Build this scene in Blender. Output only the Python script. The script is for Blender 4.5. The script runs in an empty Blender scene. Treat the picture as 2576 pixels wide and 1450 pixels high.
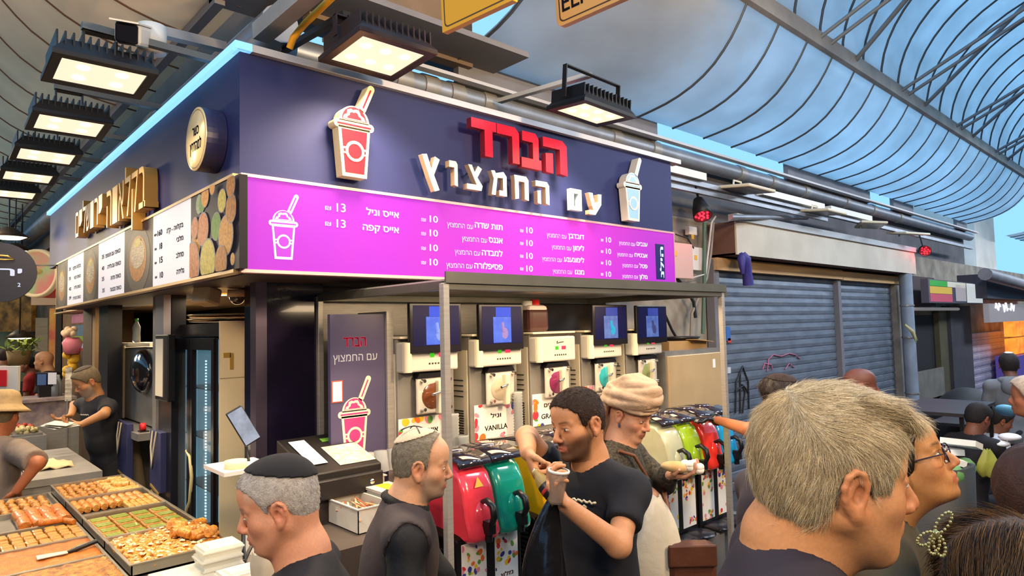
import bpy, math, random, numpy as np
from mathutils import Vector, Matrix
from mathutils.geometry import tessellate_polygon
random.seed(7); RNG = np.random.default_rng(7)
S = bpy.context.scene; COL = S.collection
# ------------------------------------------------------------------ camera
F_PX, CX, CY, CAM_Z = 1660.0, 1288.0, 725.0, 1.95
ROT = np.array([[0.73718537, 0.02156227, 0.67534642], [-0.67526655, 0.05891277, 0.73521723], [-0.02393358, -0.99803024, 0.05798991]])
cam_data = bpy.data.cameras.new('camera'); cam = bpy.data.objects.new('camera', cam_data); COL.objects.link(cam)
cam_data.sensor_width = 36; cam_data.lens = F_PX / 2576 * 36; cam_data.clip_start = 0.05; cam_data.clip_end = 200
mw = Matrix.Identity(4)
for i in range(3):
    mw[i][0] = ROT[i, 0]; mw[i][1] = -ROT[i, 1]; mw[i][2] = -ROT[i, 2]
mw[2][3] = CAM_Z; cam.matrix_world = mw; S.camera = cam
# ------------------------------------------------------------------ colour, sky, exposure
S.view_settings.view_transform = 'Standard'; S.view_settings.look = 'None'; S.view_settings.gamma = 1; S.view_settings.use_curve_mapping = False
S.view_settings.exposure = 0.0
S.cycles.max_bounces = 7; S.cycles.transparent_max_bounces = 12; S.cycles.diffuse_bounces = 3; S.cycles.glossy_bounces = 3
S.cycles.transmission_bounces = 6; S.cycles.caustics_reflective = False; S.cycles.caustics_refractive = False; S.cycles.sample_clamp_indirect = 6
W = bpy.data.worlds.new('daylight'); S.world = W; W.use_nodes = True
W.node_tree.nodes['Background'].inputs[0].default_value = (0.20, 0.45, 0.76, 1); W.node_tree.nodes['Background'].inputs[1].default_value = 1.8

def area_light(name, loc, aim, power, sx, sy, col, spread=180):
    d = bpy.data.lights.new(name, 'AREA'); d.shape = 'RECTANGLE'; d.size = sx; d.size_y = sy; d.energy = power; d.color = col; d.spread = math.radians(spread)
    o = bpy.data.objects.new(name, d); COL.objects.link(o); o.location = loc
    o.rotation_euler = (Vector(aim) - Vector(loc)).to_track_quat('-Z', 'Y').to_euler(); return o
WARM = (1.0, 0.72, 0.42)
# added unseen warm fill lights, in place of shop lamps assumed behind the camera; the last is an added fill warming the roof wing
for (n, loc, aim, p, sx, sy) in (('warm_fill_lane', (-0.6, -1.6, 3.6), (1.2, 1.6, 1.2), 92, 0.6, 0.4), ('warm_fill_street', (2.9, -1.7, 3.6), (2.6, 1.8, 1.2), 85, 0.6, 0.4),
                            ('warm_fill_corner', (-1.5, 1.2, 3.7), (0.8, 2.6, 1.2), 80, 0.6, 0.4), ('roof_wing_fill', (3.0, -0.3, 3.5), (3.6, 3.2, 4.3), 150, 0.5, 0.3)):
    area_light(n, loc, aim, p, sx, sy, WARM)

# added cool fill lights under the ridge, in place of daylight through the roof
for k, (x, p) in enumerate(((5.0, 70), (8.5, 120), (12.5, 150), (17.5, 170), (23, 170))): area_light('hall_fill_%s' % 'abcde'[k], (x, .9, 4.5), (x, 1.6, 0), p, 1.6, .5, (.86, .92, 1.0))
# ------------------------------------------------------------------ helpers
def ray(u, v): return ROT @ np.array([(u - CX) / F_PX, (v - CY) / F_PX, 1.0])
def P(u, v, x=None, y=None, z=None, t=None):
    r = ray(u, v)
    k = x / r[0] if x is not None else y / r[1] if y is not None else (z - CAM_Z) / r[2] if z is not None else t
    return Vector((r[0] * k, r[1] * k, r[2] * k + CAM_Z))
def V(*a): return Vector(a)
def lin(h):
    h = h.lstrip('#'); o = []
    for i in (0, 2, 4):
        c = int(h[i:i + 2], 16) / 255; o.append(c / 12.92 if c <= 0.04045 else ((c + 0.055) / 1.055) ** 2.4)
    return (*o, 1.0)
MATS = {}
def M(name, col='#808080', r=0.5, m=0.0, n=0.0, ns=12.0, col2=None, b=0.0, bs=80.0, em=0.0, tr=0.0, ior=1.45, al=1.0, coat=0.0, attr=None, stretch=None, emcol=None, thin=0.0):
    if name in MATS: return MATS[name]
    mt = bpy.data.materials.new(name); mt.use_nodes = True; nt = mt.node_tree; bs_ = nt.nodes['Principled BSDF']; I = bs_.inputs
    c = lin(col); I['Base Color'].default_value = c; I['Roughness'].default_value = r; I['Metallic'].default_value = m
    I['IOR'].default_value = ior; I['Transmission Weight'].default_value = tr; I['Alpha'].default_value = al; I['Coat Weight'].default_value = coat
    tc = None
    def coords():
        nonlocal tc
        if tc is None:
            t0 = nt.nodes.new('ShaderNodeTexCoord'); tc = t0.outputs['Object']
            if stretch:
                mp = nt.nodes.new('ShaderNodeMapping'); mp.inputs['Scale'].default_value = stretch; nt.links.new(tc, mp.inputs['Vector']); tc = mp.outputs['Vector']
        return tc
    base = None
    if attr:
        a = nt.nodes.new('ShaderNodeAttribute'); a.attribute_name = attr; base = a.outputs['Color']
    if n > 0:
        nz = nt.nodes.new('ShaderNodeTexNoise'); nz.inputs['Scale'].default_value = ns; nz.inputs['Detail'].default_value = 5; nt.links.new(coords(), nz.inputs['Vector'])
        mx = nt.nodes.new('ShaderNodeMix'); mx.data_type = 'RGBA'
        rp = nt.nodes.new('ShaderNodeMapRange'); rp.inputs['From Min'].default_value = 0.35; rp.inputs['From Max'].default_value = 0.65; rp.inputs['To Max'].default_value = n
        nt.links.new(nz.outputs['Fac'], rp.inputs['Value']); nt.links.new(rp.outputs['Result'], mx.inputs['Factor'])
        c2 = lin(col2) if col2 else tuple(x * 0.45 for x in c[:3]) + (1,)
        if base is not None:
            nt.links.new(base, mx.inputs['A']); ml = nt.nodes.new('ShaderNodeMix'); ml.data_type = 'RGBA'; ml.blend_type = 'MULTIPLY'; ml.inputs['Factor'].default_value = 1
            nt.links.new(base, ml.inputs['A']); ml.inputs['B'].default_value = lin(col2) if col2 else (0.55, 0.5, 0.5, 1); nt.links.new(ml.outputs['Result'], mx.inputs['B'])
        else:
            mx.inputs['A'].default_value = c; mx.inputs['B'].default_value = c2
        base = mx.outputs['Result']
    if base is not None and em < 0.3: nt.links.new(base, I['Base Color'])
    if em > 0:
        I['Emission Color'].default_value = lin(emcol or col); I['Emission Strength'].default_value = em
        if base is not None and not emcol: nt.links.new(base, I['Emission Color'])
        if em >= 0.3: I['Base Color'].default_value = tuple(x * .18 for x in c[:3]) + (1,); I['Specular IOR Level'].default_value = .2
    if b > 0:
        nb = nt.nodes.new('ShaderNodeTexNoise'); nb.inputs['Scale'].default_value = bs; nb.inputs['Detail'].default_value = 4; nt.links.new(coords(), nb.inputs['Vector'])
        bp = nt.nodes.new('ShaderNodeBump'); bp.inputs['Strength'].default_value = b; bp.inputs['Distance'].default_value = 0.01
        nt.links.new(nb.outputs['Fac'], bp.inputs['Height']); nt.links.new(bp.outputs['Normal'], I['Normal'])
    MATS[name] = mt; return mt

class G:
    """Collects geometry for ONE mesh object."""
    def __init__(s): s.v = []; s.f = []; s.m = []; s.sm = []
    def add(s, vs, fs, mi=0, smooth=False):
        b = len(s.v); s.v.extend(tuple(x) for x in vs)
        for f in fs: s.f.append(tuple(b + i for i in f)); s.m.append(mi); s.sm.append(smooth)
        return s
    def box(s, lo, hi, mi=0):
        (a, b, c), (d, e, f) = lo, hi; a, d = min(a, d), max(a, d); b, e = min(b, e), max(b, e); c, f = min(c, f), max(c, f)
        return s.add([(a, b, c), (d, b, c), (d, e, c), (a, e, c), (a, b, f), (d, b, f), (d, e, f), (a, e, f)],
                     [(3, 2, 1, 0), (4, 5, 6, 7), (0, 1, 5, 4), (1, 2, 6, 5), (2, 3, 7, 6), (3, 0, 4, 7)], mi)
    def obox(s, c, size, R=None, mi=0):
        R = R or Matrix.Identity(3); c = Vector(c); hx, hy, hz = (k / 2 for k in size)
        vs = [c + R @ Vector((x * hx, y * hy, z * hz)) for z in (-1, 1) for (x, y) in ((-1, -1), (1, -1), (1, 1), (-1, 1))]
        return s.add(vs, [(3, 2, 1, 0), (4, 5, 6, 7), (0, 1, 5, 4), (1, 2, 6, 5), (2, 3, 7, 6), (3, 0, 4, 7)], mi)
    def beam(s, p, q, w, h, mi=0, up=(0, 0, 1)):
        p, q = Vector(p), Vector(q); d = q - p; L = d.length; d.normalize(); u = Vector(up)
        if abs(d.dot(u)) > 0.98: u = Vector((1, 0, 0))
        x = d.cross(u).normalized(); z = x.cross(d).normalized(); R = Matrix((x, d, z)).transposed()
        return s.obox((p + q) / 2, (w, L, h), R, mi)
    def tube(s, pts, r, n=8, cap=True, mi=0, smooth=True):
        pts = [Vector(p) for p in pts]; rs = r if isinstance(r, (list, tuple)) else [r] * len(pts); rings = []; pu = None
        for i, p in enumerate(pts):
            d = (pts[min(i + 1, len(pts) - 1)] - pts[max(i - 1, 0)]).normalized()
            u = pu - d * d.dot(pu) if pu else (Vector((0, 0, 1)) if abs(d.z) < 0.9 else Vector((1, 0, 0))); u = (u - d * d.dot(u)).normalized(); pu = u; w = d.cross(u)
            rings.append([p + (u * math.cos(2 * math.pi * k / n) + w * math.sin(2 * math.pi * k / n)) * rs[i] for k in range(n)])
        vs = [x for ring in rings for x in ring]; fs = []
        for i in range(len(pts) - 1):
            for k in range(n): fs.append((i * n + k, i * n + (k + 1) % n, (i + 1) * n + (k + 1) % n, (i + 1) * n + k))
        s.add(vs, fs, mi, smooth)
        if cap: s.add(rings[0], [tuple(reversed(range(n)))], mi); s.add(rings[-1], [tuple(range(n))], mi)
        return s
    def lathe(s, prof, o=(0, 0, 0), n=24, mi=0, smooth=True, axis=None):
        o = Vector(o); R = Matrix.Identity(3) if axis is None else Vector((0, 0, 1)).rotation_difference(Vector(axis)).to_matrix()
        vs = [o + R @ Vector((r * math.cos(2 * math.pi * k / n), r * math.sin(2 * math.pi * k / n), z)) for (r, z) in prof for k in range(n)]
        fs = [(i * n + k, i * n + (k + 1) % n, (i + 1) * n + (k + 1) % n, (i + 1) * n + k) for i in range(len(prof) - 1) for k in range(n)]
        return s.add(vs, fs, mi, smooth)
    def prism(s, poly, o, ux, uy, depth, mi=0, side_mi=None):
        """poly (CCW in ux,uy) with its front face at o, extruded backwards by depth along -(ux x uy)"""
        o, ux, uy = Vector(o), Vector(ux), Vector(uy); w = ux.cross(uy).normalized(); n = len(poly)
        if sum(poly[i][0] * poly[(i + 1) % n][1] - poly[(i + 1) % n][0] * poly[i][1] for i in range(n)) < 0: poly = list(reversed(poly))
        a = [o + ux * x + uy * y for x, y in poly]; b = [p - w * depth for p in a]
        s.add(a, [tuple(range(n))], mi); s.add(b, [tuple(reversed(range(n)))], mi)
        s.add(a + b, [(i, i + n, (i + 1) % n + n, (i + 1) % n) for i in range(n)], mi if side_mi is None else side_mi); return s
    def ring(s, outer, inner, o, ux, uy, depth, mi=0):
        """flat band between two outlines with the same count, given a thickness"""
        o, ux, uy = Vector(o), Vector(ux), Vector(uy); w = ux.cross(uy).normalized(); n = len(outer)
        A = [o + ux * x + uy * y for x, y in outer]; B = [o + ux * x + uy * y for x, y in inner]; C = [p - w * depth for p in A]; D = [p - w * depth for p in B]
        fs = []
        for i in range(n):
            j = (i + 1) % n; fs += [(i, j, n + j, n + i), (2 * n + i, 3 * n + i, 3 * n + j, 2 * n + j), (i, 2 * n + i, 2 * n + j, j), (n + i, n + j, 3 * n + j, 3 * n + i)]
        return s.add(A + B + C + D, fs, mi)
    def sphere(s, c, r, n=16, m=10, mi=0, R=None):
        c = Vector(c); r = r if isinstance(r, (tuple, list)) else (r, r, r); R = R or Matrix.Identity(3)
        vs = [c + R @ Vector((0, 0, -r[2]))]
        for i in range(1, m):
            a = -math.pi / 2 + math.pi * i / m
            vs += [c + R @ Vector((r[0] * math.cos(a) * math.cos(2 * math.pi * k / n), r[1] * math.cos(a) * math.sin(2 * math.pi * k / n), r[2] * math.sin(a))) for k in range(n)]
        vs.append(c + R @ Vector((0, 0, r[2]))); T = len(vs) - 1
        fs = [(0, 1 + (k + 1) % n, 1 + k) for k in range(n)] + [(T, T - n + k, T - n + (k + 1) % n) for k in range(n)]
        fs += [(1 + i * n + k, 1 + i * n + (k + 1) % n, 1 + (i + 1) * n + (k + 1) % n, 1 + (i + 1) * n + k) for i in range(m - 2) for k in range(n)]
        return s.add(vs, fs, mi, True)
    def sheet(s, rows, mi=0, smooth=True, closed=False):
        n = len(rows[0]); vs = [p for r in rows for p in r]
        fs = [(i * n + k, i * n + (k + 1) % n, (i + 1) * n + (k + 1) % n, (i + 1) * n + k) for i in range(len(rows) - 1) for k in range(n if closed else n - 1)]
        return s.add(vs, fs, mi, smooth)
    def mesh(s, me, fn, mi=0):
        return s.add([fn(v.co) for v in me.vertices], [tuple(p.vertices) for p in me.polygons], mi)

ORIG = {}
def build(name, g, mats, parent=None, bevel=0.0, solid=0.0, loc=None, sub=0):
    me = bpy.data.meshes.new(name); L = Vector(loc) if loc is not None else Vector((0, 0, 0))
    base = ORIG.get(parent.name, Vector((0, 0, 0))) if parent else Vector((0, 0, 0)); off = L if not parent else base
    me.from_pydata([tuple(Vector(v) - off) for v in g.v], [], g.f); me.update()
    mats = mats if isinstance(mats, (list, tuple)) else [mats]
    for m in mats: me.materials.append(m)
    me.polygons.foreach_set('material_index', g.m); me.polygons.foreach_set('use_smooth', g.sm)
    o = bpy.data.objects.new(name, me); COL.objects.link(o); ORIG[o.name] = base if parent else L
    if parent: o.parent = parent
    else: o.location = L
    if solid: md = o.modifiers.new('thickness', 'SOLIDIFY'); md.thickness = solid; md.offset = 0
    if bevel: md = o.modifiers.new('edge', 'BEVEL'); md.width = bevel; md.segments = 2; md.limit_method = 'ANGLE'
    if sub: md = o.modifiers.new('round', 'SUBSURF'); md.levels = sub; md.render_levels = sub
    return o
def tag(o, label, cat, group=None, kind=None):
    if label: o['label'] = label
    if cat: o['category'] = cat
    if group: o['group'] = group
    if kind: o['kind'] = kind
    return o
def thing(name, label, cat, loc=(0, 0, 0), group=None):
    o = bpy.data.objects.new(name, None); COL.objects.link(o); o.location = loc; o.empty_display_size = 0.05; ORIG[o.name] = Vector(loc); return tag(o, label, cat, group)
def single(name, g, mats, label, cat, loc=None, group=None, **k):
    if loc is None:
        a = np.array([tuple(v) for v in g.v]); lo, hi = a.min(0), a.max(0); loc = ((lo[0] + hi[0]) / 2, (lo[1] + hi[1]) / 2, lo[2])
    return tag(build(name, g, mats, None, loc=loc, **k), label, cat, group)
def struct(name, g, mats, **k): o = build(name, g, mats, **k); o['kind'] = 'structure'; return o
def dup(root, loc, rotz=None, label=None, group=None, scale=None):
    r = root.copy(); COL.objects.link(r); r.location = loc
    if rotz is not None: r.rotation_euler = (0, 0, rotz)
    if scale: r.scale = scale if isinstance(scale, (tuple, list)) else (scale,) * 3
    if label: r['label'] = label
    if group: r['group'] = group
    def kids(a, b):
        for ch in list(a.children):
            c = ch.copy(); COL.objects.link(c); c.parent = b; kids(ch, c)
    kids(root, r); return r

_TXT = {}
def text_mesh(s, rtl=True, bold=0.0, shear=0.0):
    """outline of a line of text, 1 unit high, origin at its left end on the base line; Hebrew is laid out right to left"""
    key = (s, bold)
    if key in _TXT: return _TXT[key]
    if any('\u0590' <= ch <= '\u05ff' for ch in s) and rtl:
        out, run = [], ''
        for ch in reversed(s):
            if ch.isdigit(): run = ch + run
            else:
                if run: out.append(run); run = ''
                out.append(ch)
        if run: out.append(run)
        s = ''.join(out)
    cu = bpy.data.curves.new('txt', 'FONT'); cu.body = s; cu.size = 1.0; cu.resolution_u = 3; cu.fill_mode = 'NONE'
    ob = bpy.data.objects.new('txt', cu); COL.objects.link(ob)
    dg = bpy.context.evaluated_depsgraph_get(); me = bpy.data.meshes.new_from_object(ob.evaluated_get(dg))
    v = np.array([tuple(x.co) for x in me.vertices]) if len(me.vertices) else np.zeros((0, 3)); f = []
    nx = {}
    for e in me.edges: a, b = e.vertices; nx.setdefault(a, []).append(b); nx.setdefault(b, []).append(a)
    seen = set(); loops = []
    for a in range(len(v)):
        if a in seen or a not in nx: continue
        lp = [a]; seen.add(a); c = nx[a][-1]; p_ = a
        while c not in seen: lp.append(c); seen.add(c); q = [k for k in nx[c] if k != p_]; p_, c = c, (q[0] if q else a)
        if len(lp) > 2: loops.append(lp)
    def sarea(l): x, y = v[l, 0], v[l, 1]; return .5 * float(np.sum(x * np.roll(y, -1) - y * np.roll(x, -1)))
    def inside(pt, l):
        r_ = False; n_ = len(l)
        for i_ in range(n_):
            a, b = v[l[i_]], v[l[i_ - 1]]
            if (a[1] > pt[1]) != (b[1] > pt[1]) and pt[0] < (b[0] - a[0]) * (pt[1] - a[1]) / (b[1] - a[1]) + a[0]: r_ = not r_
        return r_
    hole = [any(m_ is not l and abs(sarea(m_)) > abs(sarea(l)) and all(inside(v[k], m_) for k in l) for m_ in loops) for l in loops]
    for l, h_ in zip(loops, hole):
        if h_: continue
        hs = [m_ for m_, g_ in zip(loops, hole) if g_ and all(inside(v[k], l) for k in m_)]
        flat = list(l) + [k for m_ in hs for k in m_]
        for t_ in tessellate_polygon([[Vector(v[k]) for k in q] for q in [l] + hs]):
            q = [flat[k] for k in t_]; a, b, c = v[q[0]], v[q[1]], v[q[2]]
            f.append(tuple(q) if (b[0] - a[0]) * (c[1] - a[1]) - (b[1] - a[1]) * (c[0] - a[0]) > 0 else tuple(reversed(q)))
    bpy.data.objects.remove(ob); bpy.data.curves.remove(cu); bpy.data.meshes.remove(me)
    if len(v):
        v[:, 0] -= v[:, 0].min()
        if bold:
            n0 = len(v); V0 = v; f0 = f; vs = []; fs = []
            for i, (dx, dy) in enumerate(((-1, 0), (1, 0), (0, .7), (0, -.7), (0, 0))):
                vs.append(V0 + np.array([dx * bold, dy * bold, 0])); fs += [tuple(k + i * n0 for k in q) for q in f0]
            v = np.vstack(vs); f = fs
    _TXT[key] = (v, f); return v, f
def put_text(g, s, o, ux, uy, h, align='L', mi=0, bold=0.0, width=None, lift=0.0):
    """write text of letter height h at o in the plane ux,uy"""
    v, f = text_mesh(s, bold=bold)
    if not len(v): return
    o, ux, uy = Vector(o), Vector(ux).normalized(), Vector(uy).normalized(); w = ux.cross(uy)
    k = h / 0.7; x1 = v[:, 0].max(); kx = width / x1 if width else k
    dx = 0 if align == 'L' else -x1 * kx if align == 'R' else -x1 * kx / 2
    g.add([o + ux * (a[0] * kx + dx) + uy * (a[1] * k) + w * lift for a in v], f, mi)
# ------------------------------------------------------------------ materials for the setting
def roof_mat(name, tcol, dcol, fac, nb=0.0):
    mt = bpy.data.materials.new(name); mt.use_nodes = True; nt = mt.node_tree; out = nt.nodes['Material Output']; nt.nodes.remove(nt.nodes['Principled BSDF'])
    t = nt.nodes.new('ShaderNodeBsdfTranslucent'); d = nt.nodes.new('ShaderNodeBsdfDiffuse'); gl = nt.nodes.new('ShaderNodeBsdfGlossy'); gl.inputs['Roughness'].default_value = 0.45
    mx = nt.nodes.new('ShaderNodeMixShader'); m2 = nt.nodes.new('ShaderNodeMixShader'); mx.inputs[0].default_value = fac; m2.inputs[0].default_value = 0.03
    t.inputs[0].default_value = lin(tcol); d.inputs[0].default_value = lin(dcol)
    tc = nt.nodes.new('ShaderNodeTexCoord'); mp = nt.nodes.new('ShaderNodeMapping'); mp.inputs['Scale'].default_value = (1, 1.2, 1.6); nz = nt.nodes.new('ShaderNodeTexNoise'); nz.inputs['Scale'].default_value = 1.6; nz.inputs['Detail'].default_value = 4
    rp = nt.nodes.new('ShaderNodeMapRange'); rp.inputs['From Min'].default_value = .3; rp.inputs['From Max'].default_value = .7; rp.inputs['To Min'].default_value = 0; rp.inputs['To Max'].default_value = 1
    mc = nt.nodes.new('ShaderNodeMix'); mc.data_type = 'RGBA'; mc.inputs['A'].default_value = lin(tcol); mc.inputs['B'].default_value = tuple(x * 0.82 for x in lin(tcol)[:3]) + (1,)
    nt.links.new(tc.outputs['Object'], mp.inputs[0]); nt.links.new(mp.outputs[0], nz.inputs['Vector']); nt.links.new(nz.outputs['Fac'], rp.inputs['Value']); nt.links.new(rp.outputs['Result'], mc.inputs['Factor']); nt.links.new(mc.outputs['Result'], t.inputs[0])
    nt.links.new(t.outputs[0], mx.inputs[2]); nt.links.new(d.outputs[0], mx.inputs[1]); nt.links.new(mx.outputs[0], m2.inputs[1]); nt.links.new(gl.outputs[0], m2.inputs[2]); nt.links.new(m2.outputs[0], out.inputs[0]); return mt
m_roof = roof_mat('clear_polycarbonate', '#ffffff', '#d0d2d4', 0.93)
m_roof_lamplit = roof_mat('lamplit_polycarbonate', '#f2d8bc', '#e6d4c2', 0.78)  # warm tint puts the lamplight on the lane wing into the colour
m_steel = M('brushed_steel', '#c4bfb8', .34, .55, n=.3, ns=6, b=.05, bs=90, stretch=(1, 1, 14))
m_steel2 = M('dull_steel', '#a19d98', .42, .5, n=.4, ns=5, b=.05)
m_galv = M('galvanised_pipe', '#9a9ea6', .42, .55, n=.5, ns=4, col2='#73757b', b=.06, bs=20)
m_rib = M('roof_rib', '#4a4f55', .5, .5)
m_beamm = M('roof_beam', '#a39b92', .55, .3, n=.5, ns=3)
m_dark = M('dark_grime', '#2b2826', .8, n=.5, ns=5)
m_black = M('black_paint', '#141317', .35, n=.2, ns=8)
m_navy = M('navy_board', '#252b5a', .55, 0, n=.12, ns=2, col2='#20264f')
m_navy.node_tree.nodes['Principled BSDF'].inputs['Specular IOR Level'].default_value = .28
m_white = M('white_plastic', '#dcd8d0', .4)
m_cream = M('cream_panel', '#d8c49a', .45, n=.15, ns=3)
m_conc = M('concrete', '#8d877e', .85, n=.6, ns=4, col2='#5f5a54', b=.3, bs=15)
m_stone = M('pale_stone_wall', '#a79c8c', .85, n=.7, ns=3, col2='#6e6357', b=.4, bs=9)
m_ltgrey = M('grey_sheet', '#7d7b80', .6, .2, n=.4, ns=2)
m_asph = M('asphalt', '#4b4c52', .75, n=.6, ns=5, col2='#35363b', b=.3, bs=120)
m_shut = M('shutter_steel', '#7f8896', .45, .45, n=.6, ns=3.5, col2='#5c6472', b=.12, bs=30, stretch=(1, 1, 3))
m_trimw = M('pale_metal_trim', '#b9b4b2', .4, .3)

# ------------------------------------------------------------------ ground and outer walls
struct('floor', G().box((-9, -9, -.1), (34, 30, 0)), m_asph)
struct('wall_front', G().box((4.9, 4.02, 0), (34, 4.3, 3.1)), m_stone)
struct('wall_upper', G().box((1.9, 4.02, 3.1), (17.6, 4.2, 3.76)), M('upper_grey', '#6a676a', .8, n=.5, ns=2))
struct('wall_kiosk_back', G().box((1.9, 4.22, 0), (4.95, 4.34, 3.1)), M('back_tiles', '#6d625a', .5, n=.4, ns=4))
struct('wall_opposite', G().box((-3, -3.1, 0), (34, -2.9, 4.0)), M('opposite_front', '#7a6a58', .8, n=.5, ns=3))
struct('wall_left', G().box((-5.2, -3, 0), (-5.0, 26, 4.2)), M('left_front', '#8a745a', .8, n=.6, ns=2, col2='#4f4034'))
struct('wall_end_lane', G().box((-5, 25, 0), (6, 25.3, 4.5)), M('lane_end', '#a08a62', .8, n=.7, ns=1.6, col2='#5b4a35'))
struct('wall_end_street', G().box((33, -6, 0), (33.3, 9, 3.0)), M('street_end', '#83808a', .8, n=.6, ns=1.2))
struct('building_end', G().box((19, 4.1, 3.1), (21, 5.5, 8)), M('pale_house', '#fff2e2', .9, n=.3, ns=2, b=.2, bs=6))

# ------------------------------------------------------------------ the curved roof
WING = [(2.60, 4.64), (2.68, 4.50), (2.76, 4.385), (2.84, 4.295), (2.93, 4.21), (3.04, 4.135), (3.16, 4.075), (3.30, 4.025), (3.44, 3.99), (3.6, 3.965), (3.76, 3.945)]
def loft(prof, along, a0, a1, off=0.0):
    return G().sheet([[(a, q, w) if along == 'x' else (q, a, w) for a in (a0, a0 + (a1 - a0) * .5, a1)] for q, w in prof])
def ribs(prof, along, xs, r=.014):
    g = G()
    for x in xs: g.tube([(x, p, z) if along == 'x' else (p, x, z) for p, z in prof], r, 5, False)
    return g
VC, VR_ = 0.8, 1.8
VAULT = [(VC + VR_ * math.cos(a), 4.68 + 1.42 * math.sin(a)) for a in [math.pi * k / 28 for k in range(29)]]
struct('ceiling', loft(WING, 'x', 2.95, 17), m_roof, solid=.01); struct('ceiling_far_end', loft(WING, 'x', 20.5, 33), m_roof, solid=.01)
struct('roof_cover', G().box((2.7, 2.5, 5.0), (4.75, 4.3, 5.05)), M('roof_cover', '#6e675f', .8))
struct('ceiling_vault', loft(VAULT, 'x', 2.6, 33), m_roof, solid=.01)
MIR = [(2 * VC - p, z) for p, z in WING]
struct('ceiling_far_wing', loft(MIR, 'x', 1.5, 33), m_roof, solid=.01)
xs = [3.18 + 1.02, 5.15] + [5.15 + .585 * k for k in range(1, 40)]
struct('trim_1', ribs([(p, z - .012) for p, z in WING], 'x', [2.96] + [x_ for x_ in xs[1:] if x_ < 17.1 or x_ > 20.4], .012), m_rib)
struct('trim_2', ribs([(p * .993 + VC * .007, z - .012) for p, z in VAULT], 'x', [2.65 + .56 * k for k in range(46)], .013), m_rib)
struct('trim_3', G().box((3.1, 2.555, 4.61), (33, 2.62, 4.76)).box((2.6, 2 * VC - 2.62, 4.6), (33, 2 * VC - 2.54, 4.76)), m_beamm)
WB = [(p - 2.30, z) for p, z in WING]                       # the wing over the left lane: runs along y
struct('ceiling_lane_wing', loft(WB, 'y', 3.95, 22), m_roof_lamplit, solid=.01)
struct('trim_4', ribs([(p, z - .012) for p, z in WB], 'y', [3.97 + .62 * k for k in range(30)], .007), M('rust_rib', '#6b4a35', .7))
VB = [(.3 - 1.7 + 1.7 * math.cos(math.pi * k / 24), 4.68 + 1.3 * math.sin(math.pi * k / 24)) for k in range(25)]
struct('ceiling_lane_vault', loft(VB, 'y', 3.0, 24), m_roof, solid=.01)
struct('trim_5', G().box((.24, 3.9, 4.6), (.32, 24, 4.74)), m_beamm)
struct('wall_lane_upper', G().box((1.70, 4.05, 3.42), (1.80, 22, 4.35)).box((1.80, 3.75, 3.9), (3.1, 3.85, 4.6)), M('lane_upper', '#7d6a58', .8, n=.5, ns=2))
# sheet-metal strips that close the slot between roof and gutter, with three openings to the sky
slots = [(P(1643, 320, y=3.85)[0], P(1972, 420, y=3.85)[0]), (P(2180, 490, y=3.85)[0], P(2240, 515, y=3.85)[0]), (P(2290, 530, y=3.85)[0], P(2400, 565, y=3.85)[0])]
g = G(); a = 3.0
for s0, s1 in slots: g.box((a, 3.80, 3.78), (s0, 3.86, 3.99)); a = s1
g.box((a, 3.80, 3.78), (17, 3.86, 3.99)); struct('trim_6', g, m_ltgrey)
struct('trim_7', G().box((1.3, 3.4, 3.93), (3.35, 4.05, 3.97)).box((1.3, 3.95, 3.9), (1.36, 22, 4.1)), m_ltgrey)
g = G()
for x0 in [4.2 + 2.34 * k for k in range(12)]:               # tie rods of the vault, in pairs
    for dx in (0, .24):
        g.tube([(x0 + dx, 2.58, 4.70), (x0 + dx + .1, VC, 5.55)], .022, 6); 
    g.tube([(x0 + .9, 2.58, 4.70), (x0 + .35, 1.3, 5.5), (x0 + .1, VC, 5.55)], .026, 6); g.tube([(x0 + .1, VC, 5.55), (x0 + .1, 2 * VC - 2.58, 4.70)], .022, 6)
struct('trim_8', g, M('roof_truss', '#76828e', .5, .2))

# ------------------------------------------------------------------ gutters, pipes, wall rails
def pipe(name, pts, r, mat_, label, bands=(), cat='pipe'):
    t = thing(name, label, cat, pts[0]); build('tube', G().tube(pts, r, 16), mat_, t)
    for q in bands: build('clamp', G().tube([Vector(pts[0]).lerp(Vector(pts[1]), q - .004), Vector(pts[0]).lerp(Vector(pts[1]), q + .004)], r * 1.12, 16), m_steel2, t)
    return t
pipe('gutter_pipe', [(1.75, 3.9, 3.71), (17.6, 3.9, 3.71)], .088, m_galv, 'long grey gutter pipe running above the navy sign front', [.05, .065, .08, .1, .2, .24, .35, .4, .46, .55, .62, .7])
struct('trim_9', G().box((1.9, 3.72, 3.775), (17.6, 3.79, 3.80)).box((1.5, 3.62, 3.46), (5.0, 3.7, 3.53)), m_trimw)
pipe('gutter_pipe', [(1.55, 3.6, 3.72), (1.55, 20, 3.72)], .11, m_galv, 'grey gutter pipe running along the lane behind the row of floodlights', [.05, .15, .25])
pipe('down_pipe', [P(2277, 690, y=3.72), (P(2277, 690, y=3.72)[0], 3.72, 0)], .10, M('painted_downpipe', '#8b95a5', .5, n=.4, ns=5), 'grey blue downpipe with stickers at the end of the long shutter', [.2, .4, .75])
bq = G().beam(P(655, 85, y=3.45), P(800, -40, y=2.9), .09, .09)
tag(build('roof_strut', bq, m_beamm, loc=P(655, 85, y=3.45)), 'square beige strut rising over the sign corner beside the yellow hose', 'strut')
g = G().tube([P(728, 122, y=3.35), P(738, 95, y=3.32), P(765, 62, y=3.25), P(800, 28, y=3.15), P(850, -20, y=3.0)], .018, 8)
tag(build('hose', g, M('yellow_hose', '#f0a51e', .5), loc=P(728, 122, y=3.35)), 'yellow hose curving up from the top edge of the navy sign', 'hose')
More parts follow.
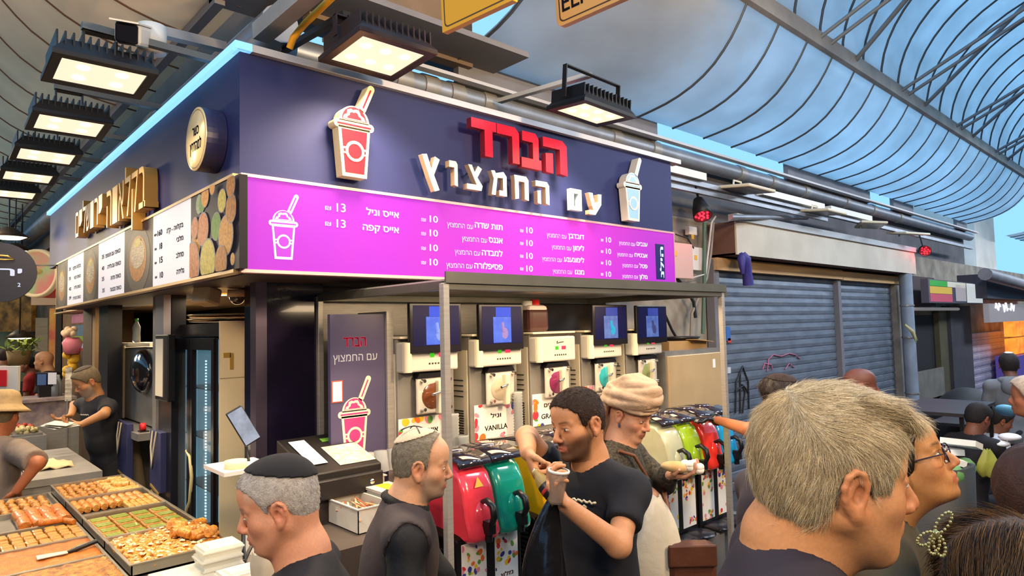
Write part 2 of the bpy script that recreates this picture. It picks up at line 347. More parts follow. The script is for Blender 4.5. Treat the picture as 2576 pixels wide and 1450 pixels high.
# ------------------------------------------------------------------ kiosk sign box
XL, YF = 1.204, 3.29; EX, EZ, EY = V(1, 0, 0), V(0, 0, 1), V(0, 1, 0)
def glow(name, col, e, **k): return M(name, col, .5, em=e, **k)
fas = thing('shop_fascia', 'navy boxed sign front of the corner kiosk with a blue light strip', 'sign front', (XL, YF, 2.25))
build('front_board', G().box((XL, YF, 2.74), (4.965, YF + .05, 3.37)), m_navy, fas)
build('side_board', G().box((XL, YF + .05, 2.74), (XL + .05, 9.2, 3.37)), m_navy, fas)
build('soffit', G().box((XL + .05, YF + .06, 2.245), (4.89, 4.2, 2.262)).box((XL + .05, 4.2, 2.245), (1.75, 8.6, 2.262)), M('soffit_board', '#3b2f33', .6), fas)
build('end_board', G().box((4.93, YF + .05, 2.25), (4.965, 4.02, 3.37)), m_navy, fas)
build('roof_board', G().box((XL + .05, YF + .05, 3.3), (4.93, 4.01, 3.34)).box((XL + .05, 4.01, 3.3), (1.68, 9.2, 3.34)), m_dark, fas)
build('top_trim', G().box((XL - .02, YF - .035, 3.362), (5.08, YF + .06, 3.40)), m_trimw, fas)
ls = build('light_strip', G().box((XL - .035, YF - .02, 3.362), (XL + .03, 9.2, 3.40)).box((XL - .035, YF - .037, 3.362), (XL + .05, YF, 3.40)), glow('led_blue', '#a8dcff', 1.5, emcol='#84c6ff'), fas); ls['label'] = 'glowing blue light strip'

# ------------------------------------------------------------------ drink icon (cup with dome lid and straw)
def rot2(p, a, c=(0, 0)): s, k = math.sin(a), math.cos(a); x, y = p[0] - c[0], p[1] - c[1]; return (c[0] + x * k - y * s, c[1] + x * s + y * k)
def arc(cx, cy, r, a0, a1, n, ry=None): return [(cx + r * math.cos(a0 + (a1 - a0) * k / n), cy + (ry or r) * math.sin(a0 + (a1 - a0) * k / n)) for k in range(n + 1)]
def rrect(x0, y0, x1, y1, r, n=4):
    return arc(x1 - r, y0 + r, r, -math.pi / 2, 0, n) + arc(x1 - r, y1 - r, r, 0, math.pi / 2, n) + arc(x0 + r, y1 - r, r, math.pi / 2, math.pi, n) + arc(x0 + r, y0 + r, r, math.pi, 1.5 * math.pi, n)
CLOUD = [(-.115, .70), (-.10, .735), (-.075, .745), (-.07, .785), (-.035, .80), (-.01, .79), (.005, .80), (.04, .80), (.055, .775), (.06, .755), (.095, .735), (.11, .70)]
STRAW = lambda w, y0, y1: [rot2(p, -.42, (.11, .84)) for p in rrect(.11 - w, y0, .11 + w, y1, w * .98)]
def cup_icon(o, ux, uy, h, depth, st=.0012):
    """returns (line geometry, fill geometry); o is the middle of the cup's bottom"""
    A, B = G(), G(); w = ux.cross(uy); sc = lambda q: [(x * h, y * h) for x, y in q]
    def put(g, poly, lv): g.prism(sc(poly), o + w * lv * st, ux, uy, depth + lv * st if lv == 0 else st * .9)
    put(A, STRAW(.046, .80, 1.19), 0); put(A, [(-.16, 0), (.16, 0), (.212, .60), (-.212, .60)], 0); put(A, rrect(-.265, .575, .265, .675, .048), 0); put(A, arc(0, .66, .20, 0, math.pi, 20), 0)
    put(B, STRAW(.011, .86, 1.13), 1); put(B, [(-.125, .045), (.125, .045), (.172, .565), (-.172, .565)], 1); put(B, rrect(-.225, .612, .225, .636, .011), 1); put(B, arc(0, .685, .163, 0, math.pi, 20), 1)
    put(A, [(x * 1.35, .69 + (y - .70) * 1.28) for x, y in CLOUD], 2); put(B, [(x * .86, .70 + (y - .70) * .82) for x, y in CLOUD], 3)
    put(A, [(-.165, .27), (.165, .27), (.172, .35), (-.172, .35)], 2); put(B, [(-.145, .293), (.145, .293), (.147, .327), (-.147, .327)], 3)
    put(A, arc(0, .31, .125, 0, 2 * math.pi, 28)[:-1], 4); put(B, arc(0, .31, .09, 0, 2 * math.pi, 24)[:-1], 5)
    return A, B
def cup_sign(name, label, o, h, depth, ca, cb):
    t = thing(name, label, 'sign', o); A, B = cup_icon(o, EX, EZ, h, depth); build('outline', A, ca, t, bevel=.004); build('inlay', B, cb, t); return t
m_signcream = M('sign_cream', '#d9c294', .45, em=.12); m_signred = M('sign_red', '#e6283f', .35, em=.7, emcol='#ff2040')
pb = P(895, 452, y=3.20); pt = P(940, 232, y=3.20)
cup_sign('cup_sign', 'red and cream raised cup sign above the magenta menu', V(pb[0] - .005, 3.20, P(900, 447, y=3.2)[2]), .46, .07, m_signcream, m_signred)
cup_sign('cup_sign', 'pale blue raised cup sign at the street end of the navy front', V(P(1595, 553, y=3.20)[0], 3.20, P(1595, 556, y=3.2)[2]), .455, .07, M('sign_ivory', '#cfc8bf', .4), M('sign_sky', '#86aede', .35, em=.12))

# ------------------------------------------------------------------ raised letters
GL = {
 'he': [[(0, 1), (.82, 1), (1, .86), (1, 0), (.7, .03), (.7, .73), (0, .73)], [(.1, .02), (.4, .0), (.4, .58), (.1, .55)]],
 'bet': [[(.05, 1), (.72, 1), (.88, .86), (.88, .27), (1, .27), (1, 0), (0, 0), (0, .27), (.58, .27), (.58, .73), (.05, .73)]],
 'resh': [[(0, 1), (.82, 1), (1, .86), (1, 0), (.68, 0), (.68, .73), (0, .73)]],
 'dalet': [[(0, 1), (1, 1), (1, .73), (.84, .73), (.84, 0), (.52, 0), (.52, .73), (0, .73)]],
 'tsadif': [[(0, .97), (.27, 1), (.53, .60), (.72, .97), (1, .90), (.66, .44), (.96, .04), (.68, -.02), (.40, .36)]],
 'vav': [[(0, 1), (.8, 1), (1, .88), (1, 0), (.6, .04), (.6, .74), (0, .74)]],
 'tsadi': [[(.1, 1), (.34, 1), (.5, .72), (.72, 1), (.98, .9), (.68, .52), (1, .2), (.92, 0), (0, 0), (0, .22), (.62, .22)]],
 'mem': [[(0, .98), (.22, 1), (.3, .9), (.8, 1), (1, .82), (1, .0), (.5, 0), (.5, .22), (.76, .22), (.76, .74), (.4, .72), (.26, 0), (0, 0), (.16, .66)]],
 'het': [[(0, 1), (.84, 1), (1, .86), (1, 0), (.72, .04), (.72, .76), (.3, .76), (.3, .04), (.04, .0), (.04, .76)]],
 'he2': [[(0, 1), (.84, 1), (1, .84), (1, 0), (.74, .05), (.74, .77), (0, .77)], [(.12, .03), (.36, .0), (.36, .6), (.12, .56)]],
 'ayin': [[(.05, 1), (.34, 1), (.46, .55), (.74, .62), (.72, .98), (1, 1), (.96, .5), (.5, 0), (.05, 0), (.05, .2), (.38, .22), (.26, .4)]],
}
def letters(t, spec, y, mats, depth):
    for nm, (u0, v0, u1, v1) in spec:
        pa = P(u0, v1, y=y); pb_ = P(u1, v0, y=y); mid = (u0 + u1) / 2; w = pb_[0] - pa[0]; z0 = P(mid, v1, y=y)[2]; hh = P(mid, v0, y=y)[2] - z0
        g = G()
        if nm == 'memf':
            o = [(0, 0), (w, 0), (w, hh), (0, hh)]; i = [(w * .3, hh * .2), (w * .7, hh * .2), (w * .7, hh * .78), (w * .3, hh * .78)]; g.ring(o, i, V(pa[0], y, z0), EX, EZ, depth)
        else:
            for poly in GL[nm]: g.prism([(a * w, b * hh) for a, b in poly], V(pa[0], y, z0), EX, EZ, depth, 0, 1)
        l_ = build('letter', g, mats, t, bevel=.003); build('standoff_pin', G().tube([(pa[0] + w * .75, y + depth - .005, z0 + hh * .85), (pa[0] + w * .75, YF + .005, z0 + hh * .85)], .006, 6), m_steel2, l_)
t = thing('raised_lettering', 'big red raised Hebrew letters over the white word line', 'lettering', P(1190, 390, y=3.17))
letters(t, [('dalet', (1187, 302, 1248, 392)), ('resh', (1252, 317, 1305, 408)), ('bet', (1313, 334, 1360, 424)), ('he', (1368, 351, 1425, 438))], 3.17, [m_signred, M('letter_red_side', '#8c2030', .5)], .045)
t = thing('raised_lettering', 'white raised Hebrew letters spaced wide below the red word', 'lettering', P(1070, 470, y=3.19))
mw_ = [M('letter_white', '#b9c8c4', .4, em=.05), M('letter_side', '#a98f78', .5)]
letters(t, [('tsadif', (1063, 389, 1106, 479)), ('vav', (1131, 405, 1151, 468)), ('tsadi', (1175, 416, 1213, 478)), ('mem', (1237, 431, 1274, 492)), ('het', (1295, 443, 1329, 503)), ('he2', (1349, 457, 1381, 514)), ('memf', (1437, 476, 1463, 530)), ('ayin', (1481, 487, 1513, 541))], 3.19, mw_, .04)

# ------------------------------------------------------------------ magenta price board on the front
def txt_px(g, s, u, v, hpx, y, align='R', uL=None, bold=0.0, mi=0):
    """write s with one end at pixel column u, base line at row v, on the board at depth y"""
    p = P(u, v, y=y); h = P(u, v - hpx, y=y)[2] - p[2]; width = abs(P(uL, v, y=y)[0] - p[0]) if uL is not None else None
    put_text(g, s, p, EX, EZ, h, align, mi, bold, width)
YM = 3.262
mb = thing('menu_board', 'glowing magenta price board with a white cup icon above the drink machines', 'menu board', (XL, YM, 2.25))
m_mag = M('menu_magenta', '#c834f0', .5, n=1.0, ns=.7, col2='#f242d6', em=.64)
build('light_panel', G().box((XL, YM, 2.262), (4.925, YM + .06, 2.722)), m_mag, mb)
build('frame', G().box((XL - .005, YM - .008, 2.245), (4.93, YF + .03, 2.262)).box((XL - .005, YM - .008, 2.722), (4.93, YF, 2.738)).box((4.925, YM - .004, 2.25), (4.935, YF + .03, 2.735)), M('menu_frame', '#c79b9a', .4, .3), mb)
gw = G(); YT = YM - .002
A, B = cup_icon(V(P(714, 655, y=YT)[0], YM - .001, P(714, 653, y=YM)[2]), EX, EZ, .295, .0005, .0005)
build('cup_print', A, glow('print_white', '#f2f0ff', .95), mb); build('cup_print_inside', B, M('menu_magenta_print', '#c93be2', .4, em=.8), mb)
for (u0, u1, rows) in (((847, 870), (818, 833), ((534.5, 21, 549, 922), (574, 20, 587, 913))),):
    for i, (vb, hp, vt, ul) in enumerate(rows):
        txt_px(gw, '13', u0[1] if False else 870, vb, hp, YT, 'R', 847, .02); txt_px(gw, '₪', 833, vb - 5, 12.5, YT, 'R', 818, .01)
        txt_px(gw, ('אייס וניל', 'אייס קפה')[i], 1004, vt, 16, YT, 'R', ul, .035)
ROWS = (
 (1102, 1081.5, 1071.5, 1060, 16.5, ((561, 579.8, 1195, 1190.7, 1125, 'תות שדה'), (595.8, 613, 1230, 1225.7, 1162, 'אננס'), (632.7, 646, 1212.7, 1208, 1144, 'למבדה'), (668.6, 679, 1193.8, 1189, 1123, 'פסיפלורה')), 1264.7, 14.5),
 (1340.7, 1324.6, 1316.8, 1308.5, 15, ((588, 603, 1430.4, 1425.6, 1376, 'דובדבן'), (620, 631.9, 1441.5, 1437.5, 1388, 'לימון'), (652, 661.9, 1419, 1414, 1364, 'לימונענע'), (684, 691.5, 1447, 1439.8, 1390.6, 'מנגו')), 1469.9, 12.5),
 (1538, 1525, 1518, 1512, 13, ((611, 621, 1602, 1598, 1557.6, 'ענבים'), (639.7, 649, 1597, 1592.4, 1553, 'אבטיח'), (668.5, 675.6, 1609, 1605.4, 1565.7, 'פטל'), (697, 702.4, 1609, 1605.4, 1565.7, 'מלון')), 1629, 10.5))
for (ur, ul, sr, sl, hp, rows, tr_, th) in ROWS:
    for (vb, vt, bl, rr, rl, s) in rows:
        txt_px(gw, '10', ur, vb, hp, YT, 'R', ul, .02); txt_px(gw, '₪', sr, vb - 3, hp * .62, YT, 'R', sl, .01)
        txt_px(gw, s, tr_, vt, th, YT, 'R', bl, .035); txt_px(gw, 'עם החמצוץ', rr, vt - (tr_ - rr) * .035, th * .86, YT, 'R', rl, .008)
build('price_lettering', gw, glow('print_white', '#f2f0ff', .95), mb)
pa, pb_ = P(1651.6, 703, y=YT), P(1670.5, 616, y=YT)
build('badge', G().box((pa[0], YM - .002, pa[2]), (pb_[0], YM, pb_[2])), M('badge_navy', '#2b2f7a', .4, em=.5), mb)
g = G(); put_text(g, 'הילנ', V(pb_[0] - .018, YM - .003, pa[2] + .02), EZ, -EX, .05, 'L', 0, .04, pb_[2] - pa[2] - .04); build('badge_lettering', g, glow('badge_white', '#dff0ff', .9), mb)

# ------------------------------------------------------------------ price board round the corner
XM = 1.176; NY = V(0, -1, 0)
def yx(u, v=640): return P(u, v, x=XM)[1]
sb = thing('menu_board', 'side price board of white price panels between food pictures', 'menu board', (XM, YF, 2.25))
e = [yx(602, 600), yx(480, 610), yx(385, 640), yx(313, 660), yx(248, 670), yx(210, 690), yx(170, 710), yx(143, 720)]
z0, z1 = 2.262, 2.722
build('frame', G().box((XM - .006, YF - .01, 2.245), (XM + .05, e[-1] + .02, 2.262)).box((XM - .006, YF, 2.722), (XM + .05, e[-1] + .02, 2.738)).box((XM - .004, e[-1], 2.245), (XM + .05, e[-1] + .02, 2.738)), M('brass_frame', '#a98d62', .4, .5), sb)
m_wlit = M('lit_white_panel', '#f3ecf2', .5, em=.66); m_ink = M('ink', '#191528', .8)
m_pdark = M('photo_dark', '#2c2430', .5, em=.3); m_tray_r = M('photo_rim', '#8f8f98', .5, em=.35)
def pan(i, m): return build('price_panel' if m is m_wlit else 'food_picture', G().box((XM, e[i], z0), (XM + .04, e[i + 1], z1)), m, sb)
food = [M('photo_%d' % k, c, .5, n=1, ns=s_, col2=c2, em=.42) for k, (c, c2, s_) in enumerate((('#e0a04a', '#8a5420', 60), ('#c98434', '#6b3a18', 50), ('#6f9a3c', '#37581c', 40), ('#d9c25a', '#7d7a2a', 60), ('#d98a5c', '#7a4020', 70), ('#9fb08a', '#5c7a50', 40)))]
for i, m in ((0, m_pdark), (1, m_wlit), (2, m_pdark), (3, m_wlit), (4, m_pdark), (5, m_wlit), (6, m_pdark)):
    pn = pan(i, m)
    if i == 0:
        L0 = e[1] - e[0]
        trays = [(.12, .40, .13, 0), (.2, .87, .09, 5), (.27, .86, .08, 2), (.34, .93, .1, 0), (.30, .55, .15, 4), (.12, .6, .1, 4), (.06, .15, .22, 4), (.42, .15, .2, 3), (.60, .52, .12, 2), (.72, .78, .1, 3), (.8, .38, .17, 0), (.9, .65, .12, 1), (.9, .9, .1, 1), (.72, .1, .14, 1), (.55, .98, .07, 0), (.95, .1, .05, 0)]
        for k, (a, b, r, m_) in enumerate(trays):
            # position along the board from its far end, height up; clipped to the panel
            cy, cz = e[1] - a * L0, z0 + b * (z1 - z0); r *= .62
            cl = lambda q, rr: [(min(max(cy - x * rr, e[0] + .004), e[1] - .004), min(max(cz + y * rr, z0 + .003), z1 - .003)) for x, y in q]
            cir = arc(0, 0, 1, 0, 2 * math.pi, 26)[:-1]
            for lv, (rr, mm) in enumerate(((r, m_tray_r), (r * .93, food[m_]))):
                q = cl(cir, rr); g = G(); xx = XM - .0006 * (k * 2 + lv + 1); g.add([(xx, a_, b_) for a_, b_ in q], [tuple(range(len(q)))]); build('pictured_tray', g, mm, pn)
    elif i in (2, 4, 6):
        cy, cz = (e[i] + e[i + 1]) / 2, (z0 + z1) / 2; hw = (e[i + 1] - e[i]) * .42
        for lv, (rx, rz, dz, mm) in enumerate(((1, .23, -.02, M('photo_plate', '#5b4f45', .5, n=.8, ns=50, em=.4)), (.72, .16, -.01, food[1]), (.6, .10, .02, M('photo_cream', '#d9c2a0', .5, n=1, ns=30, col2='#3a2a20', em=.4, stretch=(1, .4, 5))), (.3, .03, .10, food[3]))):
            q = [(cy + x * hw * rx, cz + dz + y * rz) for x, y in arc(0, 0, 1, 0, 2 * math.pi, 22)[:-1]]; g = G(); g.add([(XM - .001 * (lv + 1), a_, b_) for a_, b_ in q], [tuple(range(22))]); build('pictured_dish', g, mm, pn)
def txt_side(g, s, u, v, hpx, uL, bold=0.0):
    p = P(u, v, x=XM - .002); h = P(u, v - hpx, x=XM)[2] - p[2]; wd = abs(P(uL, v, x=XM)[1] - p[1]); put_text(g, s, p, NY, EZ, h * 1.05, 'R', 0, .04, wd)
g = G()
for s, u, v, hp, ul in (('בקלווה - ק"ג', 461, 570, 11, 420), ('מלבי', 461, 603, 11, 445), ('סחלב', 462, 644, 12, 444), ('גלידה', 463, 686, 12, 445), ('160', 408, 590, 13, 397), ('18', 408, 625, 14, 402), ('15', 409, 660, 14, 402), ('10', 410, 698, 14, 403),
    ('₪', 394, 593, 6, 389), ('₪', 394, 629, 6, 390), ('₪', 394, 664, 6, 390), ('₪', 395, 700, 6, 391), ('כנאפה עם תוספת', 303, 634, 10, 266), ('כנאפה עם גלידה', 304, 665, 10, 271), ('כנאפה פרווה', 304, 697, 10, 279), ('כנאפה מבצעת', 305, 727, 10, 278),
    ('35', 262, 650, 9, 257), ('40', 262, 679, 9, 257), ('35', 262, 706, 9, 257), ('35', 263, 735, 9, 258), ('בקלווה מיקס', 203, 671, 8, 184), ('כנאפה דובאי', 203, 697, 8, 187), ('כנאפה גלידה', 203, 723, 8, 187), ('כנאפה מהודרת', 203, 750, 8, 184),
    ('35', 178, 680, 7, 174), ('35', 178, 704, 7, 174), ('42', 179, 730, 7, 174), ('39', 179, 753, 7, 174)): txt_side(g, s, u, v, hp, ul, .02)
build('price_lettering', g, m_ink, sb)

# ------------------------------------------------------------------ gold and white letters and the round sign on the side
def text3d(g, s, o, ux, uy, h, width, depth, bold=0.0, mi=0, si=1):
    v, f = text_mesh(s); 
    k = h / 0.7; kx = width / v[:, 0].max(); w = ux.cross(uy); pts = [Vector(o) + ux * (a[0] * kx) + uy * (a[1] * k) for a in v]
    g.add(pts, f, mi); cnt = {}
    for q in f:
        for i in range(len(q)):
            e_ = (q[i], q[(i + 1) % len(q)])
            if (e_[1], e_[0]) in cnt: del cnt[(e_[1], e_[0])]
            else: cnt[e_] = 1
    for (a, b) in cnt: g.add([pts[a], pts[b], pts[b] - w * depth, pts[a] - w * depth], [(0, 3, 2, 1)], si)
m_gold = M('gold_letter', '#caa055', .35, .5, em=.08); m_goldside = M('gold_side', '#b98a45', .4, .5)
def side_word(label, word, px, mats, depth=.09):
    t = thing('raised_lettering', label, 'lettering', P(px[0], px[3], x=XL - depth)); n = len(word)
    a, b = P(px[0], px[3], x=XL - depth), P(px[2], px[3], x=XL - depth); zt = P((px[0] + px[2]) / 2, px[1], x=XL - depth)[2]; zb = P((px[0] + px[2]) / 2, px[3], x=XL - depth)[2]
    step = (a[1] - b[1]) / n
    for k, ch in enumerate(reversed(word)):
        g = G(); o = V(XL - depth, a[1] - step * k, zb); text3d(g, ch, o, NY, EZ, (zt - zb) * (1.0 if ch != 'ל' else 1.0), step * .82, depth - .01); build('letter', g, mats, t)
side_word('gold raised Hebrew letters on the navy side board', 'בקלאוה', (268, 430, 368, 545), [m_gold, m_goldside])
side_word('cream raised Hebrew letters beyond the gold ones on the side board', 'ירושלים', (190, 500, 258, 578), [M('cream_letter', '#efe2c4', .4, em=.65), m_goldside])
t = thing('round_sign', 'round cream drum sign with dark Hebrew words near the kiosk corner', 'sign', (1.03, 3.9, 2.9))
c = P(494, 350, x=1.10); rr = .168
build('drum', G().lathe([(0.0, 0), (rr, 0), (rr, -.10), (0.0, -.10)], c, 40, axis=(-1, 0, 0), smooth=False), M('drum_side', '#2e2b4c', .4), t)
build('face', G().lathe([(0.0, .003), (rr * .985, .003), (rr * .99, 0)], c, 40, axis=(-1, 0, 0)), M('drum_face', '#e9cf9c', .3, .25, em=.1), t)
g = G(); g.lathe([(rr * .90, .0045), (rr * .915, .0045)], c, 40, axis=(-1, 0, 0))
put_text(g, 'כשר', c + V(-.005, -.0, .022), NY, EZ, .05, 'C', 0, .03, .10); put_text(g, 'למהדרין', c + V(-.005, 0, -.06), NY, EZ, .055, 'C', 0, .03, .18); build('lettering', g, m_ink, t)
# ------------------------------------------------------------------ floodlights
m_flood = M('flood_black', '#1c1a1b', .5, .3); m_bronze = M('flood_bronze', '#3a2a26', .5, .4)
m_lens = M('flood_lens', '#ffe2a6', .3, em=1.1, emcol='#ffeccb'); m_chip = M('flood_chip', '#fff6dc', .3, em=4, emcol='#fffaf0')
def floodlight(label, loc, w, d, mat_, nchip, power, tilt=(0, 0), brk=.30, aim=None, group=None, yw=None):
    """square lamp looking down: housing with fins, bezel, lens, chips, yoke"""
    t = thing('floodlight', label, 'floodlight', (0, 0, 0), group); h = w / 2; k = d / 2; T = .10
    g = G(); q = [(-h, -k), (h, -k), (h, k), (-h, k)]; s = [(-h * .72, -k * .72), (h * .72, -k * .72), (h * .72, k * .72), (-h * .72, k * .72)]
    g.add([(x, y, 0.02) for x, y in q] + [(x, y, T) for x, y in s], [(4, 5, 6, 7), (0, 1, 5, 4), (1, 2, 6, 5), (2, 3, 7, 6), (3, 0, 4, 7), (3, 2, 1, 0)])
    for i in range(13):
        x = -h * .9 + i * w * .9 / 12; g.box((x - .004, -k * .86, .03), (x + .004, k * .86, T + .025))
    build('housing', g, mat_, t)
    build('bezel', G().ring(q, [(x * .80, y * .76) for x, y in q], V(0, 0, -.004), EX, V(0, -1, 0), .028), mat_, t, bevel=.004)
    ln = build('lens', G().box((-h * .80, -k * .76, .004), (h * .80, k * .76, .016)), m_lens, t); ln['label'] = 'glowing warm lens'
    nx, ny = nchip
    for i in range(nx):
        for j in range(ny):
            cx, cy = (-1 + (2 * i + 1) / nx) * h * .74, (-1 + (2 * j + 1) / ny) * k * .70; build('diode', G().lathe([(0, .001), (.028, .001), (.03, .004)], (cx, cy, 0), 12), m_chip, ln)
    yw = yw or h + .012; g = G(); g.beam((-yw, 0, .05), (-yw, 0, brk), .035, .008, up=(1, 0, 0)).beam((yw, 0, .05), (yw, 0, brk), .035, .008, up=(1, 0, 0)).beam((-yw - .004, 0, brk), (yw + .004, 0, brk), .035, .008); build('yoke', g, mat_, t)
    t.location = loc; t.rotation_euler = (tilt[0], tilt[1], 0)
    if power:
        n = Matrix.Rotation(tilt[1], 3, 'Y') @ Matrix.Rotation(tilt[0], 3, 'X') @ Vector((0, 0, -1)); L = Vector(loc) + n * .03
        lo = area_light('floodlight_beam', L, L + n, power, w * .7, d * .65, (1.0, .78, .50), 125)
    return t
floodlight('big square bronze floodlight lit over the magenta menu end of the sign', (1.80, 2.96, 3.38), .46, .44, m_bronze, (3, 2), 46, (-.04, 0), .16)
floodlight('black floodlight hanging over the red Hebrew letters of the sign', (3.36, 2.83, 3.36), .52, .34, m_flood, (3, 2), 46, (.07, .03), .26)
ll = ['nearest lit floodlight of the lane row, beside the white camera', 'second lit floodlight of the lane row, just beyond the one by the camera', 'third lit floodlight in the lane row', 'fourth lit floodlight in the lane row', 'fifth lit floodlight in the lane row, at the frame edge']
for k, (u, v, tt, w) in enumerate(((252, 195, 3.25, .44), (174, 318, 4.15, .42), (116, 395, 5.0, .42), (70, 447, 5.9, .42), (35, 490, 6.8, .42))):
    p = P(u, v, t=tt); floodlight(ll[k], p, w, .36, m_flood, (2, 2), 20 if k < 3 else 16, (-.08, .0), .22, yw=.07, group='floodlights over the lane')
    rail = G().beam(p + V(-.08, 0, .24), V(1.74, p[1] + .05, p[2] + .235), .04, .035); tag(build('bracket_arm', rail, M('arm_grey', '#5f6262', .5, .3), loc=p + V(0, 0, .23)), 'steel arm holding the %s lane floodlight' % ('first', 'second', 'third', 'fourth', 'fifth')[k], 'bracket', 'arms of the lane floodlights')
tag(build('bracket_arm', G().beam((1.62, 2.96, 3.56), (1.62, 3.7, 3.62), .04, .03).beam((1.62, 2.96, 3.54), (1.9, 2.96, 3.54), .04, .02), m_flood, loc=(1.62, 3.3, 3.58)), 'dark bracket bar above the big bronze floodlight', 'bracket')
tag(build('bracket_arm', G().beam((3.36, 2.83, 3.63), (3.36, 3.75, 3.70), .05, .03), m_white, loc=(3.36, 3.3, 3.66)), 'pale bracket bar behind the floodlight over the red letters', 'bracket')
# security camera on its arm
c = P(318, 84, t=3.2); t = thing('security_camera', 'white bullet security camera with dark face above the lane floodlight', 'camera', c); ax = (P(352, 92, t=3.45) - c).normalized()
Rm = V(0, -1, 0).rotation_difference(-ax).to_matrix()
build('body', G().obox(c + ax * .14, (.115, .26, .105), Rm), m_white, t, bevel=.02)
build('face', G().obox(c + ax * .005, (.10, .02, .09), Rm), M('camera_face', '#151318', .15), t, bevel=.015)
build('hood', G().obox(c + ax * .10 + V(0, 0, .058), (.125, .30, .008), Rm), m_white, t)
build('junction_box', G().lathe([(0, -.08), (.07, -.08), (.072, .06), (0, .06)], P(382, 95, t=3.5), 20), m_white, t)
tag(build('camera_arm', G().beam(P(395, 78, t=3.55), P(560, 118, t=4.0), .07, .05), m_trimw, loc=P(395, 78, t=3.55)), 'white metal arm carrying the security camera', 'bracket')

# ------------------------------------------------------------------ steel canopy over the drink counter
cx0, cx1, cy0, cy1, cz = 1.90, 4.44, 2.55, 3.85, 2.165
t = thing('steel_canopy', 'stainless steel canopy frame on thin posts in front of the drink machines', 'canopy', (cx0, cy0, 0))
build('roof_sheet', G().box((cx0, cy0, cz + .012), (cx1, cy1, cz + .02)), m_steel, t)
for (a, b) in (((cx0, cy0), (cx1 + .06, cy0)), ((cx0, cy1), (cx1, cy1)), ((cx0, cy0), (cx0, cy1)), ((cx1, cy0), (cx1, cy1))): build('rail', G().beam((*a, cz - .01), (*b, cz - .01), .035, .045), M('canopy_steel', '#77756c', .35, .6, n=.3, ns=5), t, bevel=.003)
build('front_edge', G().box((cx0 - .01, cy0 - .03, cz), (cx1 + .03, cy0 - .018, cz + .055)), M('canopy_steel'), t)
for a in ((cx0, cy0), (cx1, cy0), (cx0, cy1)): build('post', G().box((a[0] - .018, a[1] - .018, 0), (a[0] + .018, a[1] + .018, cz)), m_steel, t, bevel=.003)

# ------------------------------------------------------------------ frozen drink machines
MW, MD, CZ = .42, .70, .95
m_mwhite = M('machine_white', '#cdc3ae', .45); m_hdr = M('machine_header', '#b4b1aa', .5); m_slot = M('slot_dark', '#2a2622', .7); m_chrome = M('chrome', '#d6d4d0', .12, 1.0)
m_clear = M('clear_plastic', '#ffffff', .08, tr=.95, ior=1.2)
card_bg = M('card_white', '#f2efe8', .5); fruitm = [M('fruit_' + n_, c, .6) for n_, c in (('orange', '#f0742c'), ('red', '#d8323e'), ('yellow', '#f0c02e'), ('green', '#5e9a3a'), ('blue', '#3a3f8c'), ('pink', '#e889a0'))]
def fruit_card(parent, o, ux, uy, w, h, rows, seed, inner=None, nm='label_card', gold=None):
    """white card with printed fruit round a blank middle and two lines of writing"""
    rr = random.Random(seed); n = ux.cross(uy); c = build(nm, G().prism([(0, 0), (w, 0), (w, h), (0, h)], o, ux, uy, .003), card_bg, parent)
    ix0, iy0, ix1, iy1 = inner or (.16, .14, .84, .80); gs = [G() for _ in fruitm]
    for k in range(46):
        x, y = rr.random(), rr.random()
        if ix0 - .04 < x < ix1 + .04 and iy0 - .05 < y < iy1 + .05: continue
        r = rr.uniform(.35, .7) * .06 * (w + h) / 2 * (3.0 if seed < 60 else 1.7); a = rr.uniform(0, 3); i = rr.randrange(6); e = rr.uniform(.5, 1)
        q = [(min(max(x * w + r * math.cos(b) * math.cos(a) - r * e * math.sin(b) * math.sin(a), 0), w), min(max(y * h + r * math.cos(b) * math.sin(a) + r * e * math.sin(b) * math.cos(a), 0), h)) for b in [2 * math.pi * j / 10 for j in range(10)]]
        gs[i].add([o + ux * a_ + uy * b_ + n * (.0006 + .0003 * k * .1) for a_, b_ in q], [tuple(range(10))])
    allg = G()
    for i, g_ in enumerate(gs):
        if g_.v: allg.add(g_.v, g_.f, i)
    build('fruit_print', allg, fruitm, c)
    g = G()
    for s, fy, hh, wd in rows: put_text(g, s, o + ux * (w * .5) + uy * (h * fy) + n * .0014, ux, uy, hh, 'C', 0, .02, wd)
    if g.v: build('lettering', g, M('card_ink', '#262320', .6) if not gold else M('card_ink_gold', '#a8552a', .6), c)
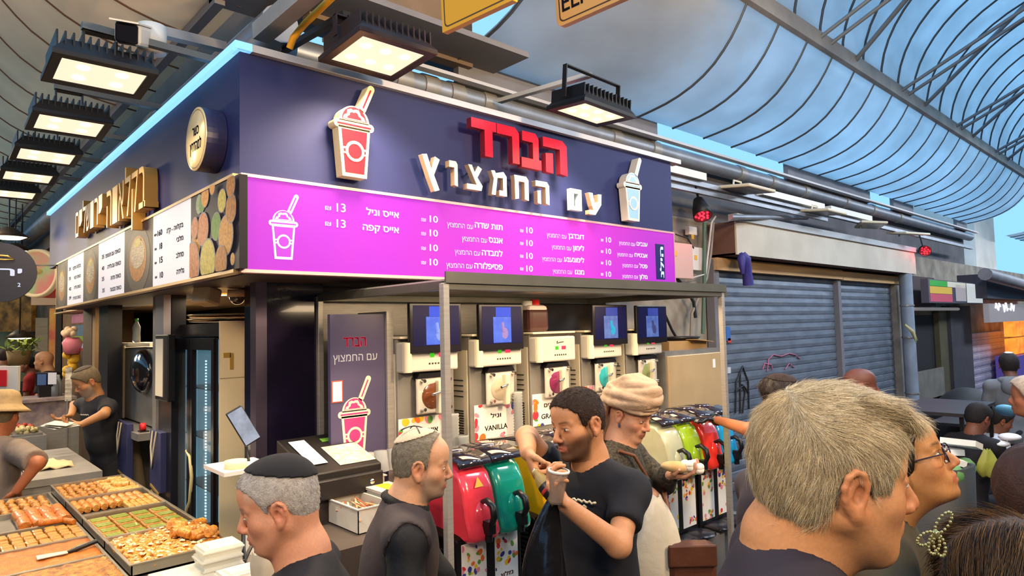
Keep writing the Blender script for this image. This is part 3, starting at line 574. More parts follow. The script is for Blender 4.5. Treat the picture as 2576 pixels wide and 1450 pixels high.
def drink_machine(k, x, label, tint, screen_label):
    y = 3.37; t = thing('drink_machine', label, 'drink machine', (x, y, CZ), 'frozen drink machines under the sign')
    build('cabinet', G().box((x, y, CZ), (x + MW, y + MD, 1.89)), [m_steel2], t, bevel=.006)
    build('side_panel', G().box((x - .006, y + .02, CZ), (x, y + MD - .02, 1.80)), m_mwhite, t)
    g = G()
    for j in range(4): g.box((x - .009, y + .06, 1.60 - j * .035), (x - .006, y + .16, 1.606 - j * .035))
    for j in range(16): g.box((x - .009, y + .06, 1.16 + j * .016), (x - .006, y + .22, 1.168 + j * .016))
    build('vent', g, m_slot, t)
    build('top_plate', G().box((x - .01, y - .05, 1.89), (x + MW + .01, y + MD, 1.905)), m_mwhite, t, bevel=.005)
    hd = build('control_panel', G().box((x - .005, y - .075, 1.690), (x + MW - .02, y + .01, 1.87)), m_hdr, t, bevel=.012)
    build('panel_edge', G().tube([(x + .025, y - .07, 1.692), (x + .025, y - .07, 1.868)], .028, 12), m_mwhite, t)
    yy = y - .0765
    gd = build('green_display', G().box((x + .185, yy, 1.775), (x + .215, yy + .003, 1.799)), glow('display_green', '#46d21e', .8), hd); rd = build('red_display', G().box((x + .25, yy, 1.775), (x + .293, yy + .003, 1.80)), glow('display_red', '#ff3b5c', 1.0), hd)
    g = G()
    for j in range(6): g.box((x + .175 + j * .022, yy, 1.732), (x + .187 + j * .022, yy + .003, 1.742))
    build('key_row', g, m_slot, hd)
    if k == 2: g = G(); g.tube([(x + .2, yy, 1.83), (x + .21, yy, 1.838), (x + .2, yy, 1.82), (x + .23, yy, 1.827), (x + .27, yy, 1.83)], .003, 5); build('maker_mark', g, m_slot, hd)
    # freezing cylinder door
    d = build('barrel_door', G().box((x + .10, y - .055, 1.435), (x + .345, y - .035, 1.66)), M('door_clear', '#d9cfc4', .12, .25, coat=.5), t, bevel=.018)
    build('door_shade', G().prism([(0, 0), (.25, 0), (.23, .03), (.02, .03)], V(x + .098, y - .06, 1.65), EX, EZ, .06), m_black, d)
    build('window', G().lathe([(0, .004), (.075, .004), (.08, 0)], (x + .215, y - .056, 1.54), 24, axis=(0, -1, 0)), M('drink_tint_%d' % k, tint, .15, coat=.8), d)
    for (a, b) in ((.135, 1.635), (.325, 1.635), (.135, 1.465), (.325, 1.465)): build('door_bolt', G().tube([(x + a, y - .05, b), (x + a, y - .09, b)], .011, 10), m_chrome, d)
    build('tap_column', G().box((x + .235, y - .09, 1.43), (x + .275, y - .05, 1.635)), m_mwhite, d, bevel=.008)
    build('tap_lever', G().tube([(x + .25, y - .09, 1.565), (x + .19, y - .12, 1.56), (x + .165, y - .125, 1.555)], .009, 8), m_chrome, d)
    return t
names = ['brown ice coffee', 'vanilla', 'purple grape', 'blue', 'green']
labs = ['frozen drink machine with an ice coffee card beside the navy partition', 'frozen drink machine with a vanilla card', 'frozen drink machine without a screen, under the dark jug', 'frozen drink machine with turquoise drink behind the turbaned woman', 'last frozen drink machine beside the plain steel cabinet']
cards = [(('אייס קפה', .56, .030, .20), ('ICE COFFEE', .20, .034, .25)), (('וניל', .58, .028, .09), ('VANILLA', .22, .034, .20)), (('ענבים', .56, .030, .14), ('GRAPES', .20, .034, .2)), (('למבדה', .56, .03, .15), ('LAMBADA', .2, .032, .2)), ()]
MX = [2.155 + .5475 * k for k in range(5)]
tints = ['#6b3d24', '#b7a893', '#7c2a52', '#2f9aa5', '#7f8a5a']
for k in range(5):
    m_ = drink_machine(k, MX[k], labs[k], tints[k], '')
    yz = [1.19, 1.215, 1.24, 1.255, 1.265][k]
    fruit_card(m_, V(MX[k] + (.0, .03, .01, .0, .03)[k], 3.365, yz), EX, EZ, .37, .225, cards[k], 30 + k, (.15, .12, .86, .84))
# screens on the machine tops
SL = ['tablet screen showing blue video on the ice coffee machine', 'screen showing a hand at a tap on the vanilla machine', None, 'screen with a turquoise drink on the fourth machine', 'screen beside the stone wall on the last machine']
m_bz = M('screen_bezel', '#17141b', .3); m_scr = glow('screen_off', '#120e52', .4)
SB = [(1032, 1160, 762, 891), (1207, 1316, 765, 884), None, (1494, 1577, 767, 870), (1604, 1676, 769, 865)]
for k in range(5):
    if not SB[k]: continue
    u0, u1, v0, v1 = SB[k]; y = 3.27; a, b = P(u0, v1, y=y), P(u1, v0, y=y); x0, x1, zt = a[0], b[0], P(u0, v0, y=y)[2]; zb = a[2]
    t = thing('display_screen', SL[k], 'screen', (x0, y, zb), 'screens on the drink machines')
    build('bezel', G().box((x0, y, zb), (x1, y + .03, zt)), m_bz, t, bevel=.006); w, h = x1 - x0, zt - zb
    sc = build('screen', G().box((x0 + .06 * w, y - .001, zb + .14 * h), (x1 - .05 * w, y + .001, zt - .05 * h)), m_scr, t)
    cols = ('#2c52e8', '#5a7df0') if k < 2 else ('#3a4aa8', '#6a86c8')
    build('video_band', G().box((x0 + .30 * w, y - .002, zb + .16 * h), (x0 + .70 * w, y, zt - .28 * h)), glow('video_%d' % k, cols[1], .75, n=.8, ns=14, col2=cols[0]), sc)
    build('video_top', G().box((x0 + .36 * w, y - .002, zt - .275 * h), (x0 + .70 * w, y, zt - .07 * h)), glow('video_blue_%d' % k, cols[0], .75), sc)
    build('video_hand', G().sphere((x0 + .56 * w, y - .001, zb + .36 * h), (.04, .0015, .05), 12, 8).tube([(x0 + .5 * w, y - .001, zb + .6 * h), (x0 + .52 * w, y - .001, zb + .4 * h)], .012, 6), glow('video_item_%d' % k, ('#8aa6ff', '#a68ad0', '', '#28b4e0', '#4a4a80')[k], .7), sc)
    build('bracket', G().box((x0 + w * .3, y + .03, zb + .05), (x0 + w * .7, y + .06, zt - .05)), m_slot, t)
# dark syrup jug on the third machine
jx, jy, jz = P(1340, 850, y=3.45)[0], 3.45, 1.905
t = thing('syrup_jug', 'brown jerrycan of syrup with red and white caps on the third machine', 'jug', (jx, jy, jz))
build('body', G().box((jx - .10, jy - .08, jz), (jx + .10, jy + .08, jz + .17)), M('syrup_brown', '#4a2f2c', .25, coat=.4), t, bevel=.03)
build('shoulder', G().box((jx - .095, jy - .075, jz + .14), (jx + .095, jy + .075, jz + .195)), M('jug_white', '#e8d6d0', .4), t, bevel=.03)
build('white_cap', G().lathe([(0, .035), (.038, .035), (.04, 0)], (jx - .05, jy, jz + .19), 16), m_white, t); c_ = build('red_cap', G().lathe([(0, .045), (.034, .045), (.036, 0)], (jx + .03, jy, jz + .19), 16), M('cap_red', '#d8262c', .4), t); c_['label'] = 'red cap'
# stainless splash wall, back rail, counters
tag(build('back_counter', G().box((2.0, 3.30, 0), (5.6, 4.0, .95)), m_steel2, loc=(3.8, 3.75, 0)), 'steel back counter carrying the tall drink machines', 'counter')
tag(build('splash_panel', G().box((1.95, 4.19, .95), (4.2, 4.205, 2.2)), m_steel, loc=(3, 4.2, .95)), 'brushed steel wall panel behind the drink machines', 'panel')
tag(build('pillar_panel', G().box((1.56, 3.86, 0), (1.93, 4.18, 2.245)), M('black_marble', '#17131f', .12, n=.9, ns=2.5, col2='#241d33', coat=.3), loc=(1.75, 3.9, 0)), 'black marble pillar under the kiosk corner', 'pillar')
tag(build('pillar_panel', G().box((1.50, 3.845, 0), (1.565, 3.93, 2.245)), M('purple_steel', '#5d5468', .3, .7), loc=(1.53, 3.85, 0)), 'slim grey steel jamb on the left of the black marble pillar', 'pillar')
x0 = 4.82; t = thing('steel_cabinet', 'plain stainless steel cabinet at the right end of the drink machines', 'cabinet', (x0, 3.3, .95))
build('case', G().box((x0, 3.32, .95), (5.72, 3.95, 1.70)), m_steel2, t); build('door', G().box((x0 + .02, 3.30, .97), (5.70, 3.325, 1.66)), M('steel_warm_sheen', '#d2b488', .3, .25, n=.25, ns=3), t, bevel=.006); build('sticker', G().box((5.55, 3.297, 1.52), (5.59, 3.30, 1.60)), card_bg, t)  # tan of the door holds the warm reflection on the steel
t = thing('cardboard_box', 'open cardboard box lying on the plain steel cabinet', 'box', (5.35, 3.55, 1.70)); build('carton', G().box((5.0, 3.40, 1.70), (5.62, 3.75, 1.78)), M('cardboard', '#b08a58', .8, n=.2, ns=8), t); build('flap', G().beam((5.3, 3.38, 1.79), (5.66, 3.42, 1.76), .14, .006), M('cardboard', '#b08a58'), t)
tag(build('tray', G().lathe([(0, 0), (.19, 0), (.22, .025), (.2, .03), (0, .015)], (5.40, 3.58, 1.785), 24), m_black, loc=(5.4, 3.58, 1.785)), 'black round tray lying on the cardboard box', 'tray')
# ------------------------------------------------------------------ slush dispensers on the low front counter
FZ = .42
tag(build('front_counter', G().box((1.98, 2.60, 0), (4.95, 3.22, FZ)), M('counter_grey', '#8f8d8c', .5, .3, n=.2, ns=3), loc=(3.4, 2.9, 0)), 'low grey counter carrying the slush dispensers', 'counter')
PROF = [(.40, 1.235), (.10, 1.235), (.03, 1.225), (-.02, 1.185), (-.055, 1.11), (-.075, 1.03), (-.085, .97), (-.10, .93), (-.112, .895), (-.105, .868), (-.07, .855), (-.035, .87), (.0, .875), (.40, .90)]
def tank(t, x, w, y, colr, part='tank', clear_top=None, nm=''):
    cy, cz = .15, 1.03; rows = []
    for s in [-1, -.97, -.88, -.6, 0, .6, .88, .97, 1]:
        k = 1 - .10 * abs(s) ** 10; rows.append([(x + w / 2 + s * w / 2, y + cy + (a - cy) * k, cz + (b - cz) * k) for a, b in PROF])
    g = G(); n = len(PROF); g.sheet(rows, closed=True); g.add(rows[0], [tuple(range(n))]); g.add(rows[-1], [tuple(reversed(range(n)))])
    mt = M('slush_' + colr.strip('#'), colr, .16, coat=.6, n=.25, ns=9, em=.10)  # slight emission in place of light coming through the drink
    o = build(part, g, mt, t)
    gb = G(); gb.sphere((x + w / 2, y - .005, .975), (w * .40, .10, .105), 18, 12); build('auger_dome', gb, mt, o)
    lid = build('lid', G().sheet([[(x - .004, y + a, 1.236 + b), (x + w + .004, y + a, 1.236 + b)] for a, b in ((.40, .02), (.25, .045), (.08, .045), (-.01, .02), (-.03, -.01))]), M('lid_smoke', '#39323a', .12, .5, coat=1), t, solid=.012)
    build('lid_cap', G().lathe([(0, .012), (.055, .012), (.06, 0)], (x + w * .5, y + .16, 1.285), 20), M('lid_smoke2', '#5a4f58', .15, .6, coat=1), lid)
    g = G(); xm = x + w * .52
    g.tube([(xm, y - .07, 1.05), (xm, y - .11, 1.065), (xm, y - .155, 1.04), (xm, y - .165, .99), (xm, y - .145, .95)], [.012, .016, .018, .018, .015], 8); g.box((xm - .022, y - .15, .90), (xm + .022, y - .07, .965)); g.tube([(xm, y - .115, .95), (xm, y - .12, .86)], .02, 10); build('tap_handle', g, m_black, t)
def slush(label, x, cols, y, rows, seed, w=.205):
    t = thing('slush_dispenser', label, 'slush dispenser', (x, y, FZ), 'slush dispensers on the front counter'); W2 = .225
    build('base', G().box((x - .01, y - .0, FZ), (x + 2 * W2 - .01, y + .45, .86)), m_black, t, bevel=.01)
    g = G()
    for j in range(12): g.box((x - .013, y + .05, .50 + j * .026), (x - .01, y + .38, .512 + j * .026))
    build('side_vent', g, M('vent_grey', '#3c383c', .5), t)
    for k, c in enumerate(cols):
        tank(t, x + k * W2, w, y, c)
        fruit_card(t, V(x + k * W2 + .02, y - .003, .475), EX, EZ, .165, .36, rows[k], seed + k, (.06, .22, .94, .50), gold=True)
    build('drip_tray', G().box((x, y - .16, FZ), (x + 2 * W2 - .03, y - .01, FZ + .03)), m_black, t, bevel=.01)
    build('drip_grate', G().lathe([(0, .033), (.09, .033), (.10, .02)], (x + .10, y - .09, FZ + .002), 20).lathe([(0, .033), (.09, .033), (.10, .02)], (x + .10 + W2, y - .09, FZ + .002), 20), M('grate', '#26242a', .3), t)
    return t
def cr(a, b): return ((a, .36, .022, .09), (b, .26, .022, .10))
YS = 2.74
s1 = slush('slush dispenser with a red and a green tank beside the canopy post', 2.10, ('#e03a48', '#0f8f74'), YS, (cr('דובדבן', 'CHERRY'), cr('מלון', 'MELON')), 60)
slush('slush dispenser with a yellow and an orange tank behind the pouring man', 2.655, ('#e6a30c', '#ee6a24'), YS, ((), ()), 70)
slush('slush dispenser with pale and lime drink behind the turbaned woman', 3.88, ('#c8c6a0', '#a7c92a'), YS, ((), ()), 80)
slush('slush dispenser with a red and a blue tank under the gloved hand', 4.36, ('#e8382e', '#189ad2'), YS, ((), ()), 90)
g = G(); xx = 2.20; g.add([(xx - .03, YS - .058, 1.125), (xx + .03, YS - .058, 1.125), (xx, YS - .045, 1.175)], [(0, 1, 2)]); build('warning_sticker', g, M('warn_yellow', '#e8b84a', .5), s1)
# ------------------------------------------------------------------ cups stacked between machines
for k, (u, v0, v1, yy, lb) in enumerate(((1143, 1125, 1040, 3.28, 'tall stack of clear cups left of the vanilla card'), (1166, 1130, 1095, 3.2, 'short stack of clear cups behind the green slush'), (1305, 1100, 985, 3.28, 'tall stack of clear cups right of the vanilla card'))):
    a = P(u, v1, y=yy); b = P(u, v0, y=yy); g = G(); h = a[2] - b[2]; n_ = max(3, int(h / .018))
    g.lathe([(.028 + (.006 if j % 2 else 0), h * j / (2 * n_)) for j in range(2 * n_ + 1)], b, 16); single('cup_stack', g, M('cup_clear', '#cfd2d2', .15, tr=.55, ior=1.1), lb, 'cups', loc=b)
# ------------------------------------------------------------------ navy partition with the shop's marks
p0, p1 = P(830, 793, y=3.42), P(968, 793, y=3.42); yp = 3.42
t = thing('partition_panel', 'navy partition with pink cup print beside the cash register', 'partition', (p0[0], yp, .9)); zt = P(900, 791, y=yp)[2]
build('board', G().box((p0[0], yp, .9), (p1[0], yp + .03, zt)), M('partition_navy', '#57506e', .35, n=.15, ns=2), t)
build('steel_edge', G().box((p1[0], yp - .02, .9), (p1[0] + .045, yp + .32, zt + .015)), m_steel, t)
yt = yp - .001
g = G(); txt_px(g, 'הברד', 921, 871, 27, yt, 'R', 864, .03); build('red_print', g, M('print_pink', '#d8406a', .5, em=.1), t)
g = G(); txt_px(g, 'עם החמצוץ', 949, 905, 19, yt, 'R', 838, .0); build('white_print', g, M('print_pale', '#c9ccd4', .5), t)
A, B = cup_icon(V(P(893, 1150, y=yt)[0], yt, P(893, 1150, y=yt)[2]), EX, EZ, .39, .0005, .0004); build('cup_print', A, M('print_cream', '#ecdcc4', .5), t); build('cup_print_inside', B, M('print_pink2', '#d83a78', .5, em=.08), t)
a, b = P(834, 1015, y=yt), P(862, 957, y=yt); st = build('paper_notice', G().box((a[0], yt - .002, a[2]), (b[0], yt, b[2])), card_bg, t); build('notice_edge', G().ring([(a[0], a[2]), (b[0], a[2]), (b[0], b[2]), (a[0], b[2])], [(a[0] + .006, a[2] + .006), (b[0] - .006, a[2] + .006), (b[0] - .006, b[2] - .006), (a[0] + .006, b[2] - .006)], V(0, yt - .0025, 0), EX, EZ, .001), M('notice_red', '#b0503c', .5), st)
# ------------------------------------------------------------------ cash desk, register, tubs
tag(build('cash_desk', G().box((1.42, 2.72, 0), (1.95, 3.40, .98)).box((1.40, 3.18, .98), (1.95, 3.41, 1.10)).box((1.40, 3.41, 0), (1.83, 3.75, 1.10)), M('desk_brown', '#4a3f38', .5, n=.3, ns=4), loc=(1.7, 3.2, 0)), 'dark cash desk under the register and the straw tubs', 'desk')
t = thing('cash_register', 'black cash register with a paper slip, in front of the navy partition', 'cash register', (1.72, 3.42, 1.10))
rx0, rx1, ry0, ry1 = 1.50, 1.90, 3.12, 3.56
build('cash_drawer', G().box((rx0, ry0, 1.10), (rx1, ry1, 1.20)), M('register_black', '#211d1c', .4), t, bevel=.008)
build('drawer_lock', G().lathe([(0, .006), (.013, .006), (.014, 0)], (rx1 - .07, ry0, 1.15), 12, axis=(0, -1, 0)), m_chrome, t)
g = G(); g.add([(rx0, ry0 + .02, 1.20), (rx1, ry0 + .02, 1.20), (rx1, ry0 + .02, 1.235), (rx0, ry0 + .02, 1.235), (rx0, ry1, 1.20), (rx1, ry1, 1.20), (rx1, ry1, 1.36), (rx0, ry1, 1.36)], [(0, 1, 2, 3), (3, 2, 6, 7), (1, 5, 6, 2), (4, 0, 3, 7), (5, 4, 7, 6)])
build('keyboard_case', g, M('register_black', '#211d1c', .4), t, bevel=.006)
sl = (1.36 - 1.235) / (ry1 - ry0 - .02); fz = lambda y, d=.003: 1.235 + (y - ry0 - .02) * sl + d
def on_top(x0, x1, y0, y1, m, nm, d=.003): build(nm, G().add([(x0, y0, fz(y0, d)), (x1, y0, fz(y0, d)), (x1, y1, fz(y1, d)), (x0, y1, fz(y1, d))], [(0, 1, 2, 3)]), m, t, solid=.002)
on_top(1.54, 1.63, 3.22, 3.50, card_bg, 'paper_slip', .008); on_top(1.68, 1.89, 3.18, 3.40, M('key_sheet', '#a89a88', .3, n=.9, ns=40, col2='#d8cfc0'), 'key_mat'); on_top(1.72, 1.80, 3.46, 3.50, glow('register_lcd', '#5f8a2a', .25), 'display')
m_tub = M('tub_plastic', '#e8e2d6', .25, tr=.35, ior=1.15)
def tub(name, label, lo, hi, fill=None, lid=None, cat='tub'):
    t = thing(name, label, cat, ((lo[0] + hi[0]) / 2, (lo[1] + hi[1]) / 2, lo[2])); (x0, y0, z0_), (x1, y1, z1_) = lo, hi; k = .004
    g = G().box((x0, y0, z0_), (x1, y1, z0_ + k)); g.box((x0, y0, z0_), (x1, y0 + k, z1_)).box((x0, y1 - k, z0_), (x1, y1, z1_)).box((x0, y0, z0_), (x0 + k, y1, z1_)).box((x1 - k, y0, z0_), (x1, y1, z1_))
    build('shell', g, m_tub, t); r_ = .008
    build('rim', G().ring([(x0 - r_, y0 - r_), (x1 + r_, y0 - r_), (x1 + r_, y1 + r_), (x0 - r_, y1 + r_)], [(x0, y0), (x1, y0), (x1, y1), (x0, y1)], V(0, 0, z1_), EX, EY, .006), m_tub, t)
    if lid: build('lid', G().box((x0 - r_, y0 - r_, z1_), (x1 + r_, y1 + r_, z1_ + .008)), m_tub, t, bevel=.003); build('lid_label', G().box((x0 + .04, y0 + .03, z1_ + .008), (x1 - .03, y1 - .03, z1_ + .0095)), M('label_yellow', '#e0b028', .5, n=.5, ns=30), t)
    return t
ta = tub('straw_tub', 'open clear tub of wooden spoons and straws behind the left man', (1.60, 2.86, .98), (1.78, 3.16, 1.10)); tub('lidded_tub', 'clear tub with a yellow lid label behind the straw tub', (1.80, 2.80, .98), (1.94, 3.14, 1.12), lid=True)
tub('lidded_tub', 'white tub under the upturned plastic cups', (1.80, 3.17, 1.10), (1.94, 3.40, 1.16))
rs = random.Random(3)
for k in range(26):
    x, y = rs.uniform(1.62, 1.76), rs.uniform(2.90, 3.1); a = rs.uniform(-.6, .6); d = V(math.sin(a), math.cos(a), rs.uniform(-.1, .25)) * .06; c = V(x, y, rs.uniform(1.03, 1.09)); g = G().beam(c - d, c + d, .009, .003)
    single('wooden_spoon', g, M('spoon_wood', ('#d8b48a', '#c89060', '#8a4a34')[k % 3], .6) if False else M('spoon_wood_%d' % (k % 3), ('#d8b48a', '#c89060', '#8a4a34')[k % 3], .6), 'small wooden spoon lying loose in the open clear tub', 'spoon', group='spoons in the open tub')
for k, (u, v) in enumerate(((925, 1195), (958, 1200), (990, 1205))):
    b = P(u, v + 15, y=3.28); g = G().lathe([(.050, 0), (.047, .015), (.036, .11), (.0, .112)], (b[0], b[1], 1.16), 20)
    single('plastic_cup', g, M('cup_clear', '#cfd2d2', .15), ('upturned clear cup nearest the register on the white tub', 'upturned clear cup in the middle of the three on the white tub', 'upturned clear cup nearest the old man on the white tub')[k], 'cup', group='upturned cups')
# ------------------------------------------------------------------ shuttered shop to the right of the kiosk
def on(v, u, y): return P(u, v, y=y)
def shutter(name, label, x0, x1, y, z0, z1, mt, pitch=.112):
    t = thing(name, label, 'shutter', (x0, y, z0)); rows = []; z = z0; n = int((z1 - z0) / pitch)
    for k in range(n + 1):
        a = z0 + k * pitch
        for dz, dy in ((.0, .010), (.010, -.001), (.05, -.006), (.098, -.001), (.106, .010)):
            if a + dz <= z1: rows.append([(x0, y + dy, a + dz), (x1, y + dy, a + dz)])
    build('slat_curtain', G().sheet(rows, smooth=False), mt, t, solid=.004); return t
xs0, xs1, xs2 = P(1793, 700, y=3.98)[0], P(2096, 700, y=3.98)[0], P(2242, 800, y=3.98)[0]
sA = shutter('rolling_shutter', 'wide closed grey rolling shutter beside the steel cabinet', xs0, xs1 - .04, 3.97, 0, 2.62, m_shut)
sB = shutter('rolling_shutter', 'narrower closed grey rolling shutter beside the downpipe', xs1 + .06, xs2, 3.97, 0, 2.62, m_shut)
def ongr(pts, r, mt, t, nm):
    g = G()
    for l in pts: g.tube([P(u, v, y=3.955) for u, v in l], r, 4)
    build(nm, g, mt, t)
ongr([[(1850, 1040), (1852, 960), (1868, 922), (1882, 960), (1884, 1030)], [(1862, 1040), (1862, 935)], [(1850, 985), (1870, 970), (1884, 990)], [(1868, 1040), (1874, 985), (1866, 968)]], .012, M('graffiti_black', '#22252c', .6), sA, 'black_graffiti')
ongr([[(1930, 935), (1933, 905), (1945, 893), (1965, 897), (1985, 890), (2000, 893), (2012, 903)], [(1918, 930), (1924, 915), (1940, 918), (1943, 930)], [(1975, 930), (1985, 915), (1998, 925)]], .009, M('graffiti_pink', '#a8607e', .6), sA, 'pink_graffiti')
for u, v, w, h, c, nm in ((1832, 840, .09, .16, '#3a6ab0', 'blue_sticker'), (1835, 857, .08, .05, '#c8443c', 'red_sticker'), (1834, 932, .07, .07, '#c9ccd2', 'white_sticker')):
    p = P(u, v, y=3.955); build(nm, G().box((p[0] - w / 2, 3.952, p[2] - h / 2), (p[0] + w / 2, 3.956, p[2] + h / 2)), M(nm, c, .5), sA)
struct('trim_10', G().box((xs0 - .12, 3.90, 0), (xs0, 4.0, 2.65)).box((xs1 - .04, 3.90, 0), (xs1 + .06, 3.99, 2.65)), m_ltgrey)
struct('pillar_1', G().box((xs2, 3.88, 0), (xs2 + .38, 4.03, 2.7)), m_conc)
xa, xb = P(1853, 600, y=3.66)[0], P(2302, 640, y=3.66)[0]
t = thing('awning_box', 'long beige fascia box with brown end above the grey shutters', 'fascia box', (xa, 3.66, 2.6))
zt, zb = P(1853, 556, y=3.66)[2], P(1853, 640, y=3.66)[2]
build('front_panel', G().box((xa, 3.66, zb), (xb, 3.68, zt)), M('awning_beige', '#c9bfae', .6, n=.35, ns=2.2, col2='#9d9280'), t)
build('end_panel', G().box((xa, 3.68, zb), (xa + .02, 4.015, zt)), M('awning_brown', '#6b4d42', .7, n=.3, ns=4), t)
build('underside', G().box((xa, 3.68, zb), (xb, 4.015, zb + .02)), M('awning_brown', '#6b4d42', .7), t)
build('top_trim', G().box((xa - .02, 3.63, zt), (xb, 3.74, zt + .08)), M('trim_grey', '#a5a8aa', .5), t)
build('timber', G().box((xs0 - .1, 3.86, zb - .16), (xs1 + .05, 3.95, zb - .02)).box((xs1 + .07, 3.86, zb - .17), (xs2 + .3, 3.95, zb - .04)), M('old_timber', '#c09a6a', .75, n=.5, ns=4, col2='#8a6a48', stretch=(.3, 3, 3)), t)
p = P(1866, 640, y=3.63); g = G(); g.tube([p, p + V(.03, -.02, -.06), p + V(.06, -.02, -.12), p + V(.10, -.01, -.34)], [.05, .07, .05, .06], 7); g.tube([p, p + V(-.05, -.02, -.06), p + V(-.02, -.01, -.22)], [.03, .05, .02], 6); single('ribbon_knot', g, M('ribbon_violet', '#34307e', .6), 'knotted violet blue ribbon hanging from the beige fascia box', 'ribbon', loc=p)
# rails and cables on the wall above
rz = P(1750, 468, y=3.62)[2]
t = thing('cable_tray', 'grey metal cable rails running from the kiosk end along the wall', 'cable tray', (5.0, 3.62, rz))
build('upper_rail', G().box((4.97, 3.60, rz), (16.5, 3.66, rz + .05)), m_galv, t); build('lower_rail', G().box((4.97, 3.56, rz - .09), (9.0, 3.60, rz - .05)), m_galv, t); [build('strip_light', G().box((a_, 3.55, rz + .055), (b_, 3.63, rz + .13)), m_white, t) for a_, b_ in ((5.0, 6.0), (7.2, 8.9), (9.1, 10.6))]
build('thin_pipe', G().tube([P(1838, 546, y=3.5), P(2030, 548, y=3.8)], .028, 10), m_galv, t)
for k, (u, v, lb) in enumerate(((1880, 476, 'pale flat square lamp nearest the kiosk on the cable rail'), (2072, 534, 'pale flat square lamp farther along the cable rail'))):
    p = P(u, v, y=3.45); t = thing('flat_lamp', lb, 'lamp', p, 'flat square lamps on the rail'); q = [(-.30, -.17), (.30, -.17), (.30, .17), (-.30, .17)]
    Rt = Matrix.Rotation(.10, 3, 'X'); build('case', G().obox(p, (.58, .36, .035), Rt), M('lamp_cream', '#d9cdb4', .5), t, bevel=.012); build('glass', G().obox(p + V(0, 0, -.019), (.50, .28, .004), Rt), M('lamp_glass', '#8f867a', .2), t)
    build('bracket', G().tube([p + V(-.12, .1, .01), p + V(-.1, .1, .10), p + V(.05, .1, .10), p + V(.08, .1, .02)], .012, 6), M('lamp_cream', '#d9cdb4', .5), t)
for k, (u, v, lb, rz_) in enumerate(((2190, 566, 'twisted pale flat lamp beyond the two square ones', .5), (2285, 588, 'far pale flat lamp near the round red spotlight', -.3))):
    p = P(u, v, y=3.5); t = thing('flat_lamp', lb, 'lamp', p); Rt = Matrix.Rotation(rz_, 3, 'Z') @ Matrix.Rotation(.12, 3, 'X'); build('case', G().obox(p, (.62, .34, .035), Rt), M('lamp_cream', '#d9cdb4', .5), t, bevel=.012); build('glass', G().obox(p + V(0, 0, -.019), (.52, .26, .004), Rt), M('lamp_glass', '#8f867a', .2), t); build('bracket', G().tube([p + V(0, 0, .01), p + V(0, .12, .03), p + V(0, .14, -.03)], .014, 6), m_galv, t)
m_red = M('red_led', '#ff2a2e', .4, em=3.5, emcol='#ff2438')
def red_spot(u, v, y, aimv, lb, L=.22):
    c = P(u, v, y=y); a = Vector(aimv).normalized(); t = thing('red_spotlight', lb, 'spotlight', c); build('housing', G().lathe([(0, -L), (.05, -L), (.085, -.10), (.095, 0), (.085, 0), (.08, -.02), (0, -.02)], c, 18, axis=a), m_flood, t)
    R = V(0, 0, 1).rotation_difference(a).to_matrix(); g = G()
    for i in range(12): b = 2.4 * i; r = .022 * math.sqrt(i) * 1.0; g.sphere(c + R @ V(r * math.cos(b), r * math.sin(b), -.008), .013, 8, 6)
    l_ = build('led_group', g, m_red, t); l_['label'] = 'glowing red diodes'; build('arm', G().tube([c - a * L * .5, c - a * L * .5 + V(0, .06, .30), c - a * L * .5 + V(0, .3, .34)], .012, 6), m_flood, t)
    d = bpy.data.lights.new('red_spot', 'POINT'); d.energy = 3; d.color = (1, .05, .06); d.shadow_soft_size = .05; o = bpy.data.objects.new('red_spot', d); COL.objects.link(o); o.location = c + a * .05
red_spot(1768, 545, 3.55, (-.35, -.45, -1), 'black spotlight with red diodes hanging between kiosk and beige fascia'); red_spot(2328, 632, 3.5, (-.85, -.5, -.25), 'round red glowing spotlight at the far end of the beige fascia', .15)
# meter boxes and wires on the stone wall
def wallbox(lb, u0, v0, u1, v1, y, c, nm='meter_box', d=.1):
    a, b = P(u0, v1, y=y), P(u1, v0, y=y); t = thing(nm, lb, 'box', (a[0], y, a[2])); build('case', G().box((a[0], y, a[2]), (b[0], y + d, b[2])), M('box_' + c.strip('#'), c, .5), t, bevel=.008); build('plate', G().box((a[0] + .03, y - .004, b[2] - .14), (a[0] + .08, y, b[2] - .09)), M('plate_y', '#d8a83a', .5), t); return t
wallbox('white electric meter box left of the shutter', 1744, 624, 1768, 680, 3.9, '#d4d0c8'); wallbox('small white socket box under the red spotlight', 1735, 572, 1754, 590, 3.92, '#cfcabf', 'socket_box', .06); wallbox('leaning pink board box beside the magenta menu end', 1694, 615, 1742, 700, 3.8, '#c9a79c', 'leaning_board', .03)
wl = (([(1690, 640), (1720, 650), (1740, 700), (1775, 690), (1790, 560), (1800, 545)], .012, '#c6c2bc', 'pale cable looping round the meter box'), ([(1700, 700), (1722, 720), (1745, 760), (1750, 800)], .018, '#1e221f', 'thick black cable under the magenta menu end'), ([(1772, 560), (1772, 700), (1768, 840)], .02, '#4f6b5a', 'green upright pipe beside the shutter'), ([(1795, 560), (1788, 640), (1778, 700), (1740, 790), (1738, 850)], .015, '#8a8278', 'grey cable bundle on the stone wall'), ([(1672, 790), (1690, 830), (1712, 868)], .014, '#1c1a1c', 'black cable behind the last screen'), ([(1700, 590), (1730, 600), (1745, 625)], .008, '#26242a', 'thin black wire over the meter box'))
for pts, r, c, lb in wl: tag(build('cable', G().tube([P(u, v, y=3.86) for u, v in pts], r, 6), M('cable_' + c.strip('#'), c, .6), loc=P(*pts[0], y=3.86)), lb, 'cable')
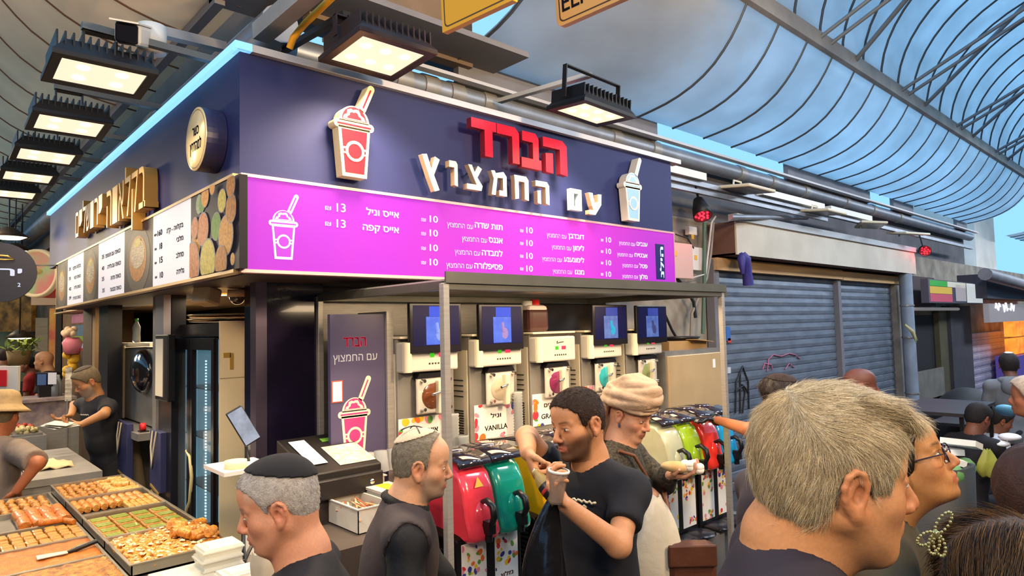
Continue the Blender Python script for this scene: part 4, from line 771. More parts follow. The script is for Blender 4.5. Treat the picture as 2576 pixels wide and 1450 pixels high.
# far end: downpipe knot, doorway, lit signs, second shutter
p = P(2292, 838, y=3.60); g = G()
for k in range(5): g.tube([p + V(-.10, .06, .14), p + V(0, -.02, .02), p + V(.06 + .03 * k, -.03, -.10 - .03 * (k % 3))], [.02, .035, .008], 6)
single('straw_bundle', g, M('straw', '#b5ad82', .8), 'pale dry bundle tied to the grey downpipe', 'bundle', loc=p)
def blk(name, lb, cat, u0, v0, u1, v1, y, c, d=.1, **k):
    a, b = P(u0, v1, y=y), P(u1, v0, y=y); return tag(build(name, G().box((a[0], y, max(0, a[2])), (b[0], y + d, b[2])), M('blk_' + c.strip('#') + name, c, .6, **k), loc=((a[0] + b[0]) / 2, y + d / 2, max(0, a[2]))), lb, cat)
def stblk(name, u0, v0, u1, v1, y, c, d=.1, floor_=False, **k):
    a, b = P(u0, v1, y=y), P(u1, v0, y=y); return struct(name, G().box((a[0], y, 0 if floor_ else max(0, a[2])), (b[0], y + d, b[2])), M('st_' + c.strip('#') + name, c, .8, **k))
stblk('doorway_dark', 2296, 792, 2372, 1010, 3.99, '#0f0e12', .02, True)  # near-black sheet put in for the dark of the open doorway
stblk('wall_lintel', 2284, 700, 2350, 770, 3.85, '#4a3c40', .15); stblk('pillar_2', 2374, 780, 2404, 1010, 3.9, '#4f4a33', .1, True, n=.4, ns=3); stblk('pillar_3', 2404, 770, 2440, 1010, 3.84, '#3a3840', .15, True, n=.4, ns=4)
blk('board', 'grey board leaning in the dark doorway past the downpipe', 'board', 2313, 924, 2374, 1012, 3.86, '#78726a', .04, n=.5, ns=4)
t = thing('strip_lamp', 'pale strip lamp over the dark doorway', 'lamp', P(2300, 772, y=3.8)); a, b = P(2290, 778, y=3.8), P(2410, 772, y=3.8); build('tube', G().tube([a, (b[0], 3.8, a[2])], .03, 8), M('strip_grey', '#c8c4c0', .4, em=.2), t)
a, b = P(2338, 762, y=3.5), P(2470, 700, y=3.5); t = thing('lit_sign', 'small backlit shop sign in green, yellow, pink and white', 'sign', a); x0, x1, z0_, z1_ = a[0], b[0], a[2], P(2338, 702, y=3.5)[2]; w, h = x1 - x0, z1_ - z0_
build('case', G().box((x0, 3.5, z0_), (x1, 3.62, z1_)), M('sign_case', '#55505a', .5), t)
for nm, fx0, fz0, fx1, fz1, c in (('pink_field', .02, .05, .38, .38, '#c25a74'), ('yellow_field', .02, .4, .38, .7, '#d8b850'), ('green_field', .02, .72, .30, .96, '#3fae4e'), ('grey_field', .45, .1, .64, .85, '#b4b0b8'), ('white_field', .66, .04, .98, .96, '#e4ecf0'), ('cream_field', .31, .72, .64, .96, '#d9dcd0')):
    build(nm, G().box((x0 + fx0 * w, 3.494, z0_ + fz0 * h), (x0 + fx1 * w, 3.5, z0_ + fz1 * h)), glow('lit_' + nm, c, .7), t)
a, b = P(2490, 812, y=3.4), P(2640, 765, y=3.4); t = thing('lit_sign', 'pale grey sign with white script at the far street end', 'sign', a); z1_ = P(2490, 764, y=3.4)[2]
build('panel', G().box((a[0], 3.4, a[2]), (b[0] + 2, 3.5, z1_)), glow('sign_pale', '#b4b0b8', .45), t); g = G(); [g.tube([V(a[0] + .5 + .09 * j, 3.392, a[2] + .3 + .08 * math.sin(j * 1.9) + .02 * (j % 3)) for j in range(k_, k_ + 6)], .022, 5) for k_ in (0, 8, 15)]; build('script', g, glow('sign_script', '#f6f6ff', 1.0), t)
x0, x1 = P(2446, 900, y=3.9)[0], P(2538, 900, y=3.9)[0]; shutter('rolling_shutter', 'pale violet shutter behind the man in the grey hoodie', x0, x1, 3.9, 0, P(2446, 835, y=3.9)[2], M('shutter_pale', '#a49fb2', .5, .2, n=.4, ns=3), .16)
t = thing('food_display', 'orange lit food display at the far street end', 'display', P(2556, 890, y=3.4)); a, b = P(2556, 892, y=3.4), P(2640, 853, y=3.4); build('lit_shelf', G().box((a[0], 3.4, a[2]), (b[0], 3.6, a[2] + .35)).box((a[0], 3.4, a[2] + .4), (b[0], 3.6, a[2] + .75)), glow('food_glow', '#ffa63c', 1.2, n=.8, ns=4, col2='#ff5a1e'), t)
build('counter', G().box((a[0], 3.4, 0), (b[0], 3.8, a[2] - .05)), M('violet_counter', '#5a4a9a', .4, em=.15), t)
blk('grey_sheet', 'dark grey soffit sheet along the far shop fronts', 'panel', 2484, 712, 2640, 750, 3.3, '#403d4a', .5)
g = G().tube([P(2478, 690, y=3.1), P(2700, 752, y=3.1)], .12, 10); single('roller_awning', g, M('roller', '#807d82', .5, n=.5, ns=3), 'rolled pale awning over the far shop fronts', 'awning', loc=P(2478, 690, y=3.1))
# yellow sign and name plate hanging from the roof
def hang(nm, lb, q, y0, col, edge, t_):
    pass
def slab(name, lb, pts, tt, col, edge, text=None):
    c = [P(u, v, t=tt_) for (u, v), tt_ in zip(pts, tt)]; t = thing(name, lb, 'sign', c[0]); ux = (c[1] - c[0]).normalized(); uy = (c[3] - c[0]); uy = (uy - ux * uy.dot(ux)).normalized(); w = (c[1] - c[0]).length; h = (c[3] - c[0]).length
    build('board', G().prism(rrect(0, 0, w, h, .03 if text else .004), c[0], ux, uy, .03), M(name + '_face', col, .45), t); n = ux.cross(uy)
    build('border', G().ring(rrect(.016, .016, w - .016, h - .016, .025), rrect(.022, .022, w - .022, h - .022, .022), c[0] + n * .001, ux, uy, .001), M(name + '_edge', edge, .5), t)
    if text: g = G(); put_text(g, text, c[0] + ux * .035 + uy * .06 + n * .001, ux, uy, .085, 'L', 0, .012, .40); build('lettering', g, m_ink, t)
slab('hanging_sign', 'yellow hanging sign with a dark border under the roof', [(1113, 83), (1290, 0), (1290, -190), (1113, -110)], (3.0, 2.72, 2.72, 3.0), '#d8a012', '#4a3a20')
slab('name_plate', 'tan hanging name plate with dark capital letters', [(1402, 70), (1700, -62), (1700, -225), (1402, -80)], (3.0, 2.6, 2.6, 3.0), '#cf9f5c', '#3a2a22', 'ELIYAHU')
# ------------------------------------------------------------------ side shop under the lane board
def at(u, v, x): return P(u, v, x=x)
m_brown = M('shop_brown', '#3a2b22', .6, n=.4, ns=3)
struct('wall_shop_back', G().box((3.0, 4.4, 0), (3.1, 11, 2.6)).box((2.1, 10.9, 0), (3.1, 11, 2.6)), m_brown); struct('ceiling_shop', G().box((1.5, 4.25, 2.268), (3.0, 11, 2.285)), M('shop_ceiling', '#d9b98c', .7, n=.2, ns=3))
struct('wall_shop_side', G().box((2.3, 4.34, 0), (4.9, 4.42, 2.6)), m_brown)
struct('wall_lane_shops', G().box((1.9, 9.3, 0), (2.1, 25, 4)), M('lane_shops', '#8a6b45', .8, n=.8, ns=1.5, col2='#4a3724'))
for k, (u, y) in enumerate(((640, 4.6), (575, 5.0))): pass
for k, (x, y, lb) in enumerate(((1.75, 4.55, 'round ceiling lamp inside the shop nearest the marble pillar'), (1.72, 5.1, 'round ceiling lamp inside the shop above the glass fridge'))):
    t = thing('ceiling_lamp', lb, 'lamp', (x, y, 2.235)); build('disc', G().lathe([(0, 0), (.10, 0), (.12, .027), (0, .027)], (x, y, 2.235), 24), M('lamp_brass', '#d8b070', .3, .5), t); l_ = build('glass', G().lathe([(0, -.003), (.06, -.003), (.07, .0)], (x, y, 2.235), 20), glow('lamp_on', '#fff0d0', 2.5), t)
area_light('shop_ceiling_glow', (1.9, 5.6, 2.22), (1.9, 5.6, 0), 30, .6, 1.6, (1, .78, .5)); area_light('shop_ceiling_glow_far', (1.9, 7.6, 2.22), (1.7, 7.4, 0), 26, .5, 1.2, (1, .78, .5))
area_light('canopy_fill', (3.2, 2.95, 2.12), (3.2, 3.1, .9), 36, 2.2, .3, (1, .74, .45));  # added unseen fill that brightens the machines under the canopy
area_light('lane_lamp_glow', (-.4, 9.2, 3.2), (.6, 8.2, 1.0), 60, .8, .8, (1, .76, .45)); area_light('lane_lamp_glow_far', (-.8, 13, 3.2), (0, 12, 1), 90, 1.2, 1.2, (1, .78, .46))
# speaker and dome camera under the board
c = P(520, 745, x=1.42); t = thing('speaker', 'white wall speaker under the side price board', 'speaker', c); build('case', G().obox(c, (.13, .13, .12), Matrix.Rotation(.5, 3, 'Z') @ Matrix.Rotation(.25, 3, 'Y')), M('speaker_white', '#e0cda4', .5), t, bevel=.02); build('bracket', G().box((c[0] - .03, c[1] - .03, c[2] + .05), (c[0] + .03, c[1] + .03, 2.245)), m_white, t)
c = P(597, 748, x=1.62); t = thing('dome_camera', 'glass dome camera under the shop ceiling', 'camera', c); build('base', G().lathe([(0, .05), (.06, .05), (.065, .0), (0, 0)], c, 20), M('speaker_white', '#e0cda4'), t); build('dome', G().sphere(c, .05, 16, 10), M('dome_glass', '#4a4038', .05, coat=1), t)
# round trays on the fridge, the fridge itself
for k, z in enumerate((2.035, 2.065)):
    g = G().lathe([(0, 0), (.33, 0), (.35, .02), (.34, .02), (.32, .006), (0, .006)], (1.80, 4.92, z), 36); single('round_tray', g, M('tray_brass', '#b08f60', .3, .8), ('lower round steel tray lying on the glass fridge', 'upper round steel tray lying on the glass fridge')[k], 'tray', loc=(1.80, 4.92, z))
fx, fy0, fy1 = 1.50, 4.46, 5.46
t = thing('display_fridge', 'glass door drinks fridge with cream side panel and strips of tiny lights', 'fridge', (fx, fy0, 0)); m_fb = M('fridge_black', '#121016', .25)
build('side_panel', G().box((fx, fy0 - .02, .0), (1.90, fy0, 2.03)), M('fridge_cream', '#f0dcb2', .5, n=.12, ns=3), t); build('panel_seam', G().box((fx, fy0 - .022, 1.655), (1.90, fy0 - .02, 1.66)), M('seam', '#a8946c', .6), t)
pa_, pb_ = P(562, 920, y=fy0 - .02), P(588, 890, y=fy0 - .02); build('tape_mark', G().box((P(578, 900, y=4.44)[0], fy0 - .024, P(578, 930, y=4.44)[2]), (P(587, 900, y=4.44)[0], fy0 - .02, P(578, 889, y=4.44)[2])).box((P(562, 896, y=4.44)[0], fy0 - .024, P(570, 900, y=4.44)[2]), (P(580, 896, y=4.44)[0], fy0 - .02, P(570, 888, y=4.44)[2])), M('old_tape', '#b08a3a', .6), t)
build('case', G().box((fx + .02, fy0, 0), (1.90, fy1, .45)).box((fx + .02, fy0, 1.93), (1.90, fy1, 2.02)).box((1.84, fy0, .45), (1.90, fy1, 1.93)).box((fx + .02, fy1 - .03, .45), (1.84, fy1, 1.93)), m_fb, t)
build('lit_interior', G().box((1.80, fy0 + .03, .5), (1.83, fy1 - .04, 1.9)).box((1.56, fy1 - .05, .5), (1.80, fy1 - .04, 1.9)), glow('fridge_light', '#7fb4c8', .55, n=.5, ns=3, col2='#3f6f86'), t)
build('shelf', G().box((fx + .08, fy0 + .03, .85), (1.8, fy1 - .04, .86)).box((fx + .08, fy0 + .03, 1.2), (1.8, fy1 - .04, 1.21)).box((fx + .08, fy0 + .03, 1.55), (1.8, fy1 - .04, 1.56)), m_steel2, t)
for k, (a, b) in enumerate(((fy0 + .01, fy0 + .50), (fy0 + .51, fy1 - .01))):
    d = build('door', G().ring([(a, .46), (b, .46), (b, 1.92), (a, 1.92)], [(a + .05, .54), (b - .05, .54), (b - .05, 1.84), (a + .05, 1.84)], V(fx, 0, 0), V(0, 1, 0), V(0, 0, 1), .03), m_fb, t)
    build('glass', G().box((fx + .008, a + .05, .54), (fx + .014, b - .05, 1.84)), M('fridge_glass', '#dfe8ee', .03, tr=.9, ior=1.15), d)
    g = G()
    for j in range(56): z = .60 + j * .021; g.box((fx + .03, (b - .085 if k else a + .33) , z), (fx + .038, (b - .075 if k else a + .345), z + .011))
    l_ = build('light_strip', g, glow('fridge_led', '#c8f0ff', 2.2), d)
g = G(); g.tube([P(470, 1135, x=1.48), P(478, 1150, x=1.47), P(482, 1200, x=1.465), P(478, 1260, x=1.47), P(468, 1290, x=1.47)], .012, 8); single('power_cord', g, M('cord_cream', '#d8c48c', .5), 'cream power cord hanging down the glass fridge', 'cord', loc=P(470, 1135, x=1.48))
# shelf between fridge and marble pillar
tag(build('shelf_unit', G().box((1.92, 4.30, 0), (2.25, 4.335, 2.2)).box((1.60, 3.98, 1.60), (1.95, 4.3, 1.62)).box((1.60, 3.98, 1.22), (1.95, 4.3, 1.24)), M('shelf_cream', '#d8c29a', .5), loc=(1.8, 4.2, 0)), 'cream shelf unit behind the window beside the marble pillar', 'shelf')
p = P(655, 806, y=4.2); q = P(700, 748, y=4.2); t = thing('red_sign', 'red paper sign behind the window beside the marble pillar', 'sign', p); build('sheet', G().box((p[0], 4.2, p[2]), (q[0] + .05, 4.21, q[2])), glow('red_sheet', '#d02a30', .35), t); g = G(); put_text(g, 'שו', V(p[0] + .10, 4.195, p[2] + .03), EX, EZ, .055, 'L', 0, .03, .07); build('lettering', g, m_signcream, t)
for k, (u, v, r) in enumerate(((672, 1040, .05), (676, 1020, .04))):
    c = P(u, v, y=4.12); single('lidded_jar', G().lathe([(0, 0), (r, 0), (r, .05), (r * .6, .09), (.012, .10), (.012, .12), (0, .12)], (c[0], c[1], 1.24 + .06 * k * 0 ), 16), M('jar_brass', '#c9a868', .35, .3), ('wider brass lidded pot on the shelf beside the pillar', 'smaller brass lidded pot on the shelf beside the pillar')[k], 'pot', loc=(c[0], c[1], 1.24))
# phone on a stand
c = P(612, 1072, y=3.3); t = thing('phone_on_stand', 'tilted phone screen on a stand before the cream fridge panel', 'phone', (c[0], c[1], 1.0)); R = Matrix.Rotation(-.45, 3, 'Y') @ Matrix.Rotation(-.25, 3, 'X')
build('case', G().obox(c, (.085, .012, .19), R), m_black, t, bevel=.006); build('screen', G().obox(c + V(0, -.007, 0), (.075, .002, .175), R), glow('phone_screen', '#a8b4cc', .7, n=.8, ns=18, col2='#60708c'), t); build('stand', G().tube([c, c + V(.03, .06, -.08), c + V(.03, .02, -.16), c + V(.05, 0, -.30)], .008, 6), m_black, t)
c = P(600, 1168, y=3.22); tag(build('ledge', G().box((c[0] - .10, 3.12, c[2] - .03), (c[0] + .14, 3.4, c[2] - .012)).box((c[0] + .08, 3.34, 0), (c[0] + .12, 3.38, c[2] - .03)), m_white, loc=(c[0], 3.2, c[2] - .03)), 'white ledge with a paper roll under the phone stand', 'ledge')
single('paper_roll', G().lathe([(.02, 0), (.05, 0), (.05, .035), (.02, .035), (.02, 0)], (c[0] - .02, 3.2, c[2] - .012), 20), M('roll_paper', '#e8d4a8', .6), 'small paper roll lying on the white ledge', 'roll', loc=(c[0] - .02, 3.2, c[2] - .012))
# pillars along the side shop
def pil(nm, lb, u, x, w, d, mt, z1=2.245, z0=0): y = P(u, 900, x=x)[1]; return tag(build('pillar_panel', G().box((x, y - w, z0), (x + d, y, z1)), mt, loc=(x + d / 2, y - w / 2, z0)), lb, 'pillar')
pil('a', 'black pillar left of the glass fridge', 392, 1.46, .42, .10, M('pillar_black', '#1d1b22', .3)); pil('b', 'slim steel strip pillar left of the black one', 384, 1.44, .10, .06, m_steel2)
pil('c', 'wide black pillar between the oven and the far shop', 248, 1.42, .40, .12, M('pillar_black', '#1d1b22', .3)); pil('d', 'brown wooden pillar at the far end of the side shop', 208, 1.44, .45, .10, M('pillar_brown', '#4a3a2c', .5)); pil('e', 'pale wooden strip pillar beside the wide black pillar', 232, 1.42, .12, .05, M('pillar_wood', '#9a7a54', .5))
y = P(400, 900, x=1.38)[1]; z = P(400, 918, x=1.38)[2]; t = thing('wall_tablet', 'dark framed notice screen on the steel strip pillar', 'notice', (1.38, y, z)); build('frame', G().box((1.38, y - .22, z - .26), (1.43, y + .10, z + .22)), m_black, t, bevel=.006); build('sheet', G().box((1.376, y - .10, z - .23), (1.38, y + .08, z + .19)), M('notice_sheet', '#d9cbb2', .5, em=.15), t)
y = P(400, 790, x=1.40)[1]; z = P(397, 800, x=1.40)[2]; tag(build('light_box', G().box((1.40, y - .12, z - .22), (1.45, y + .10, z + .24)), M('box_silver', '#b9b4ba', .3, .4), loc=(1.42, y, z - .22)), 'silver box on the pillar above the framed notice', 'box')
# oven, counter and gift bags
ya, yb = P(395, 950, x=1.62)[1], P(292, 950, x=1.62)[1]
t = thing('oven', 'white and steel oven with a dark round drum behind the counter', 'oven', (1.62, ya, 1.12))
build('case', G().box((1.62, ya, 1.14), (2.2, yb, 1.83)), m_steel2, t); build('white_front', G().box((1.595, yb - .40, 1.13), (1.62, yb + .02, 1.88)), M('oven_white', '#dcd3c2', .4), t, bevel=.01); build('grille', G().box((1.592, yb - .33, 1.2), (1.596, yb - .12, 1.5)), M('oven_grey', '#a79c8c', .6), t)
c = V(1.60, ya + .36, 1.62); build('drum', G().sphere(c, (.10, .24, .20), 20, 14), M('drum_black', '#17151a', .12, coat=1), t); build('drum_shelf', G().box((1.56, ya, 1.85), (1.8, yb - .42, 1.88)), M('shelf_cream', '#d8c29a'), t)
tag(build('side_counter', G().box((1.45, ya - .1, 0), (2.3, yb + .3, .06)).box((1.45, ya - .1, 1.06), (2.3, yb + .05, 1.12)).box((2.1, ya - .1, 0), (2.3, yb + .3, 1.06)).box((1.46, yb - .15, 0), (2.1, yb - .11, 1.06)), m_steel2, loc=(1.8, ya, 0)), 'steel counter under the oven', 'counter')
bt = P(343, 875, x=1.66); t = thing('water_bottle', 'clear water bottle with a green cap on the oven shelf', 'bottle', (1.66, bt[1], 1.88)); build('body', G().lathe([(0, 0), (.035, 0), (.037, .03), (.034, .09), (.037, .15), (.015, .20), (.015, .21), (0, .21)], (1.66, bt[1], 1.88), 16), M('bottle_clear', '#c8d4dc', .1, tr=.6, ior=1.2), t); build('cap', G().lathe([(0, .235), (.017, .235), (.017, .205), (0, .205)], (1.66, bt[1], 1.88), 12), M('cap_green', '#3f9a4a', .4), t)
def gift(u0, u1, v0, v1, x, lb):
    y0, y1 = P(u1, v1, x=x)[1], P(u0, v1, x=x)[1]; zb, zt = P((u0 + u1) / 2, v1, x=x)[2], P((u0 + u1) / 2, v0, x=x)[2]; t = thing('gift_bag', lb, 'bag', (x, y0, zb), 'blue gift bags by the fridge'); build('bag', G().box((x, y0, zb), (x + .05, y1, zt)), M('bag_blue', '#33355c', .5), t, bevel=.004); ym = (y0 + y1) / 2
    build('handle', G().tube([(x - .005, ym + .05, zt), (x - .02, ym + .04, zt - .12), (x - .02, ym, zt - .28), (x - .02, ym - .04, zt - .12), (x - .005, ym - .05, zt)], .007, 6), M('bag_rope', '#d9c8a8', .6), t); g = G(); g.beam((x - .003, y1 - .03, zt - .42), (x - .003, y0 + .03, zt - .46), .004, .02).beam((x - .003, y1 - .05, zt - .46), (x - .003, y0 + .05, zt - .5), .004, .01); build('gold_mark', g, m_gold, t)
gift(376, 403, 1085, 1235, 1.42, 'blue gift bag with pale rope handles beside the fridge'); gift(287, 318, 1062, 1215, 1.42, 'blue gift bag behind the worker in black')
for k in range(5):
    y = P(372 - k * 9, 1150, x=1.75)[1]; single('paper_roll', G().tube([(1.7, y, .42 + .0), (1.62, y + .02, .98)], .05, 12), M('roll_cream', '#cdb99a', .7), 'tall cream paper roll leaning under the oven counter', 'roll', group='cream rolls under the oven', loc=(1.7, y, .42))
c = P(381, 1067, x=1.5); c = V(1.52, 6.40, 1.16); t = thing('tape_dispenser', 'red round tape dispenser on the counter edge', 'dispenser', c); build('wheel', G().lathe([(0, -.02), (.035, -.02), (.035, .02), (0, .02)], c, 16, axis=(-1, 0, 0)), M('cap_red', '#d8262c'), t); build('foot', G().box((c[0] - .03, c[1] - .05, 1.12), (c[0] + .04, c[1] + .04, c[2] - .03)), m_black, t)
# far shop: screen, sweets, poles
y = P(200, 835, x=1.62)[1]
t = thing('poster_screen', 'lit fridge front with coloured posters at the far end of the side shop', 'poster', (1.62, y, 1.5)); a, b = P(224, 880, x=1.62), P(180, 790, x=1.62)
for nm, v0, v1, c in (('pink_poster', 790, 812, '#c87a8c'), ('teal_poster', 818, 845, '#5a7a8a'), ('green_poster', 846, 864, '#8aa838'), ('white_strip', 865, 876, '#cfd4dc'), ('red_strip', 877, 883, '#b02a34')):
    build(nm, G().box((1.62, a[1], P(202, v1, x=1.62)[2]), (1.66, b[1], P(202, v0, x=1.62)[2])), glow('poster_' + nm, c, .5, n=.6, ns=9), t)
c = P(182, 870, x=1.5); t = thing('flower_vase', 'pink vase of pale flowers before the posters', 'vase', c); build('vase', G().lathe([(0, -.1), (.08, -.1), (.11, .04), (.07, .10), (0, .1)], c, 16), M('vase_pink', '#d87a88', .5), t); g = G()
for k in range(9): g.sphere(c + V(random.uniform(-.08, .08), random.uniform(-.1, .1), .14 + random.uniform(0, .06)), .04, 8, 6)
build('flowers', g, M('petal_cream', '#e8c8a0', .7), t)
g = G(); c = P(178, 910, x=1.5)
for k in range(14): g.sphere(c + V(random.uniform(-.06, .06), random.uniform(-.08, .08), random.uniform(-.16, .16)), .05, 7, 5)
single('yellow_flowers', g, M('petal_yellow', '#e0b030', .7), 'hanging bunch of yellow flowers under the pink vase', 'flowers', loc=c)
# sweets counter of the far shop with trays
yc = 7.9; tag(build('sweets_counter', G().box((.45, 8.55, 0), (1.12, 9.4, .92)).box((.45, 9.4, 0), (1.55, 10.15, .92)), m_steel, loc=(.8, 9, 0)), 'long steel sweets counter along the lane', 'counter')
tag(build('sweets_case', G().box((.85, 9.5, .92), (1.5, 10.05, 1.20)).box((.8, 9.45, 1.20), (1.53, 10.1, 1.235)), M('case_violet', '#8a7a80', .3, n=.6, ns=12, col2='#d0b8a8'), loc=(1.2, 9.8, .92)), 'low glass case of wrapped sweets on the lane counter', 'case')
cols = ('#e0a030', '#d8c890', '#5fa03a', '#b85a3a', '#e8dcc0', '#c8443c')
for k in range(7):
    x, y = .47 + (k % 2) * .32, 8.58 + (k // 2) * .22
    t = thing('sweets_tray', 'small steel tray of %s sweets on the lane counter' % ('orange', 'cream', 'green', 'brown', 'white', 'red', 'yellow')[k], 'tray', (x, y, .92), 'trays of loose sweets'); build('tray', G().box((x, y, .92), (x + .30, y + .2, .945)), m_steel2, t)
    g = G()
    for j in range(26): g.sphere((x + random.uniform(.03, .27), y + random.uniform(.03, .17), .95 + random.uniform(0, .05)), random.uniform(.018, .03), 7, 5)
    m_ = build('sweets', g, M('sweet_%d' % k, (cols + ('#e8c040',))[k], .5, n=.5, ns=20), t); m_['kind'] = 'stuff'
c = P(112, 955, y=9.75); t = thing('order_tablet', 'dark order tablet with a white card beside the bald man', 'tablet', c); r_ = ROT @ np.array([1, 0, 0]); ux = V(*r_).normalized()
build('case', G().obox(c, (.22, .03, .17), Matrix.Rotation(-.8, 3, 'Z')), m_black, t, bevel=.01); build('screen', G().obox(c + V(-.03, -.02, 0), (.10, .02, .13), Matrix.Rotation(-.8, 3, 'Z')), glow('tablet_blue', '#54688c', .5), t); build('card', G().obox(c + V(.065, -.09, .01), (.10, .012, .14), Matrix.Rotation(-.8, 3, 'Z')), glow('tablet_card', '#efe4e0', .5), t); build('foot', G().box((c[0] - .06, c[1] - .06, 1.235), (c[0] + .06, c[1] + .06, c[2] - .07)), m_black, t)
for k in range(4):
    c = P(138 + (k % 2) * 9, 975, y=9.7 + .07 * k); single('water_bottle', G().lathe([(0, 0), (.04, 0), (.04, .16), (.015, .22), (.015, .25), (0, .25)], (c[0], c[1], 1.235), 12), M('bottle_clear', '#c8d4dc'), 'clear plastic water bottle on the sweets case', 'bottle', group='bottles on the sweets case', loc=(c[0], c[1], 1.235))
# lane signs, lamps, plants
c = P(2, 686, t=6.0); t = thing('round_sign', 'dark hanging disc sign with white script at the frame edge', 'sign', c); nrm_ = V(-.25, -1, 0).normalized(); rr = .27
build('disc', G().lathe([(0, .02), (rr, .02), (rr, -.02), (0, -.02)], c, 32, axis=nrm_, smooth=False), M('disc_dark', '#25222e', .4), t); ux = V(0, 0, 1).cross(nrm_).normalized() * 1; g = G(); put_text(g, 'ירי', c + nrm_ * .024 - V(0, 0, .03) + ux * .06, ux, EZ, .075, 'C', 0, .03, .20); put_text(g, '2', c + nrm_ * .024 - V(0, 0, .13) + ux * .14, ux, EZ, .035, 'C', 0, .02); build('lettering', g, glow('script_white', '#e8ecff', .8), t); g = G().tube([c + nrm_ * .024 + ux * a + V(0, 0, b) for a, b in ((-.09, .12), (-.03, .155), (.05, .15), (.10, .12), (.03, .115), (-.05, .12))], .008, 6); build('emblem', g, m_gold, t)
c = P(92, 688, t=8.2); t = thing('drum_sign', 'red round drum sign with a lit food picture beyond the side board', 'sign', c); ax_ = V(-.75, -.66, 0).normalized(); rr = .30
build('drum', G().lathe([(rr, -.02), (rr, -.26), (0, -.26)], c, 32, axis=ax_), M('drum_red', '#b8282a', .4, em=.15), t); build('rim', G().lathe([(rr * .86, .0), (rr * .9, .03), (rr, .03), (rr * 1.02, -.03)], c, 32, axis=ax_), M('rim_cream', '#dcc49a', .4, em=.1), t); build('picture', G().lathe([(0, .005), (rr * .87, .0)], c, 32, axis=ax_), glow('picture_food', '#d8746a', .7, n=1, ns=5, col2='#8fb878'), t); build('arm', G().tube([c - ax_ * .26, V(1.92, c[1] + .1, c[2])], .02, 6), m_black, t); build('bowl', G().sphere(c + ax_ * .02 + V(0, 0, .02), (.09, .09, .04), 14, 8), M('bowl_gold', '#c8a860', .4, em=.2), t)
single('hanging_wire', G().tube([P(-20, 672, t=6.5), P(60, 668, t=7.5), P(143, 668, x=1.17)], .008, 5), m_black, 'dark wire strung across the lane to the side board', 'wire', loc=P(60, 668, t=7.5))
for k, (u, v, tt, r, lb) in enumerate(((22, 598, 7.5, .2, 'lit lane lamp nearest the lane floodlights'), (38, 633, 9, .2, 'lit lane lamp above the red drum sign'), (55, 650, 10.5, .18, 'lit lane lamp just left of the red drum sign'), (55, 662, 12, .17, 'farthest lit lane lamp behind the drum sign'), (50, 851, 9.5, .19, 'hanging shade lamp over the green plant'))):
    c = P(u, v, t=tt); t = thing('hanging_lamp', lb, 'lamp', c); build('shade', G().lathe([(.03, .12), (.06, .11), (r, .0), (r * .95, .0), (.05, .10)], c, 20), M('shade_dark', '#4a3a2a', .5, .3), t); l_ = build('bulb', G().lathe([(0, -.02), (r * .6, -.015), (r * .85, .01)], c, 20), glow('lane_bulb', '#fff0c8', 3), t); build('cord', G().tube([c + V(0, 0, .12), (c[0], c[1], 3.9)], .008, 5), m_black, t)
c = P(48, 872, t=9.4); g = G()
for k in range(70):
    a, b = random.uniform(0, 6.28), random.uniform(.05, .28); q = c + V(math.cos(a) * b, math.sin(a) * b, random.uniform(-.10, .10)); d = V(random.uniform(-1, 1), random.uniform(-1, 1), random.uniform(-.8, .4)).normalized() * .07; s = d.cross(V(0, 0, 1)).normalized() * .022; g.add([q - d, q + s, q + d, q - s], [(0, 1, 2, 3)])
t = thing('hanging_plant', 'hanging green leafy plant under the lane lamp', 'plant', c); build('foliage', g, M('leaf_green', '#8a9a2c', .6, n=.5, ns=8), t); build('pot', G().lathe([(0, -.26), (.12, -.26), (.15, -.06), (0, -.06)], c, 14), M('pot_clay', '#9a7a4a', .7), t); build('cord', G().tube([c, (c[0], c[1], 3.6)], .006, 5), m_black, t)
# lane shop boards and wares
m_shopw = M('wares_orange', '#c98a3a', .6, n=1, ns=6, col2='#6a4520', em=.12)
def lane(nm, lb, cat, u0, v0, u1, v1, tt, mt, d=.12, rot=-.75):
    a, b, c = P(u0, v1, t=tt), P(u1, v1, t=tt), P(u0, v0, t=tt); ux = (b - a); w = ux.length; ux.normalize(); n = ux.cross(EZ); return tag(build(nm, G().prism([(0, 0), (w, 0), (w, c[2] - a[2]), (0, c[2] - a[2])], a, ux, EZ, d), mt, loc=a), lb, cat)
lane('lane_shutter', 'beige closed shutter behind the bald man', 'shutter', 88, 800, 133, 885, 12, M('lane_shutter', '#a08c6c', .6, n=.4, ns=3, stretch=(1, 1, 9)))
lane('banner', 'narrow red and yellow banner hanging beside the far doorway', 'banner', 122, 776, 146, 930, 11.2, M('banner_red', '#b8423a', .6, n=1, ns=2.5, col2='#d8a83a'), .03)
lane('wares_shelf', 'shelf of orange wares hanging in the lane', 'shelf', -40, 745, 78, 835, 13, m_shopw, .4); lane('wall_board', 'olive wall board behind the hanging plant', 'board', -60, 835, 92, 960, 13.5, M('olive_wall', '#a89a62', .7, n=.5, ns=2), .2); lane('dark_post', 'dark post beside the banner', 'post', 137, 770, 152, 990, 10.8, m_dark, .2); lane('cream_awning', 'cream awning corner under the red drum sign', 'awning', 78, 740, 145, 768, 9.4, M('awning_cream', '#e0b48c', .6), .5)
t = lane('cash_board', 'red and white board at the frame edge before the hat man', 'board', -40, 922, 45, 985, 6.6, M('board_white', '#e6ddd0', .5), .03); a, b, c = P(-42, 972, t=6.58), P(15, 972, t=6.58), P(-42, 932, t=6.58); ux = (b - a); w = ux.length; ux.normalize(); build('red_field', G().prism([(0, 0), (w, 0), (w, c[2] - a[2]), (0, c[2] - a[2])], a, ux, EZ, .01), M('cap_red', '#d8262c'), t)
